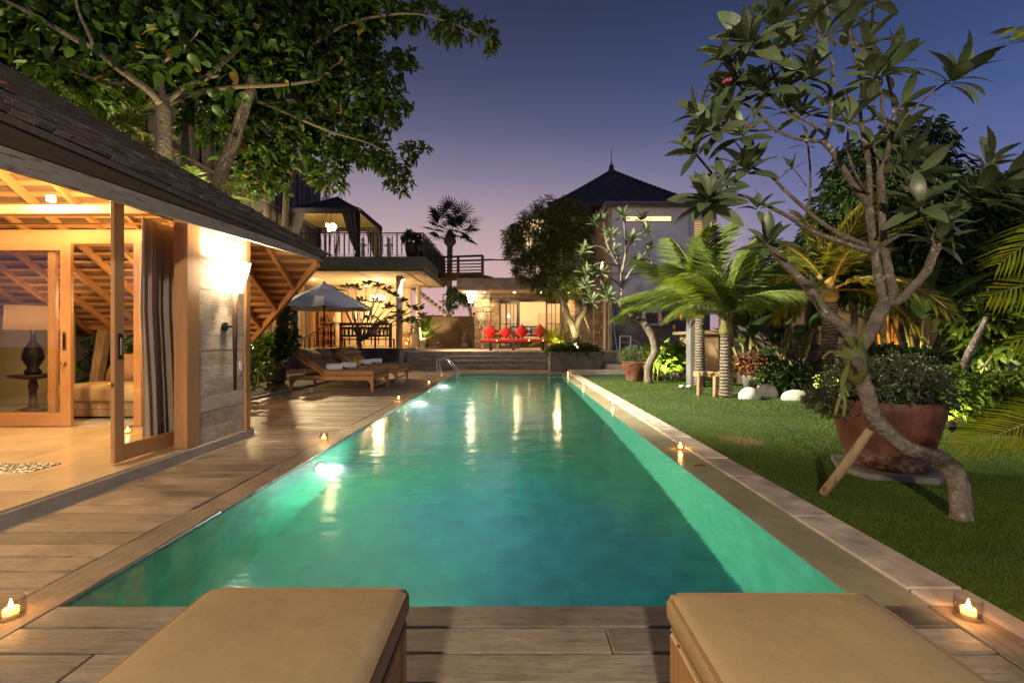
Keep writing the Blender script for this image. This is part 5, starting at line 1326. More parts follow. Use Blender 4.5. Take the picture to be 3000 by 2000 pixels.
m.build('table_top', MT['dark_wood_x'], t)
for x in (1438,1504,1590): MB().box((XA(x,20.4)-.06,20.2,PZ),(XA(x,20.4)+.06,20.6,PZ+.345),.015).build('leg', MT['dark_wood'] if x != 1504 else MT['raw_timber'], t)
for i,(x) in enumerate((1455,1550,1592)): copy_tree(cp, None, (XA(x,20.35),20.35,PZ+.405), label=['left','middle','right'][i]+' candle cup on the low table before the red sofa')
# ================================================================== plants
def leaf_cloud(centers, dirs, L, W, fold=.25, droop=.25, rs=None):
    """many folded leaves as one mesh: centers Nx3 (leaf bases), dirs Nx3, L, W arrays"""
    rs = rs or np.random.RandomState(1); n = len(centers); d = dirs/np.linalg.norm(dirs,axis=1,keepdims=True)
    up = rs.normal(0,.45,(n,3)); up[:,2] += 1; s = np.cross(d,up); s /= np.linalg.norm(s,axis=1,keepdims=True)+1e-9; u = np.cross(s,d)
    L = np.broadcast_to(L,(n,))[:,None]; W = np.broadcast_to(W,(n,))[:,None]
    g = np.array([0,0,-1.0]); b = centers; tip = b+d*L+g*L*droop
    l1 = b+d*L*.35-s*W*.42+u*W*fold+g*L*droop*.12; l2 = b+d*L*.75-s*W*.38+u*W*fold*.8+g*L*droop*.55
    r1 = b+d*L*.35+s*W*.42+u*W*fold+g*L*droop*.12; r2 = b+d*L*.75+s*W*.38+u*W*fold*.8+g*L*droop*.55
    v = np.stack([b,l1,l2,tip,r2,r1],1).reshape(-1,3); i = np.arange(n)[:,None]*6
    q = np.concatenate([i+np.array([[0,3,2,1]]), i+np.array([[0,5,4,3]])],1).reshape(-1,4); return v, q
def np_obj(name, v, q, mat, parent, stuff=False, label=None):
    base = WL.get(parent.name, Vector()) if parent else Vector(); v = v-np.array(base)[None]
    o = bpy.data.objects.new(name, np_mesh(name, v, q, mat)); COL.objects.link(o); o.parent = parent; WL[o.name] = Vector(base)
    if stuff: o['kind'] = 'stuff'
    return o
def in_ellipsoids(blobs, n, rs, shell=.0):
    """random points in a list of (cx,cy,cz,rx,ry,rz); denser towards the skin when shell>0"""
    w = np.array([b[3]*b[4]*b[5] for b in blobs])**.75; w /= w.sum(); k = rs.choice(len(blobs), n, p=w); B = np.array(blobs)[k]
    d = rs.normal(0,1,(n,3)); d /= np.linalg.norm(d,axis=1,keepdims=True); r = rs.uniform(shell,1,(n,1))**(1/2.2); return B[:,:3]+d*r*B[:,3:], d
def rosette_dirs(rs, n, axis, spread):
    a = axis/np.linalg.norm(axis,axis=1,keepdims=True); d = rs.normal(0,1,(n,3)); d = d+a*spread; return d
def spray(name, blobs, nclus, per, L, W, mat, parent, rs, shell=.35, spread=.8, droop=.25, fold=.2, stuff=True, up=.3):
    c, d = in_ellipsoids(blobs, nclus, rs, shell); d[:,2] += up
    C = np.repeat(c,per,0)+rs.normal(0,L*.15,(nclus*per,3)); D = rosette_dirs(rs, nclus*per, np.repeat(d,per,0), spread)
    v,q = leaf_cloud(C, D, L*rs.uniform(.5,1.35,len(C)), W*rs.uniform(.7,1.2,len(C)), fold, droop, rs); return np_obj(name, v, q, mat, parent, stuff)
def smooth_path(pts, k=3):
    P = [Vector(p) for p in pts]; out = []
    for i in range(len(P)-1):
        for j in range(k): 
            t = j/k; p0 = P[max(i-1,0)]; p1 = P[i]; p2 = P[i+1]; p3 = P[min(i+2,len(P)-1)]
            out.append(.5*((2*p1)+(p2-p0)*t+(2*p0-5*p1+4*p2-p3)*t*t+(3*p1-p0-3*p2+p3)*t**3))
    out.append(P[-1]); return out
def limb(pts, r0, r1, n=9, k=3, knob=.0, seed=0):
    P = smooth_path(pts,k); rr = random.Random(seed); m = len(P)
    return MB().tube(P,[(r0+(r1-r0)*i/(m-1))*(1+knob*rr.uniform(-1,1)) for i in range(m)],n)

# leaf materials
leafm('almond_leaf',(.060,.115,.022),.40,.02,.35,.42,.4,yellow=(.05,(.30,.20,.03)))
leafm('almond_leaf_obj',(.060,.125,.022),.35,.02,.35,.40,.4,obj=True,yellow=(.05,(.34,.20,.03)))
def veined_leaf(name, col):
    t = NT(name); tc = t.n('ShaderNodeTexCoord'); sp = t.n('ShaderNodeSeparateXYZ'); t.l(tc.outputs['Object'], sp.inputs[0])
    ab = t.n('ShaderNodeMath', operation='ABSOLUTE'); t.l(sp.outputs[0], ab.inputs[0])
    rib = t.n('ShaderNodeMapRange'); t.l(ab.outputs[0], rib.inputs[0]); rib.inputs[1].default_value = .0055; rib.inputs[2].default_value = .002
    sh = t.n('ShaderNodeMath', operation='MULTIPLY_ADD'); t.l(ab.outputs[0], sh.inputs[0]); sh.inputs[1].default_value = -.55; t.l(sp.outputs[1], sh.inputs[2])
    fr = t.n('ShaderNodeMath', operation='MULTIPLY'); t.l(sh.outputs[0], fr.inputs[0]); fr.inputs[1].default_value = 330.0
    sn = t.n('ShaderNodeMath', operation='SINE'); t.l(fr.outputs[0], sn.inputs[0])
    oi = t.n('ShaderNodeObjectInfo').outputs['Random']; rgb = t.n('ShaderNodeRGB'); rgb.outputs[0].default_value = (*col,1); c = t.hsv_rand(rgb.outputs[0], .4, .022, oi)
    c = t.mix(.5, c, t.ramp(t.noise(t.coords((1,1,1)), 14, 4), [(.3,(.45,.45,.45)),(.7,(1.15,1.15,1.1))]), 'MULTIPLY')
    c = t.mix(rib.outputs[0], c, (.20,.24,.11))
    p = t.prin(c, t.ramp(t.noise(t.coords((1,1,1)), 30, 3), [(.3,(.28,.28,.28)),(.7,(.55,.55,.55))]), t.bump(sn.outputs[0], .35, .002), 0, .6)
    tr = t.n('ShaderNodeBsdfTranslucent'); t.l(c, tr.inputs[0]); mx = t.n('ShaderNodeMixShader'); mx.inputs[0].default_value = .2; t.l(p.outputs[0], mx.inputs[1]); t.l(tr.outputs[0], mx.inputs[2]); MT[name] = t.done(mx)
veined_leaf('frangi_leaf',(.165,.220,.100))
leafm('frangi_leaf_c',(.165,.220,.100),.35,.02,.22,.36,.5)
leafm('frangi_leaf_small',(.055,.105,.028),.4,.02,.3,.4,.45)
leafm('fine_leaf',(.125,.155,.042),.45,.02,.3,.5,.3)
leafm('dark_leaf',(.045,.080,.020),.45,.02,.25,.5,.35)
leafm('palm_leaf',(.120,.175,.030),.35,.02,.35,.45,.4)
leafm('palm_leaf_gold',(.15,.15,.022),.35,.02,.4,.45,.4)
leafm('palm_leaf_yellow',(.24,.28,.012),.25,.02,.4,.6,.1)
leafm('fan_leaf',(.035,.055,.020),.3,.02,.25,.5,.35)
leafm('lush_leaf',(.105,.185,.022),.3,.02,.45,.38,.5,obj=True)
leafm('lush_leaf_c',(.095,.170,.022),.35,.02,.45,.38,.5)
leafm('monstera_leaf',(.055,.105,.030),.35,.015,.2,.30,.6,obj=True)
leafm('shrub_pale',(.15,.19,.10),.4,.02,.3,.5,.3)
leafm('hedge_leaf',(.105,.165,.022),.45,.02,.4,.42,.45)
leafm('stag_leaf',(.20,.24,.09),.2,.01,.4,.55,.3,obj=True)
plain('petiole',(.22,.20,.055),.6,.2,6,.1)
plain('petiole_gold',(.42,.24,.05),.6,.2,6,.2)
def bark(name, c1, c2, rings, ring_amt=.6):
    t = NT(name); co = t.coords((1,1,1),'Object',False); n = t.noise(co,14,5,.65); n2 = t.noise(co,3.2,4,.6)
    c = t.ramp(n,[(.3,c1),(.7,c2)]); lic = t.ramp(t.noise(co,34,3,.5),[(.57,(0,0,0)),(.63,(1,1,1))]); c = t.mix(t.mix(1.0,lic,t.ramp(n2,[(.45,(0,0,0)),(.6,(.8,.8,.8))]),'MULTIPLY'), c, (.48,.44,.38))
    h = n
    if rings:
        w = t.n('ShaderNodeTexWave', wave_type='BANDS', bands_direction='Z'); t.l(co,w.inputs[0]); w.inputs['Scale'].default_value = rings; w.inputs['Distortion'].default_value = 2.2; w.inputs['Detail'].default_value = 2; w.inputs['Detail Scale'].default_value = 1.2
        c = t.mix(ring_amt, c, t.ramp(w.outputs[1],[(.25,(.25,.25,.25)),(.6,(1.15,1.15,1.15))]),'MULTIPLY'); h = w.outputs[1]
    vo = t.n('ShaderNodeTexVoronoi'); t.l(co,vo.inputs[0]); vo.inputs['Scale'].default_value = 26
    b0 = t.bump(vo.outputs['Distance'],.6,.02); b1 = t.n('ShaderNodeBump'); t.l(h,b1.inputs['Height']); b1.inputs['Strength'].default_value = .9; b1.inputs['Distance'].default_value = .03; t.l(b0,b1.inputs['Normal'])
    MT[name] = t.done(t.prin(c,.85,b1.outputs[0],0,.25))
bark('frangi_bark',(.095,.076,.06),(.225,.188,.15),0)
bark('palm_bark',(.12,.095,.072),(.25,.21,.165),4.6,.4)
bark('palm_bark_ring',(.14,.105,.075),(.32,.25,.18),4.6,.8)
bark('almond_bark',(.17,.125,.085),(.30,.235,.17),0)

# ---------------------------------------------------------------- big frangipani by the large pot
def single_leaf(L, W, seed, name, mat, seg=6, fold=.22, droop=.18, shape=None, wav=.0):
    m = MB(); rr = random.Random(seed)
    for i in range(seg+1):
        t = i/seg; w = W*.5*(shape(t) if shape else (math.sin(math.pi*min(1,t**.85*.94+.03))**.8)); z = -droop*L*t*t+.03*L*math.sin(t*3); y = L*t
        f = fold*w+wav*L*math.sin(t*11)
        m.v += [(-w,y,z+f),(0,y,z),(w,y,z+f)]
    for i in range(seg):
        for j in range(2): k = 3*i+j; m.f.append((k,k+1,k+4,k+3)); m.m.append(0)
    return m.mesh(name, mat, True)
def frame(P, d, up, roll=0):
    d = Vector(d).normalized(); s = d.cross(Vector(up)); s = s.normalized() if s.length > 1e-4 else Vector((1,0,0)); u = s.cross(d)
    M = Matrix(((s.x,d.x,u.x,P[0]),(s.y,d.y,u.y,P[1]),(s.z,d.z,u.z,P[2]),(0,0,0,1)))
    return M @ Matrix.Rotation(roll,4,'Y') if roll else M
def rosette(parent, meshes, P, axis, n, size, rr, name='leaf', lo=.15, hi=1.35, sink=None):
    ax = Vector(axis).normalized(); a = ax.cross(Vector((.3,.8,.2))).normalized(); b = ax.cross(a)
    for i in range(n):
        ph = i*2.4+rr.uniform(-.25,.25); el = lo+(hi-lo)*(i/max(1,n-1))+rr.uniform(-.12,.12)     # angle off axis
        rad = a*math.cos(ph)+b*math.sin(ph); d = ax*math.cos(el)+rad*math.sin(el)
        p = Vector(P)-ax*(.10*i/n)*size/.3+rad*.012
        M = frame(p, d, ax if el > .35 else rad*-1, rr.uniform(-.25,.25)) @ Matrix.Scale(size*rr.uniform(.75,1.12)/.3,4)
        me = meshes[rr.randrange(len(meshes))]
        if sink is not None and sink[0] <= 0: sink[1].add([M @ v.co for v in me.vertices],[tuple(p.vertices) for p in me.polygons])
        else:
            inst_m(name, me, parent, M)
            if sink is not None: sink[0] -= 1
fl = [single_leaf(.30,.112,k,'leaf',MT['frangi_leaf'],6,.20,.10+.10*k,lambda u: math.sin(math.pi*min(1,.05+.93*u**1.05))**.75) for k in range(3)]
ft = thing('frangipani_tree',tuple(U(2816,1518,3.05)),'big leaning frangipani tree with bare forked limbs on the lawn beside the large pot','tree')
def pp(lst): return [U(x,y,Y) for x,y,Y in lst]
trunk = pp([(2816,1530,3.03),(2814,1470,3.05),(2808,1415,3.08),(2785,1365,3.12),(2735,1335,3.16),(2665,1315,3.2),(2605,1272,3.24),(2560,1215,3.26),(2537,1140,3.28),(2516,1080,3.3),(2505,1035,3.3)])
limb(trunk,.060,.046,16,6,.07,1).build('trunk', MT['frangi_bark'], ft, True)
LB = [ # polyline (x,y,Y), r0, r1
 ([(2505,1040,3.3),(2540,990,3.32),(2572,930,3.34),(2592,888,3.36)],.052,.045),
 ([(2592,888,3.36),(2583,860,3.36),(2568,778,3.38),(2554,683,3.40),(2546,606,3.42)],.034,.028),
 ([(2546,606,3.42),(2529,583,3.40),(2484,518,3.38),(2445,453,3.36),(2411,413,3.35)],.026,.019),
 ([(2546,606,3.42),(2549,568,3.44),(2545,491,3.5),(2537,426,3.55),(2522,365,3.58)],.022,.017),
 ([(2594,885,3.37),(2617,860,3.42),(2600,778,3.44),(2586,683,3.44),(2583,568,3.46),(2576,503,3.46)],.034,.024),
 ([(2576,503,3.46),(2588,480,3.46),(2602,434,3.44),(2614,390,3.44)],.021,.017),
 ([(2614,392,3.44),(2602,388,3.44),(2587,338,3.42),(2580,268,3.40),(2562,222,3.38),(2558,205,3.38)],.013,.010),
 ([(2614,390,3.44),(2617,364,3.46),(2616,306,3.48),(2600,225,3.46),(2600,195,3.46)],.012,.009),
 ([(2614,392,3.44),(2630,380,3.42),(2655,340,3.36),(2700,298,3.3),(2745,262,3.26),(2795,228,3.22)],.009,.007),
 ([(2594,885,3.37),(2629,884,3.34),(2668,848,3.30),(2713,797,3.26),(2732,750,3.24),(2745,722,3.22)],.033,.030),
 ([(2740,728,3.22),(2732,706,3.22),(2718,665,3.2),(2706,629,3.18),(2696,604,3.17)],.012,.008),
 ([(2746,722,3.22),(2757,708,3.22),(2797,644,3.2),(2847,591,3.18),(2866,572,3.16)],.015,.011),
 ([(2855,584,3.18),(2900,570,3.14),(2950,550,3.1)],.010,.008),
 ([(2590,715,3.43),(2615,698,3.46),(2652,680,3.50)],.022,.021),
 ([(2560,740,3.39),(2510,725,3.42),(2472,713,3.45),(2376,675,3.5),(2305,632,3.55),(2240,600,3.55),(2170,572,3.5),(2095,578,3.45)],.024,.010),
 ([(2556,725,3.41),(2510,708,3.48),(2461,686,3.55),(2407,652,3.6),(2357,610,3.65),(2300,558,3.68),(2255,514,3.66),(2195,488,3.62)],.023,.010),
 ([(2362,612,3.65),(2372,580,3.68),(2374,510,3.7),(2369,445,3.72),(2366,420,3.72)],.011,.007),
 ([(2362,545,3.68),(2345,520,3.7),(2322,490,3.72)],.006,.004),
 ([(2411,415,3.35),(2380,412,3.36),(2333,406,3.4),(2268,378,3.44),(2225,337,3.46),(2183,306,3.46),(2140,296,3.44)],.015,.008),
 ([(2268,378,3.44),(2225,383,3.42),(2170,382,3.4),(2090,372,3.36)],.010,.007),
 ([(2411,413,3.35),(2425,392,3.34),(2434,330,3.3),(2434,290,3.28),(2426,247,3.26),(2371,226,3.24),(2333,203,3.22),(2290,155,3.2),(2275,110,3.2),(2277,57,3.2)],.016,.008),
 ([(2290,155,3.2),(2250,135,3.16),(2198,112,3.12)],.010,.007),
 ([(2418,395,3.34),(2380,365,3.36),(2333,337,3.38),(2290,300,3.36),(2240,252,3.32)],.014,.007),
 ([(2520,362,3.58),(2480,354,3.56),(2447,348,3.52),(2390,338,3.5),(2345,328,3.5)],.013,.009),
 ([(2524,362,3.58),(2550,350,3.6),(2562,338,3.6),(2545,315,3.6),(2534,298,3.58)],.011,.008),
 ([(2522,365,3.58),(2520,320,3.6),(2524,249,3.6),(2505,170,3.58),(2494,120,3.56),(2488,70,3.54)],.016,.009),
 ([(2524,249,3.6),(2545,160,3.62),(2500,120,3.64),(2475,90,3.66),(2463,19,3.66)],.011,.007),
 ([(2545,155,3.6),(2547,100,3.58),(2562,30,3.56),(2570,-20,3.56)],.009,.007),
 ([(2434,290,3.28),(2440,190,3.3),(2410,130,3.32),(2394,90,3.34),(2388,20,3.36)],.012,.008),
 ([(2505,1040,3.3),(2490,985,3.3),(2462,948,3.3),(2420,915,3.32),(2360,832,3.36),(2300,772,3.4),(2245,712,3.42)],.045,.026),
 ([(2545,568,3.42),(2525,545,3.3),(2490,470,3.2),(2484,400,3.16),(2490,360,3.15)],.011,.008),
 ([(2576,503,3.46),(2566,450,3.5),(2556,420,3.52)],.010,.007)]
for i,(pl,r0,r1) in enumerate(LB): limb(pp(pl),r0*.92,r1*1.0,9,4,.09,i).build('branch', MT['frangi_bark'], ft, True)
rr = random.Random(77)
ROS = [(2075,580,3.42,19,.31,(-.25,-.55,.45)),(2190,482,3.6,15,.30,(-.2,-.5,.7)),(2085,368,3.35,14,.29,(-.6,-.4,.5)),(2135,290,3.42,14,.28,(-.5,-.3,.7)),(2192,108,3.1,16,.30,(-.6,-.4,.4)),
 (2236,248,3.3,14,.28,(-.5,-.4,.5)),(2279,45,3.2,17,.31,(-.1,-.3,.9)),(2330,110,3.25,11,.27,(.1,-.5,.7)),(2372,215,3.24,11,.28,(.1,-.6,.7)),(2388,10,3.36,13,.28,(0,-.3,.9)),(2488,62,3.54,14,.28,(-.1,-.2,.9)),
 (2463,10,3.66,12,.28,(0,-.3,.9)),(2562,208,3.38,10,.29,(-.4,-.4,.7)),(2602,190,3.46,13,.31,(.4,-.3,.7)),(2805,216,3.2,15,.29,(.25,-.45,.6)),(2695,598,3.16,9,.28,(-.35,-.5,.6)),(2757,690,3.2,9,.28,(.2,-.5,.7)),
 (2872,560,3.15,14,.31,(.1,-.5,.7)),(2960,545,3.08,14,.31,(.4,-.4,.7)),(2655,462,3.4,13,.31,(.5,-.5,.4)),(2640,375,3.5,10,.28,(.4,-.2,.8)),(2250,705,3.42,12,.26,(-.2,-.5,.8)),(2385,838,3.33,6,.20,(.2,-.4,.8)),
 (2345,325,3.5,9,.26,(-.3,-.4,.6)),(2534,292,3.58,8,.25,(0,-.4,.8)),(2490,350,3.15,6,.26,(0,-.5,.8)),(2366,415,3.72,6,.16,(0,-.3,1)),(2320,488,3.72,5,.14,(-.4,-.2,.8)),(2556,415,3.52,6,.22,(-.3,-.4,.7)),(2570,-20,3.56,12,.29,(.2,-.2,.9)),(2170,385,3.4,8,.25,(-.3,-.5,.6)),(2290,300,3.36,8,.25,(0,-.6,.6)),(2450,340,3.5,7,.24,(.1,-.5,.7)),(2225,600,3.55,6,.2,(0,-.4,.8)),(2420,300,3.3,5,.22,(.3,-.4,.6))]+[(2047, 330, 3.4, 10, 0.27, (-0.7, -0.3, 0.5)), (2030, 440, 3.5, 9, 0.26, (-0.6, -0.4, 0.4)), (2120, 160, 3.2, 9, 0.26, (-0.7, -0.3, 0.4)), (2150, 210, 3.3, 8, 0.25, (-0.5, -0.5, 0.4)), (2120, 520, 3.55, 8, 0.25, (-0.4, -0.4, 0.5)), (2420, 90, 3.3, 8, 0.26, (0.1, -0.5, 0.8)), (2540, 120, 3.5, 8, 0.26, (0.2, -0.4, 0.8)), (2650, 300, 3.45, 8, 0.26, (0.5, -0.3, 0.6)), (2780, 640, 3.2, 8, 0.25, (0.4, -0.5, 0.5)), (2900, 470, 3.2, 8, 0.27, (0.1, -0.4, 0.8)), (2310, 240, 3.3, 8, 0.25, (-0.2, -0.6, 0.5)), (2260, 160, 3.2, 8, 0.25, (-0.3, -0.5, 0.6)), (2700, 500, 3.35, 8, 0.27, (0.6, -0.4, 0.3))]
for (x,y,Y,n,s,ax) in ROS[-13:]: b_ = U(x,y,Y); MB().tube([b_-Vector(ax)*.22+Vector((.06,.02,-.05)),b_-Vector(ax)*.1,b_],[.010,.009,.007],6).build('branch', MT['frangi_bark'], ft, True)
sink = [300, MB()]
ROS.sort(key=lambda q: -q[4])
for (x,y,Y,n,s,ax) in ROS:
    rosette(ft, fl, U(x,y,Y), ax, int(n*1.25), s*.84, rr, lo=.25, hi=1.7, sink=sink)
sink[1].build('foliage', MT['frangi_leaf_c'], ft, True)['kind'] = 'stuff'
plain('frangi_pink',(.55,.10,.16),.6,.2,8,0)
for (x,y,Y) in ((2130,232,3.3),(2202,376,3.4)):
    m = MB(); c = U(x,y,Y)
    for k in range(9): p = c+Vector((rr.uniform(-.03,.03),rr.uniform(-.02,.02),rr.uniform(-.025,.025))); m.blob(tuple(p),(.016,.010,.012),6,4,.2,k,False)
    m.build('flower_cluster', MT['frangi_pink'], ft, True)['kind'] = 'stuff'
one('support_stake', MB().tube([U(2411,1448,3.52),U(2475,1365,3.45),U(2549,1258,3.30)],[.034,.033,.027],10), MT['raw_timber'], 'pale bamboo stake propping the leaning frangipani trunk', 'stake', smooth=True)
# staghorn fern on the fork
sf = thing('staghorn_fern',tuple(U(2500,1080,3.2)),'pale green staghorn fern clasping the fork of the big frangipani','fern')
m = MB()
shield = [(2470,1000),(2500,985),(2528,1002),(2545,1040),(2548,1085),(2530,1120),(2505,1128),(2485,1105),(2478,1060)]
c0 = U(2512,1062,3.16); ring = [U(x,y,3.23) for x,y in shield]; k = len(ring); m.v = [tuple(c0)]+[tuple(p) for p in ring]+[tuple(p+Vector((0,.012,0))) for p in ring]
m.f = [(0,i+1,(i+1)%k+1) for i in range(k)]+[(i+1,i+1+k,(i+1)%k+1+k,(i+1)%k+1) for i in range(k)]; m.m = [0]*len(m.f)
m.build('shield_frond', MT['stag_leaf'], sf, True)
m = MB(); m.blob(tuple(U(2514,1062,3.135)),(.035,.012,.04),10,6,.25,3,False); m.blob(tuple(U(2520,1080,3.13)),(.025,.012,.028),10,6,.25,5,False); m.build('dry_shield', MT['bark_dark'], sf, True)
def antler(pts, w, name='antler_frond'):
    P = smooth_path([U(x,y,Y) for x,y,Y in pts],3); m = MB(); n = len(P)
    for i,p in enumerate(P):
        d = (P[min(i+1,n-1)]-P[max(i-1,0)]).normalized(); s = d.cross(Vector((0,-1,0))); s = s.normalized() if s.length > .01 else Vector((1,0,0)); ww = w*math.sin(math.pi*min(1,(.12+i/n*.86)))
        m.v += [tuple(p-s*ww),tuple(p+s*ww+Vector((0,-.004,0)))]
    m.f = [(2*i,2*i+1,2*i+3,2*i+2) for i in range(n-1)]; m.m = [0]*(n-1); return m.build(name, MT['stag_leaf'], sf, True)
for pts,w in (([(2490,1060,3.2),(2470,1110,3.15),(2468,1150,3.13)],.022),([(2468,1145,3.13),(2455,1180,3.12),(2445,1215,3.12)],.014),([(2468,1145,3.13),(2475,1180,3.12),(2470,1220,3.12)],.014),([(2470,1120,3.15),(2478,1145,3.14),(2488,1160,3.14)],.012),
              ([(2495,1050,3.2),(2465,1038,3.14),(2440,1030,3.1)],.020),([(2500,1020,3.2),(2490,995,3.15),(2478,985,3.14)],.024),([(2515,1015,3.2),(2525,990,3.15),(2540,985,3.14)],.022),([(2455,1035,3.12),(2430,1030,3.1),(2408,1050,3.08)],.010)): antler(pts,w)

# ---------------------------------------------------------------- pots
def pot(x,y,z,r,h,mat,lab,prof=None,name='plant_pot',group=None):
    t = thing(name,(x,y,z),lab,'pot',group)
    pr = prof or [(.60,0),(.62,.02),(.80,.35),(.97,.70),(1.0,.84),(.98,.92),(1.0,.95),(.99,1.0),(.91,1.0),(.90,.90),(.6,.88)]
    MB().lathe([(a*r,b*h) for a,b in pr],32,(x,y,z)).build('pot_body', MT[mat], t, True); 
    MB().lathe([(.001,h*.86),(.90*r,h*.86)],20,(x,y,z),cap=False).build('soil', MT['soil'], t); return t
pot(3.44,4.22,.04,.428,.61,'terracotta','very large round terracotta pot under the leaning frangipani trunk',[(.66,0),(.68,.015),(.72,.04),(.78,.2),(.90,.55),(.985,.82),(1.0,.90),(.985,.955),(.97,.97),(.985,1.0),(.90,1.0),(.89,.92),(.6,.9)])
m = MB(); 
m.add([(x,y,z) for z in (-.02,.038) for x,y in ((3.05,3.92),(3.55,3.80),(3.82,4.0),(3.85,4.5),(3.2,4.6),(2.98,4.2))],[(6,7,8,9,10,11)]+[(i,(i+1)%6,(i+1)%6+6,i+6) for i in range(6)])
one('stone_slab', m, MT['concrete_dark'], 'irregular flat stone slab under the large terracotta pot', 'slab')
rs = np.random.RandomState(8)
t = thing('potted_shrub',(3.44,4.22,.56),'bushy pale green flowering shrub growing in the large terracotta pot','shrub')
for k in range(14):
    a = k*2.4; MB().tube([(3.52+.1*math.cos(a),4.37+.1*math.sin(a),.53),(3.52+.3*math.cos(a),4.37+.3*math.sin(a),.75),(3.52+.42*math.cos(a),4.37+.36*math.sin(a),.93)],[.008,.005,.003],5).build('stem', MT['bark_dark'], t)
spray('foliage',[(3.44,4.22,.72,.55,.48,.24),(3.30,4.35,.80,.30,.32,.22),(3.75,4.38,.84,.36,.32,.22),(2.98,4.3,.62,.22,.25,.16)],1500,6,.055,.018,MT['shrub_pale'],t,rs,.2,.8,.1,.2)
plain('white_petal',(.72,.72,.66),.7,.05,5,0); c,_ = in_ellipsoids([(3.44,4.22,.82,.52,.45,.20),(3.74,4.36,.92,.33,.3,.16),(3.0,4.25,.66,.2,.22,.14)],420,rs,.75)
v,q = leaf_cloud(c,rs.normal(0,1,(len(c),3))+np.array([0,-.5,.6]),.018,.016,.1,0,rs); np_obj('blossom',v,q,MT['white_petal'],t,True)
spray('trailing_foliage',[(3.45,4.05,.56,.42,.14,.07)],260,4,.05,.02,leafm('mauve_leaf',(.10,.085,.06),.5,.05,.2),t,rs,.1,.5,.5)
# smaller pots
pot(3.53,13.4,-.02,.36,.58,'terracotta','round terracotta pot with grassy plant beside the crooked frangipani')
t = thing('potted_grass',(3.53,13.4,.5),'fine grassy plant with tiny flowers in the round terracotta pot by the kerb','plant'); MB().tube([(3.53,13.4,.46),(3.53,13.4,.7)],.02,5).build('stem', MT['bark_dark'], t)
spray('foliage',[(3.53,13.4,.72,.42,.36,.24)],420,6,.12,.012,MT['shrub_pale'],t,rs,.1,1.6,.2,.1)
pot(XA(2198,10.8),10.8,0,.20,.34,'grey_pot','tapered pale grey square looking pot behind the white stones',[(.62,0),(.95,.92),(1.0,.93),(1.0,1.0),(.9,1.0),(.88,.85),(.5,.84)])
t = thing('potted_plant',(XA(2198,10.8),10.8,.3),'reddish leafy plant in the pale grey pot','plant'); MB().tube([(XA(2198,10.8),10.8,.27),(XA(2198,10.8),10.8,.5)],.015,5).build('stem', MT['bark_dark'], t)
spray('foliage',[(XA(2198,10.8),10.8,.62,.36,.3,.28)],130,5,.14,.05,leafm('red_leaf',(.12,.05,.025),.5,.03,.3),t,rs,.2,.8,.3)

# ---------------------------------------------------------------- palms
def frond_mesh(L, nl, ll, lw, droop, seed, mats, twist=.0, hang=.35, rw=.014, start=.16):
    """feather frond along +Y, arching down; one mesh: rachis and leaflets"""
    rr = random.Random(seed); m = MB(); P = []; n = 12
    for i in range(n+1):
        t = i/n; P.append(Vector((twist*L*t*t, L*t*(1-.18*droop*t), L*(.10*math.sin(t*1.5)-droop*.55*t*t))))
    m.mi = 1; m.tube(P,[rw*(1-.85*i/n) for i in range(n+1)],5); m.mi = 0
    def at(t):
        f = t*n; i = min(int(f),n-1); return P[i].lerp(P[i+1],f-i), (P[i+1]-P[i]).normalized()
    for i in range(nl):
        t = start+(1-start)*(i+.5)/nl; p,d = at(t); s0 = d.cross(Vector((0,0,1))).normalized(); up = s0.cross(d)
        l = ll*(math.sin(math.pi*(.12+.83*t))**.7)*rr.uniform(.85,1.1)
        for sg in (-1,1):
            dr = (s0*sg*(1.0-.35*t)+d*(.45+.55*t)+up*rr.uniform(-.05,.25)).normalized(); w = lw*rr.uniform(.8,1.15)
            a = p; b = p+dr*l*.5-Vector((0,0,hang*l*.18)); c = p+dr*l*.93-Vector((0,0,hang*l*.75)); wd = d*w*.5
            m.add([a-wd*.5,a+wd*.5,b+wd,b-wd,c],[(0,1,2,3),(3,2,4)])
    return m
def coconut(name, base, htrunk, r, nf, L, lab, matl, seed, trunk_mat='palm_bark', pet='petiole', lean=(0,0), els=(1.35,.05), ll=.62, droop=(.5,1.2), hang=.6, grp='small coconut palms', nl=64):
    rr = random.Random(seed); t = thing(name, base, lab, 'palm', grp); b = Vector(base); top = b+Vector((lean[0],lean[1],htrunk))
    n = 26; pts = [b.lerp(top,i/n)+Vector((0,0,-.05 if i == 0 else 0)) for i in range(n+1)]
    MB().tube(pts,[r*(1.18-.25*i/n)*(1+.06*(i%2)) for i in range(n+1)],14).build('trunk', MT[trunk_mat], t, True)
    MB().lathe([(r*.95,0),(r*1.25,.10),(r*1.0,.32),(r*.5,.55)],12,tuple(top-Vector((0,0,.04)))).build('crown_shaft', MT[pet], t, True)
    ms = [frond_mesh(1.0,nl,ll/L,.026*64/nl,droop[0]+(droop[1]-droop[0])*k/3,seed*7+k,None,rr.uniform(-.12,.12),hang) for k in range(4)]
    ms = [m.mesh('frond',[MT[matl],MT[pet]],False) for m in ms]
    for i in range(nf):
        az = i*2.4+rr.uniform(-.3,.3); f = i/(nf-1); el = els[0]+(els[1]-els[0])*f+rr.uniform(-.1,.1)
        d = Vector((math.cos(az)*math.cos(el),math.sin(az)*math.cos(el),math.sin(el)))
        k = min(3,int(f*4)); M = frame(top+Vector((0,0,.18))+d*.05, d, (0,0,1) if el < 1.2 else (-math.cos(az),-math.sin(az),.2)) @ Matrix.Scale(L*rr.uniform(.85,1.1),4)
        inst_m('frond', ms[k], t, M)
    return t
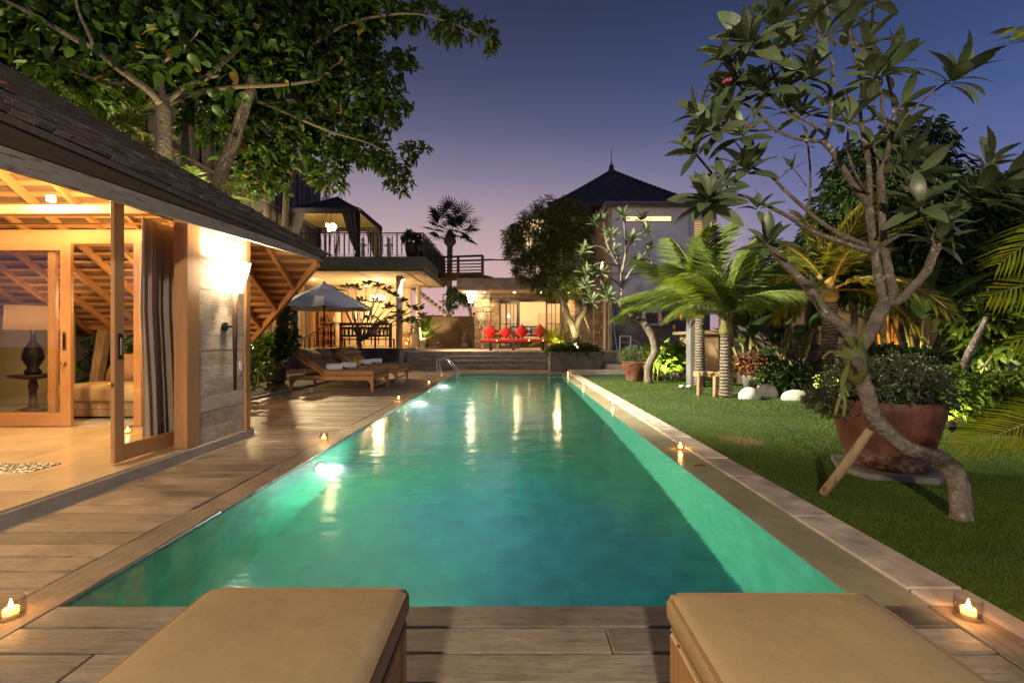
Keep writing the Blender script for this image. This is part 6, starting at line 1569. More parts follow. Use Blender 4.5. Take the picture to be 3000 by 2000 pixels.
coconut('coconut_palm',(4.42,9.5,0),1.30,.115,13,1.95,'young coconut palm with broad green fronds beside the log bench','palm_leaf',5,els=(1.5,.78),ll=.72,hang=1.05,droop=(.5,1.25),nl=110)
coconut('coconut_palm',(XA(2050,11.6),11.6,0),1.75,.11,11,2.2,'young coconut palm behind the log bench with ringed grey trunk','palm_leaf',9,els=(1.45,.5),ll=.75,hang=1.0,droop=(.5,1.2),nl=80)
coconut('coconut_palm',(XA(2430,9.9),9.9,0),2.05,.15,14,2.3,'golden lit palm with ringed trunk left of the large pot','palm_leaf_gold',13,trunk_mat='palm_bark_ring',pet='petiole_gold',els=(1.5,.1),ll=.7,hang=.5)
# fan palm behind the terrace
def fan_mesh(seed, n=17, L=.75, pet=1.1):
    rr = random.Random(seed); m = MB(); m.mi = 1; m.tube([(0,0,0),(0,pet*.5,.05),(0,pet,0)],[.02,.014,.012],5); m.mi = 0
    c = Vector((0,pet,0))
    for i in range(n):
        a = -2.2+4.4*i/(n-1); d = Vector((math.sin(a),math.cos(a),0)); l = L*(1-.12*abs(a)/2.2)*rr.uniform(.9,1.08); s = Vector((math.cos(a),-math.sin(a),0)); z = .05*(i%2)
        m.add([c,c+d*l*.45-s*.05+Vector((0,0,z)),c+d*l*.45+s*.045+Vector((0,0,-z)),c+d*l*.8-s*.028-Vector((0,0,.02*l)),c+d*l*.8+s*.028-Vector((0,0,.04*l)),c+d*l-Vector((0,0,.16*l))],[(0,1,2),(1,3,4,2),(3,5,4)])
    return m
fb = (XA(1314,30),30.0,0)
t = thing('fan_palm',fb,'tall slim fan palm silhouetted against the sky behind the footbridge','palm')
MB().tube([(fb[0],30,0),(fb[0]+.05,30,4),(fb[0]+.1,30,7.9)],[.21,.17,.19],10).build('trunk', MT['palm_bark'], t, True)
MB().lathe([(.2,0),(.42,.25),(.32,.7),(.12,1.1)],10,(fb[0]+.1,30,7.3)).build('old_leaf_bases', MT['bark_dark'], t, True)
fm = [fan_mesh(k,17,.95,1.1+.25*k).mesh('frond',[MT['fan_leaf'],MT['petiole']]) for k in range(3)]
rr = random.Random(31)
for i in range(19):
    az = i*2.4; f = i/18; el = 1.35-1.75*f+rr.uniform(-.1,.1); d = Vector((math.cos(az)*math.cos(el),math.sin(az)*math.cos(el),math.sin(el)))
    inst_m('frond', fm[i%3], t, frame(Vector((fb[0]+.1,30,8.15)),d,(0,0,1) if el < 1.1 else (-math.cos(az),-math.sin(az),0), rr.uniform(-.5,.5)))
# fronds of a bright yellow palm reaching in from the right
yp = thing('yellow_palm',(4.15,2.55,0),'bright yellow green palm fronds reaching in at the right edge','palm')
MB().tube([(4.15,2.55,-.05),(4.12,2.55,.9),(4.1,2.55,1.5)],[.05,.04,.03],8).build('trunk', MT['palm_bark'], yp, True)
def aim_frond(base, tip, L, seed, nl, ll, droop, hang, upv=(0,0,1), lw=.03):
    m = frond_mesh(1.0,nl,ll/L,lw/L,droop,seed,None,0,hang,.012).mesh('frond',[MT['palm_leaf_yellow'],MT['petiole']])
    d = Vector(tip)-Vector(base); inst_m('frond', m, yp, frame(base, d, upv) @ Matrix.Scale(L,4))
aim_frond(U(3280,820,2.9),U(2960,845,2.75),1.05,3,26,.36,.25,.5,(0,-.5,.8),.030)
aim_frond(U(3300,560,2.9),U(2985,700,2.8),1.0,4,24,.34,.5,.6,(0,-.6,.7),.030)
aim_frond(U(3120,1180,2.6),U(2930,1290,2.5),.62,5,24,.22,1.0,.6,(.2,-.9,.5),.020)
aim_frond(U(3350,250,2.9),U(3090,60,2.8),1.0,6,22,.34,.4,.6,(0,-.6,.7),.03)
aim_frond(U(3350,950,2.7),U(3060,940,2.6),.9,7,22,.30,.5,.7,(0,-.5,.8),.026)

# ---------------------------------------------------------------- other trees
# crooked frangipani in the middle distance
t = thing('crooked_frangipani',tuple(U(1900,1120,12.6)),'crooked small frangipani tree with sparse dark leaves beside the terracotta pot','tree')
limb(pp([(1900,1125,12.6),(1898,1085,12.6),(1905,1060,12.6),(1918,1035,12.6),(1915,1000,12.6),(1900,965,12.65),(1880,940,12.7),(1850,925,12.75),(1830,905,12.8),(1820,885,12.8)]),.115,.085,10,3,.10,2).build('trunk', MT['frangi_bark'], t, True)
mids = [[(1820,888,12.8),(1800,875,12.8),(1780,868,12.8),(1770,850,12.8)],[(1820,885,12.8),(1822,840,12.8),(1815,780,12.9),(1800,740,13)],[(1822,840,12.8),(1845,800,12.7),(1870,770,12.6),(1895,735,12.6)],[(1815,780,12.9),(1790,740,12.8),(1775,700,12.8),(1768,640,12.8)],[(1822,800,12.8),(1835,730,12.8),(1830,670,12.8),(1825,635,12.8)],
        [(1870,770,12.6),(1900,760,12.5),(1925,800,12.4)],[(1835,730,12.8),(1865,690,12.7),(1890,680,12.7)],[(1790,740,12.8),(1750,720,12.7),(1715,735,12.6)],[(1815,780,12.9),(1760,770,12.6),(1720,790,12.5)],[(1770,850,12.8),(1740,830,12.6),(1720,835,12.6)],[(1822,840,12.8),(1790,815,12.6),(1765,800,12.5)]]
for i,pl in enumerate(mids): limb(pp(pl),.05 if i < 5 else .03,.018,7,3,.06,i).build('branch', MT['frangi_bark'], t, True)
rr = random.Random(5); sl = [single_leaf(.30,.095,k+10,'leaf',MT['frangi_leaf'],4,.25,.15) for k in range(2)]
for (x,y,Y) in [(1770,845,12.8),(1800,735,13),(1897,730,12.6),(1767,635,12.8),(1825,630,12.8),(1927,805,12.4),(1893,676,12.7),(1712,733,12.6),(1716,792,12.5),(1716,836,12.6),(1763,797,12.5),(1850,700,12.5),(1790,690,12.5),(1745,650,12.8),(1780,870,12.4),(1870,765,12.5),(1880,640,12.9),(1735,880,12.4)]:
    rosette(t, sl, U(x,y,Y), (rr.uniform(-.5,.5),-.4,.7), rr.randint(13,17), .31, rr, lo=.3, hi=1.6)
# small frangipani in front of the bar
t = thing('bar_frangipani',tuple(U(1060,1055,18.9)),'spreading frangipani tree in front of the bar, dark leaves before the lights','tree')
stem = U(1062,1055,18.9); stem.z = -.05
limb([stem,U(1058,1025,18.9),U(1055,1000,18.9)],.06,.05,8,3,.06,2).build('trunk', MT['frangi_bark'], t, True)
tips = [(985,850),(1015,838),(1042,842),(1075,832),(1108,836),(1130,850),(1155,862),(1180,880),(1205,900),(1228,905),(1240,925),(1170,915),(1140,900),(1100,880),(1060,880),(1030,890),(1000,880),(1190,935),(1215,940),(1085,930),(1120,945),(1150,930)]
rs = np.random.RandomState(4); Cc = []; Dd = []
rrr = random.Random(8)
for i,(x,y) in enumerate(tips):
    Y = 18.9+rrr.uniform(-.9,.9); tip = U(x,y,Y); m1 = U(1055+(x-1055)*.35,985-(985-y)*.25,18.9+(Y-18.9)*.3); m2 = U(1055+(x-1055)*.75,950-(950-y)*.6,18.9+(Y-18.9)*.7)
    limb([U(1055,1000,18.9),m1,m2,tip],.03,.012,6,3,.05,i).build('branch', MT['frangi_bark'], t, True)
    for k in range(13): Cc.append(tip+Vector((rrr.uniform(-.08,.08),rrr.uniform(-.08,.08),rrr.uniform(-.1,.04)))); a = k*2.4; Dd.append((math.cos(a),math.sin(a),rrr.uniform(.0,1.0)))
v,q = leaf_cloud(np.array(Cc),np.array(Dd),.36*rs.uniform(.7,1.15,len(Cc)),.11,.2,.2,rs); np_obj('foliage',v,q,MT['frangi_leaf_small'],t,True)
# small frangipani beyond, left of the stone wall
t = thing('far_frangipani',tuple(U(1385,1000,27.5)),'small leafy tree left of the stone wall corner','tree')
limb([Vector((XA(1388,27.5),27.5,PZ)),U(1380,930,27.5),U(1370,890,27.5)],.10,.06,7,3,.05,1).build('trunk', MT['frangi_bark'], t, True)
for pl in ([(1370,890),(1345,870),(1330,855)],[(1372,895),(1360,860),(1350,845)],[(1365,895),(1335,890),(1315,885)]): limb([U(x,y,27.5) for x,y in pl],.05,.02,6,3,.05,1).build('branch', MT['frangi_bark'], t, True)
B_ = [(*U(1345,862,27.5),.75,.7,.45),(*U(1318,888,27.5),.35,.4,.25),(*U(1375,875,27.6),.5,.5,.35)]
spray('foliage',B_,120,7,.30,.10,MT['frangi_leaf_small'],t,rs,.4,.7,.25)
# fine-leaved tree in the stone planter
t = thing('fine_leaved_tree',tuple(U(1690,1030,17.8)),'dense fine leaved tree with twin trunks growing from the stone planter','tree')
b0 = U(1690,1010,17.8); b0.z = .6
limb([b0,U(1680,960,17.8),U(1664,930,17.8),U(1655,890,17.9),U(1638,860,18),U(1615,820,18.1),U(1600,780,18.2)],.15,.06,10,3,.06,1).build('trunk', MT['frangi_bark'], t, True)
limb([b0+Vector((.06,0,.1)),U(1690,950,17.8),U(1712,905,17.7),U(1708,870,17.8),U(1690,820,18),U(1680,770,18.2)],.12,.05,10,3,.06,2).build('trunk', MT['frangi_bark'], t, True)
for i,pl in enumerate(([(1655,890),(1672,860),(1665,820),(1650,760)],[(1638,860),(1600,840),(1560,800),(1530,760)],[(1615,820),(1630,740),(1640,680)],[(1690,820),(1720,780),(1740,720)],[(1600,780),(1570,720),(1560,660)])): limb([U(x,y,18.1) for x,y in pl],.05,.015,6,3,.06,i).build('branch', MT['bark_dark'], t, True)
E = lambda x,y,Y,rx,ry,rd: (*U(x,y,Y),rx*Y/F,rd,ry*Y/F)
spray('foliage',[E(1590,690,18.3,95,80,1.3),E(1660,660,18.6,75,75,1.2),E(1540,720,18.0,62,58,1.0),E(1560,790,18,55,45,.9),E(1660,760,18.2,80,75,1.2),E(1610,830,17.9,55,38,.8),E(1680,830,18,50,40,.8),E(1600,605,18.3,40,24,.5),E(1500,690,18,28,34,.5)],1500,11,.25,.034,MT['fine_leaf'],t,rs,.45,.9,.3,.15)
t = thing('planter_grass',(2.3,17.4,.66),'dark green grassy ground cover filling the stone planter','plant')
spray('foliage',[(2.3,17.6,.74,.92,.65,.22)],600,7,.30,.02,MT['hedge_leaf'],t,rs,.1,1.5,.5,.1); MB().box((1.6,17.3,.6),(1.63,17.33,.75)).build('stem', MT['bark_dark'], t)
for i,(a,b) in enumerate((((1660,1028),(1650,920)),((1640,985),(1655,905)),((1738,1000),(1712,925)),((1700,1000),(1690,930)))):
    one('support_stick', MB().tube([U(a[0],a[1],17.15+.2*i),U(b[0],b[1],17.5+.1*i)],.045,7), MT['raw_timber'], ['tallest pale stick in front of the planter tree','pale stick leaning left of the planter tree','pale stick leaning right of the planter tree','pale short stick behind the planter tree'][i],'stick','planter support sticks')
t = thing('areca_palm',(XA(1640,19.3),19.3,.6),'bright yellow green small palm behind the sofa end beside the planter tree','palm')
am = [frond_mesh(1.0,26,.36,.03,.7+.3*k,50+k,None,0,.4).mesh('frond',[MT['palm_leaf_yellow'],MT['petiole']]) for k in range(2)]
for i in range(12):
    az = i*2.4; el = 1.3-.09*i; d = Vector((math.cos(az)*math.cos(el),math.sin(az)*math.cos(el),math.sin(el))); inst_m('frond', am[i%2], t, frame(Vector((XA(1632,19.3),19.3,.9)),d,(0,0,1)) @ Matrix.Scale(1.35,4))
spot_fixture((XA(1690,17.0),17.05,.72),(XA(1690,17.9),18.2,3.0),700,'garden spotlight in the stone planter under the fine leaved tree',(1,.86,.38),80)
spot_fixture((XA(1632,18.65),18.62,.70),(XA(1640,19.4),19.5,2.2),60,'garden spotlight behind the planter lighting the yellow palm',(1,.86,.38),100)
# big-leaf plant in a pot by the columns
t = thing('big_leaf_plant',(XA(1236,26.5),26.5,BZ),'potted plant with huge bright green leaves behind the tan column','plant')
MB().lathe([(.2,0),(.28,.5),(.30,.52),(.27,.5)],16,(XA(1236,26.5),26.5,BZ)).build('pot', MT['white_pot'], t, True)
bl = [single_leaf(.9,.42,k+40,'leaf',MT['lush_leaf'],6,.15,.25+.15*k) for k in range(2)]; rr = random.Random(6)
for i in range(18):
    az = i*2.4; el = 1.25-.075*i; d = Vector((math.cos(az)*math.cos(el),math.sin(az)*math.cos(el)-.2,math.sin(el))); p = Vector((XA(1240,26.5),26.5,BZ+.45))
    q = p+d*rr.uniform(.35,.8); MB().tube([p,q],.015,5).build('petiole', MT['petiole'], t); inst_m('leaf', bl[i%2], t, frame(q,d,(0,0,1)))
spot_fixture((XA(1250,25.4),25.5,BZ),(XA(1243,26.4),26.4,2.4),120,'garden spotlight under the huge leaved potted plant',(1,.9,.4),90)
# bushes by the lounger (left of the bar): potted shrub and climber
t = thing('deck_shrub',(XA(790,15.5),15.5,0),'leafy green shrub in a grey bowl planter left of the loungers','shrub')
MB().lathe([(.25,-.05),(.48,.35),(.5,.42),(.46,.4)],18,(XA(795,15.5),15.5,0)).build('bowl', MT['grey_pot'], t, True)
spray('foliage',[(*U(795,1015,15.5),.65,.6,.45)],260,6,.16,.085,MT['lush_leaf_c'],t,rs,.3,.7,.25)
t = thing('climber_tree',(XA(825,13.2),13.2,-.05),'dark trunk wrapped in green climbing leaves behind the loungers','tree')
limb([(XA(815,13.2),13.2,-.08),U(825,1070,13.2),U(828,1000,13.3),U(835,930,13.4),U(842,860,13.4)],.19,.10,9,3,.1,3).build('trunk', MT['bark_dark'], t, True)
spray('foliage',[(*U(838,960,13.2),.28,.28,.75),(*U(845,1000,13.1),.25,.25,.45),(*U(815,1020,13.1),.25,.25,.3)],170,5,.13,.09,MT['lush_leaf_c'],t,rs,.5,.6,.35)

# ---------------------------------------------------------------- big almond tree over the pavilion
t = thing('almond_tree',(XA(478,9.0),9.0,-.05),'large spreading tree with broad round leaves over the wooden pavilion roof','tree')
tb = Vector((XA(478,9.0),9.0,-.08))
limb([tb,Vector((tb.x,9.0,3)),U(479,470,9.0),U(478,380,9.0),U(476,298,9.0)],.165,.125,14,3,.03,1).build('trunk', MT['almond_bark'], t, True)
AB_ = [([(470,305),(437,266),(351,204),(277,143),(236,124),(159,80),(92,41),(6,0)],8.9,8.0,.075,.03),([(277,143),(255,89),(230,35),(215,-30)],8.4,8.2,.035,.02),([(477,300),(475,262),(459,207),(398,140),(350,100),(290,60),(230,10)],9.0,9.6,.07,.03),
 ([(480,300),(505,282),(545,254),(600,232),(640,220)],9.0,9.4,.07,.03),([(482,305),(520,290),(574,272),(689,255),(829,249),(930,235)],9.0,11.0,.075,.03),([(459,207),(500,165),(560,120),(585,85)],9.0,8.7,.03,.015),([(420,250),(300,240),(180,190),(60,120)],9.2,10.2,.05,.02),([(600,232),(680,160),(760,90),(860,30)],9.4,11.5,.05,.02),([(830,249),(900,150),(1020,70),(1180,40),(1300,60),(1420,110)],11.0,12.0,.05,.012),([(930,235),(1000,180),(1080,170),(1150,190)],11.0,12.4,.03,.01),([(640,290),(760,300),(880,350),(980,390),(1080,420),(1180,470)],10.5,13.0,.05,.012),([(880,350),(980,330),(1100,340),(1170,300)],11.8,13.0,.03,.01)]
for i,(pl,ya,yb,r0,r1) in enumerate(AB_): limb([U(x,y,ya+(yb-ya)*k/(len(pl)-1)) for k,(x,y) in enumerate(pl)],r0,r1,8,3,.04,i).build('branch', MT['almond_bark'], t, True)
rs = np.random.RandomState(12)
rnd_shape = lambda u: math.sin(math.pi*min(1,.06+.92*u**.75))**.65
al = [single_leaf(.26,.165,k+60,'leaf',MT['almond_leaf_obj'],5,.14,.25,rnd_shape) for k in range(3)]
near = [E(250,110,8.5,230,110,1.1),E(480,140,8.6,150,110,1.0),E(620,220,9.0,120,90,1.0),E(420,30,8.6,260,60,1.0),E(640,80,9.2,140,90,1.0)]
c,d = in_ellipsoids(near,290,rs,.2)
rr = random.Random(3)
for k in range(290):
    dd = Vector(rs.normal(0,1,3)+np.array([0,-.3,-.1])); inst_m('leaf', al[k%3], t, frame(c[k],dd,(rr.uniform(-.5,.5),rr.uniform(-.8,.2),1)) @ Matrix.Scale(rr.uniform(.75,1.15),4))
farb = [E(120,150,10.2,240,120,1.3),E(250,60,9.6,280,110,1.2),E(480,120,10.2,200,150,1.4),E(700,120,10.8,190,140,1.4),E(620,330,10.8,130,90,1.0),E(820,200,11.4,170,140,1.3),E(960,90,12,150,110,1.2),E(1040,250,12.2,120,90,1.0),E(800,400,12.2,120,80,1.0),E(900,20,11.6,260,70,1.2),E(230,250,11,230,70,1.0),E(50,40,9.8,130,90,1.0),E(760,500,12.6,110,70,.8)]
spray('foliage',farb,3000,7,.23,.15,MT['almond_leaf'],t,rs,.15,.6,.3,.12)
tipb = [E(1130,45,12.2,90,42,.7),E(1250,55,12.2,80,32,.6),E(1350,80,12.2,60,30,.5),E(1425,110,12.1,32,28,.4),E(1120,190,12.6,65,38,.6),E(1190,180,12.6,32,24,.4),E(1100,340,13,80,38,.6),E(1170,300,13,45,28,.5),E(1060,430,13.2,80,50,.7),E(1150,470,13.2,62,34,.6),E(1215,440,13.2,40,26,.4),E(1170,540,13.2,45,20,.4),E(980,380,12.8,90,60,.8),E(960,500,13,60,60,.6),E(1215,515,13.2,30,16,.3)]
spray('foliage',tipb,760,7,.20,.115,MT['almond_leaf'],t,rs,.25,.7,.3,.12)
for i,(pa,pb,r0,lab) in enumerate((((548,540),(556,300),.17,'grey trunk standing behind the first almond trunk'),((632,580),(733,262),.19,'slanting pale trunk right of the almond tree'),((838,600),(862,420),.13,'dark thin trunk in front of the plank screen by the gazebo'))):
    Y = (10.4,10.6,14.5)[i]; g = U(pa[0]-(pb[0]-pa[0])*.9,0,Y); g.z = -.08; tr = thing('bare_trunk_tree',tuple(g),lab,'tree','trees behind the pavilion')
    limb([g,U(*pa,Y),U((pa[0]+pb[0])/2,(pa[1]+pb[1])/2,Y),U(*pb,Y),U(pb[0]+30,pb[1]-120,Y+.3)],r0*.92,r0*.55,10,3,.04,i).build('trunk', MT['almond_bark'], tr, True)
    spray('foliage',[E(pb[0]+40,pb[1]-110,Y+.4,110,70,.9)],160,6,.2,.12,MT['almond_leaf'],tr,rs,.1,.6,.3)
# understory fronds lit from below behind the roof
for i,(x,y,Y,lab) in enumerate(((330,330,9.6,'feathery lit palm fronds above the roof at the far left'),(350,430,9.4,'bright feathery palm frond clump behind the pavilion roof'),(560,500,10.0,'drooping palm fronds between the bare trunks'))):
    g = U(x,y+150,Y); g.z = 0; tr = thing('understory_palm',tuple(g),lab,'palm','understory palms')
    c0 = U(x,y+130,Y); MB().tube([g,c0],.07,7).build('trunk', MT['bark_dark'], tr, True)
    um = [frond_mesh(1.0,28,.32,.035,.8,70+i*3+k,None,0,.35).mesh('frond',[MT['palm_leaf'],MT['petiole']]) for k in range(2)]
    for k in range(11):
        az = k*2.4+i; el = 1.3-.1*k; d = Vector((math.cos(az)*math.cos(el),math.sin(az)*math.cos(el),math.sin(el))); inst_m('frond', um[k%2], tr, frame(c0,d,(0,0,1)) @ Matrix.Scale(1.5,4))
spot_fixture(tuple(Vector((-6.2,8.62,1.42))),(-6.6,9.2,6),800,'spotlight on the rear eave of the pavilion lighting the almond trunk',(1,.86,.40),120)
spot_fixture(tuple(Vector((-8.6,9.9,1.7))),(-8.0,9.2,6),900,'garden spotlight behind the pavilion lighting the canopy',(1,.84,.36),120)
spot_fixture(tuple(Vector((-9.3,13.0,1.5))),(-9.2,12.5,7),900,'garden spotlight lighting the trunks before the plank screen',(1,.84,.40),110)
for i,(x,y,z,r) in enumerate(terrace_pots):
    tr = thing('terrace_plant',(x,y,z),['bushy dark plant in the large pot at the terrace corner','bushy dark plant in the pot halfway along the terrace side'][i],'plant','terrace plants'); MB().tube([(x,y,z-.1),(x,y,z+.2)],.02,5).build('stem', MT['bark_dark'], tr)
    spray('foliage',[(x,y,z+.22,r,r,.34)],130,6,.17,.07,MT['dark_leaf'],tr,rs,.3,.7,.3)
# thin bamboo sprays behind the gazebo
t = thing('bamboo_clump',(XA(960,27.5),27.5,0),'thin feathery bamboo stems rising behind the gazebo','bamboo'); rr = random.Random(2)
for i in range(16):
    x = 925+rr.uniform(0,75); y1 = 500+rr.uniform(0,60); MB().tube([(XA(945+i*2,27.5),27.5,0),U(x-3,640,27.5),U(x,y1+30,27.5),U(x+rr.uniform(-20,25),y1,27.5)],[.03,.02,.012,.005],4).build('culm', MT['bark_dark'], t)
spray('foliage',[E(930,560,27.5,40,55,.8)],90,5,.25,.03,MT['dark_leaf'],t,rs,.1,.8,.4)
# hedge behind the daybed
t = thing('rear_shrub',(-7.2,9.1,0),'dark leafy shrub seen through the pavilion doors behind the daybed','shrub'); MB().tube([(-7.2,9.1,-.05),(-7.2,9.1,.6)],.04,6).build('stem', MT['bark_dark'], t)
spray('foliage',[(-7.4,9.2,.7,1.5,.5,.8),(-5.6,9.2,.6,.9,.5,.6)],340,6,.18,.07,MT['lush_leaf_c'],t,rs,.1,.7,.3)
# ================================================================== right-hand garden
one('boundary_wall', MB().box((5.6,12.3,-.05),(16,12.5,2.15),.01).box((5.58,12.27,2.152),(16,12.53,2.22)), MT['garden_wall'], 'beige rendered garden boundary wall behind the right hand plants', 'wall')
rs = np.random.RandomState(33); rr = random.Random(33)
# background trees, dark
def bg_tree(base, blobs, n, per, L, W, mat, lab, trunk_to, r=.14, grp='dark trees behind the lawn', spread=.8, droop=.4):
    t = thing('garden_tree', base, lab, 'tree', grp); b = Vector(base)
    limb([b-Vector((0,0,.05)), b.lerp(Vector(trunk_to),.5)+Vector((rr.uniform(-.15,.15),0,0)), Vector(trunk_to)],r,r*.5,8,3,.05,1).build('trunk', MT['bark_dark'], t, True)
    for k in range(4):
        bb = blobs[k % len(blobs)]; limb([Vector(trunk_to)*.75+b*.25, (Vector(trunk_to)+Vector(bb[:3]))/2, Vector(bb[:3])],r*.45,r*.15,6,2,.05,k).build('branch', MT['bark_dark'], t, True)
    spray('foliage',blobs,n,per,L,W,MT[mat],t,rs,.2,spread,droop,.15); return t
bg_tree((XA(2620,11.0),11.0,0),[E(2560,480,11,110,90,1.1),E(2650,440,11,95,85,1.0),E(2500,600,10.8,110,90,1.1),E(2620,620,11,140,110,1.3),E(2690,560,11,80,100,1.0),E(2440,700,10.8,80,70,.9)],1700,6,.24,.05,'dark_leaf','tall dark weeping tree behind the big frangipani',tuple(U(2620,560,11)),.16,droop=.7)
bg_tree((XA(2830,11.2),11.2,0),[E(2800,640,11.2,120,110,1.2),E(2900,700,11.2,140,110,1.2),E(2980,640,11.2,110,120,1.2),E(2760,770,11,130,90,1.1),E(2960,560,11.3,70,50,.8),E(2970,830,11.2,110,90,1.1),E(2880,860,11.4,110,70,1.0)],1650,6,.26,.10,'dark_leaf','broad dark tree at the right behind the yellow palm',tuple(U(2850,680,11.2)),.16)
bg_tree((XA(2480,10.6),10.6,0),[E(2440,800,10.6,110,80,1.0),E(2560,810,10.8,120,80,1.0),E(2660,850,10.8,120,60,1.0)],620,6,.24,.09,'dark_leaf','low dark tree between the golden palm and the wall',tuple(U(2500,820,10.6)),.10)
bg_tree((XA(2330,12.0),12.0,0),[E(2300,820,12,90,70,.8),E(2240,860,12,80,55,.8),E(2370,750,12,70,60,.8)],420,6,.26,.10,'dark_leaf','dark leafy tree between the two coconut palms',tuple(U(2310,850,12)),.08)
bg_tree((XA(2940,8.6),8.6,0),[E(2870,930,8.6,80,60,.6),E(2960,960,8.6,80,70,.6),E(2900,1010,8.6,90,50,.6)],300,6,.24,.11,'hedge_leaf','small leafy tree before the boundary wall at the right edge',tuple(U(2900,960,8.6)),.06)
# broad-leaf plants (traveller's palm / banana like)
def bananas(base, n, L, W, lab, seed, mat='lush_leaf', pet=.9, els=(1.45,.75), name='broad_leaf_plant'):
    t = thing(name, base, lab, 'plant', 'broad leaved plants'); r_ = random.Random(seed); ms = [single_leaf(1.0,W/L,seed+k,'leaf',MT[mat],8,.18,.35+.25*k) for k in range(3)]; b = Vector(base)
    for i in range(n):
        az = i*2.4+r_.uniform(-.2,.2); el = els[0]+(els[1]-els[0])*i/(n-1); d = Vector((math.cos(az)*math.cos(el),math.sin(az)*math.cos(el),math.sin(el)))
        q = b+Vector((0,0,.1))+d*pet*r_.uniform(.8,1.1); MB().tube([b,b+Vector((0,0,.1))+d*pet*.4,q],[.045,.035,.018],6).build('leaf_stalk', MT['petiole'], t, True)
        d2 = (d+Vector((d.x*.5,d.y*.5,-.15))).normalized(); inst_m('leaf', ms[i%3], t, frame(q,d2,(0,0,1)) @ Matrix.Scale(L*r_.uniform(.8,1.1),4))
    return t
bananas((XA(2695,9.8),9.8,0),11,1.25,.42,'broad leaved plant with pale upright stalks before the boundary wall',2,'monstera_leaf',1.75,(1.5,1.0))
bananas((XA(2190,11.6),11.6,0),8,.9,.26,'broad leaved plant behind the white stones with pale stalks',5,'monstera_leaf',1.2,(1.5,.9))
bananas((XA(2275,11.4),11.4,0),9,.7,.34,'dark broad leaved plant between the coconut palms',8,'monstera_leaf',1.25,(1.4,.7))
bananas((XA(2340,11.0),11.0,0),9,.65,.34,'dark glossy broad leaved plant left of the golden palm trunk',12,'monstera_leaf',1.4,(1.35,.6))
bananas((XA(2810,8.4),8.4,0),9,.75,.30,'glossy leaved plant beside the slanting sticks at the right',15,'monstera_leaf',.95,(1.3,.2))
# bamboo culms
t = thing('golden_bamboo',(XA(2610,10.4),10.4,0),'clump of orange golden bamboo culms behind the big frangipani','bamboo'); plain('bamboo_gold',(.42,.19,.035),.45,.2,6,.1)
for i in range(9):
    x = 2560+rr.uniform(0,75); y = 10.4+rr.uniform(-.2,.2); p = Vector((XA(x,y),y,-.05)); q = p+Vector((rr.uniform(-.15,.25),0,2.4)); n = 12
    MB().tube([p.lerp(q,k/n) for k in range(n+1)],[.028+(.006 if k%3==0 else 0) for k in range(n+1)],7).build('culm', MT['bamboo_gold'], t, True)
# slanting sticks (forked frangipani trunk) at the right
one('forked_trunk', limb([U(2810,1100,7.4),U(2840,1030,7.4),U(2872,970,7.45),U(2890,930,7.5)],.06,.035,8,3,.06,2), MT['frangi_bark'], 'slanting bare trunk rising from the hedge at the right','tree',smooth=True)
# hedge and low shrubs, lit here and there
def shrub(base, blobs, n, per, L, W, mat, lab, grp='low shrubs along the lawn'):
    t = thing('shrub', base, lab, 'shrub', grp); b = Vector(base); 
    for k in range(3): MB().tube([b+Vector((0,0,-.05)),b+Vector((.12*(k-1),.05,.3))],.015,5).build('stem', MT['bark_dark'], t)
    spray('foliage',blobs,n,per,L,W,MT[mat],t,rs,.25,.7,.25); return t
shrub((XA(2800,6.4),6.4,0),[E(2790,1140,6.4,75,70,.45),E(2740,1180,6.2,50,45,.35)],480,6,.085,.045,'hedge_leaf','bright lit yellow green hedge shrub right of the large pot')
shrub((XA(2930,6.6),6.6,0),[E(2920,1160,6.6,90,75,.5),E(3010,1150,6.4,70,80,.5)],620,6,.095,.05,'hedge_leaf','dark green hedge shrub at the right edge beside the lit one')
shrub((XA(2320,9.6),9.6,0),[E(2300,1110,9.6,80,38,.5),E(2380,1100,9.7,70,45,.5)],420,6,.12,.05,'dark_leaf','low dark shrub behind the flat stones')
shrub((XA(2240,11),11.0,0),[E(2230,1070,11,60,35,.5)],220,6,.14,.05,'dark_leaf','low dark shrub behind the pale grey pot')
shrub((XA(2640,8.2),8.2,0),[E(2600,1050,8.4,90,35,.5),E(2690,1060,8.4,80,35,.5)],420,6,.13,.06,'dark_leaf','dark low shrub behind the large terracotta pot')
# heliconia clump, strongly lit
t = thing('heliconia_clump',(XA(1960,13.3),13.3,0),'brightly lit yellow green heliconia clump with orange flowers','plant'); hm = [single_leaf(.62,.15,k+90,'leaf',MT['lush_leaf'],6,.2,.3+.2*k) for k in range(3)]; b = Vector((XA(1955,13.3),13.3,0))
for i in range(110):
    p = Vector((XA(1900+rr.uniform(0,125),13.3),13.3+rr.uniform(-.35,.45),rr.uniform(.05,.75))); az = rr.uniform(0,6.3); el = rr.uniform(.6,1.4); d = Vector((math.cos(az)*math.cos(el)-.15,math.sin(az)*math.cos(el)-.1,math.sin(el)))
    inst_m('leaf', hm[i%3], t, frame(p,d,(0,0,1)) @ Matrix.Scale(rr.uniform(.8,1.3),4))
plain('orange_flower',(.70,.16,.02),.5,.2,6,0)
for i in range(5): MB().blob(tuple(U(1935+20*i,930+15*(i%3),13.0)),(.03,.03,.09),6,5,.2,i,False).build('flower', MT['orange_flower'], t, True)
for i in range(24): p = Vector((XA(1910+rr.uniform(0,110),13.3),13.3+rr.uniform(-.3,.4),0)); MB().tube([p-Vector((0,0,.05)),p+Vector((rr.uniform(-.15,.1),0,.8))],.014,5).build('stem', MT['petiole'], t)
spot_fixture((XA(1968,12.55),12.55,.02),(XA(1962,13.4),13.5,1.5),190,'bright garden spotlight in front of the heliconia clump',(1,.88,.36),110)
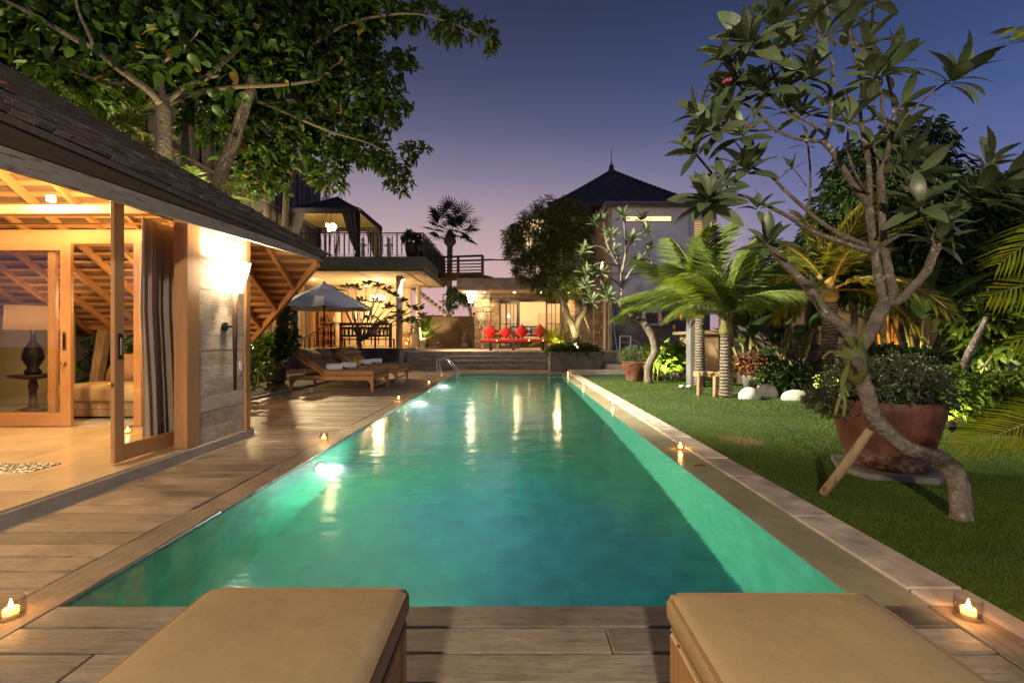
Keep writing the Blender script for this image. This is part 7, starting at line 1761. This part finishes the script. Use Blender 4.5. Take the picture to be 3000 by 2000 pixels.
spot_fixture((XA(1935,12.7),12.7,.02),(XA(1925,13.4),13.5,1.2),90,'second garden spotlight by the heliconia clump next to the crooked tree',(1,.88,.36),110)
spot_fixture((XA(2405,9.0),9.15,.02),(XA(2430,9.9),9.9,2.6),130,'amber spotlight at the foot of the golden palm',(1,.66,.20),60)
spot_fixture((XA(2460,9.3),9.3,.02),(XA(2440,9.9),9.9,4.0),150,'amber spotlight shining up into the golden palm fronds',(1,.66,.20),80)
spot_fixture((XA(2790,5.75),5.75,.02),(XA(2790,6.5),6.5,.9),60,'garden spotlight in front of the lit hedge shrub',(1,.90,.30),110)
spot_fixture((XA(2600,9.4),9.4,.02),(XA(2630,10.4),10.6,2.2),170,'garden spotlight at the foot of the golden bamboo',(1,.70,.28),100)
spot_fixture((XA(2124,10.9),10.9,.02),(XA(2124,9.6),9.5,3.2),120,'garden spotlight hidden behind the log bench lighting the palm',(1,.88,.50),110)
spot_fixture((XA(2220,9.9),9.9,.02),(XA(2250,10.7),10.8,1.8),110,'garden spotlight between the coconut palms',(1,.85,.5),110)
# dry leaves caught on the shingles
dl = single_leaf(.10,.05,5,'dry_leaf',MT['dry_leaf'],4,.3,-.25)
for Y,s_,k_,lab in ((3.0,.55,1.7,'brown dry leaf on the shingle roof nearest the left edge of the photo'),(4.1,.45,1.3,'small brown dry leaf on the shingles halfway along the eave'),(5.5,.30,1.5,'brown dry leaf on the shingles near the low end of the eave')):
    ex,_,ez = eave(Y); tag(inst('dry_leaf',dl,None,(ex-s_,Y,ez+PIT*s_+.03),(0,R(33),Y*2),k_),lab,'leaf','dry leaves on the roof')
m = MB(); n = 9                                   # large dry frond sheath on the roof
for i in range(n):
    f = i/(n-1); w = .055*math.sin(math.pi*(.1+.8*f))+.008; c = Vector((-3.70-.28*f,4.72+.30*f,3.02+.17*f+.02*math.sin(f*7)))
    m.v += [tuple(c+Vector((w,-w*.5,w*.3))),tuple(c+Vector((0,0,.055))),tuple(c+Vector((-w,w*.5,w*.9)))]
for i in range(n-1):
    for j in range(2): k = 3*i+j; m.f.append((k,k+1,k+4,k+3)); m.m.append(0)
one('dry_sheath', m, MT['dry_leaf'], 'large curled brown dry leaf sheath lying across the shingle roof', 'leaf', loc=(-3.8,4.8,3.05))
spot_fixture((XA(2850,8.0),8.0,.02),(XA(2860,8.8),9.2,2.4),150,'garden spotlight under the trees at the right edge',(1,.86,.45),120)
# log bench, stones, mushroom lights, post
t = thing('log_bench',(XA(2080,10),10,0),'rustic log bench with rough slab seat under the coconut palm','bench')
m = MB(); n = 9; r_ = random.Random(4)
for i in range(n+1):
    x = XA(2036,10.0)+(XA(2125,10.0)-XA(2036,10.0))*i/n
    for (dy,dz) in ((-.16,.40),(.16,.40),(.15,.49),(-.17,.49)): m.v.append((x,9.95-.06*i/n*4+dy+r_.uniform(-.03,.03),dz+r_.uniform(-.02,.02)))
for i in range(n):
    for k in range(4): a = 4*i; m.f.append((a+k,a+(k+1)%4,a+4+(k+1)%4,a+4+k)); m.m.append(0)
m.f += [(3,2,1,0),(4*n,4*n+1,4*n+2,4*n+3)]; m.m += [0,0]; m.build('seat', MT['raw_timber'], t)
for (x,y) in ((2048,9.8),(2052,10.1),(2095,9.6),(2112,9.9)): MB().tube([(XA(x,y),y,-.03),(XA(x,y)+.01,y,.42)],[.05,.055],7).build('leg', MT['raw_timber'], t)
for i,(x,y,Y,rx,ry,rz,lab,mt) in enumerate(((2195,1150,9.20,.21,.18,.20,'white rounded garden stone in front of its neighbour on the lawn','white_stone'),(2246,1138,9.62,.22,.2,.25,'white rounded garden stone behind the front white one','white_stone'),(2331,1160,9.0,.27,.2,.17,'flat pale garden stone in front of the golden palm','white_stone'),(2378,1150,9.35,.33,.2,.16,'long flat tan garden stone nearest the golden palm','river_stone'))):
    g = U(x,y,Y); one('garden_stone', MB().blob((g.x,g.y,.03),(rx,ry,rz),18,12,.035,i+2), MT[mt], lab, 'stone','pale garden stones',True,loc=(g.x,g.y,0))
t = thing('mushroom_light',(XA(2008,11.2),11.2,0),'pair of small blue capped garden pebbles beside the bench','ornament')
for dx in (-.09,.09): MB().blob((XA(2008,11.2)+dx,11.2,.03),(.07,.06,.05),10,7,.05,3).build('pebble', MT['white_stone'], t, True)
one('timber_post', MB().box((XA(2028,12.2)-.13,12.0,-.05),(XA(2028,12.2)+.13,12.3,2.3),.01), MT['grey_wall'], 'grey square post behind the heliconia clump','post')
one('garden_shed', MB().box((XA(2060,14),14,-.05),(XA(2240,14),16,1.35),.02).box((XA(2040,14),13.9,1.352),(XA(2260,14),16.1,1.45)), plain('shed_wall',(.40,.28,.17),.8,.1,2,.1), 'low tan garden shed seen between the palm trunks','shed')
lamp('shed_light','POINT',(XA(2180,13),13.2,2.1),45,WARMW,SC.objects['garden_shed'],.1)
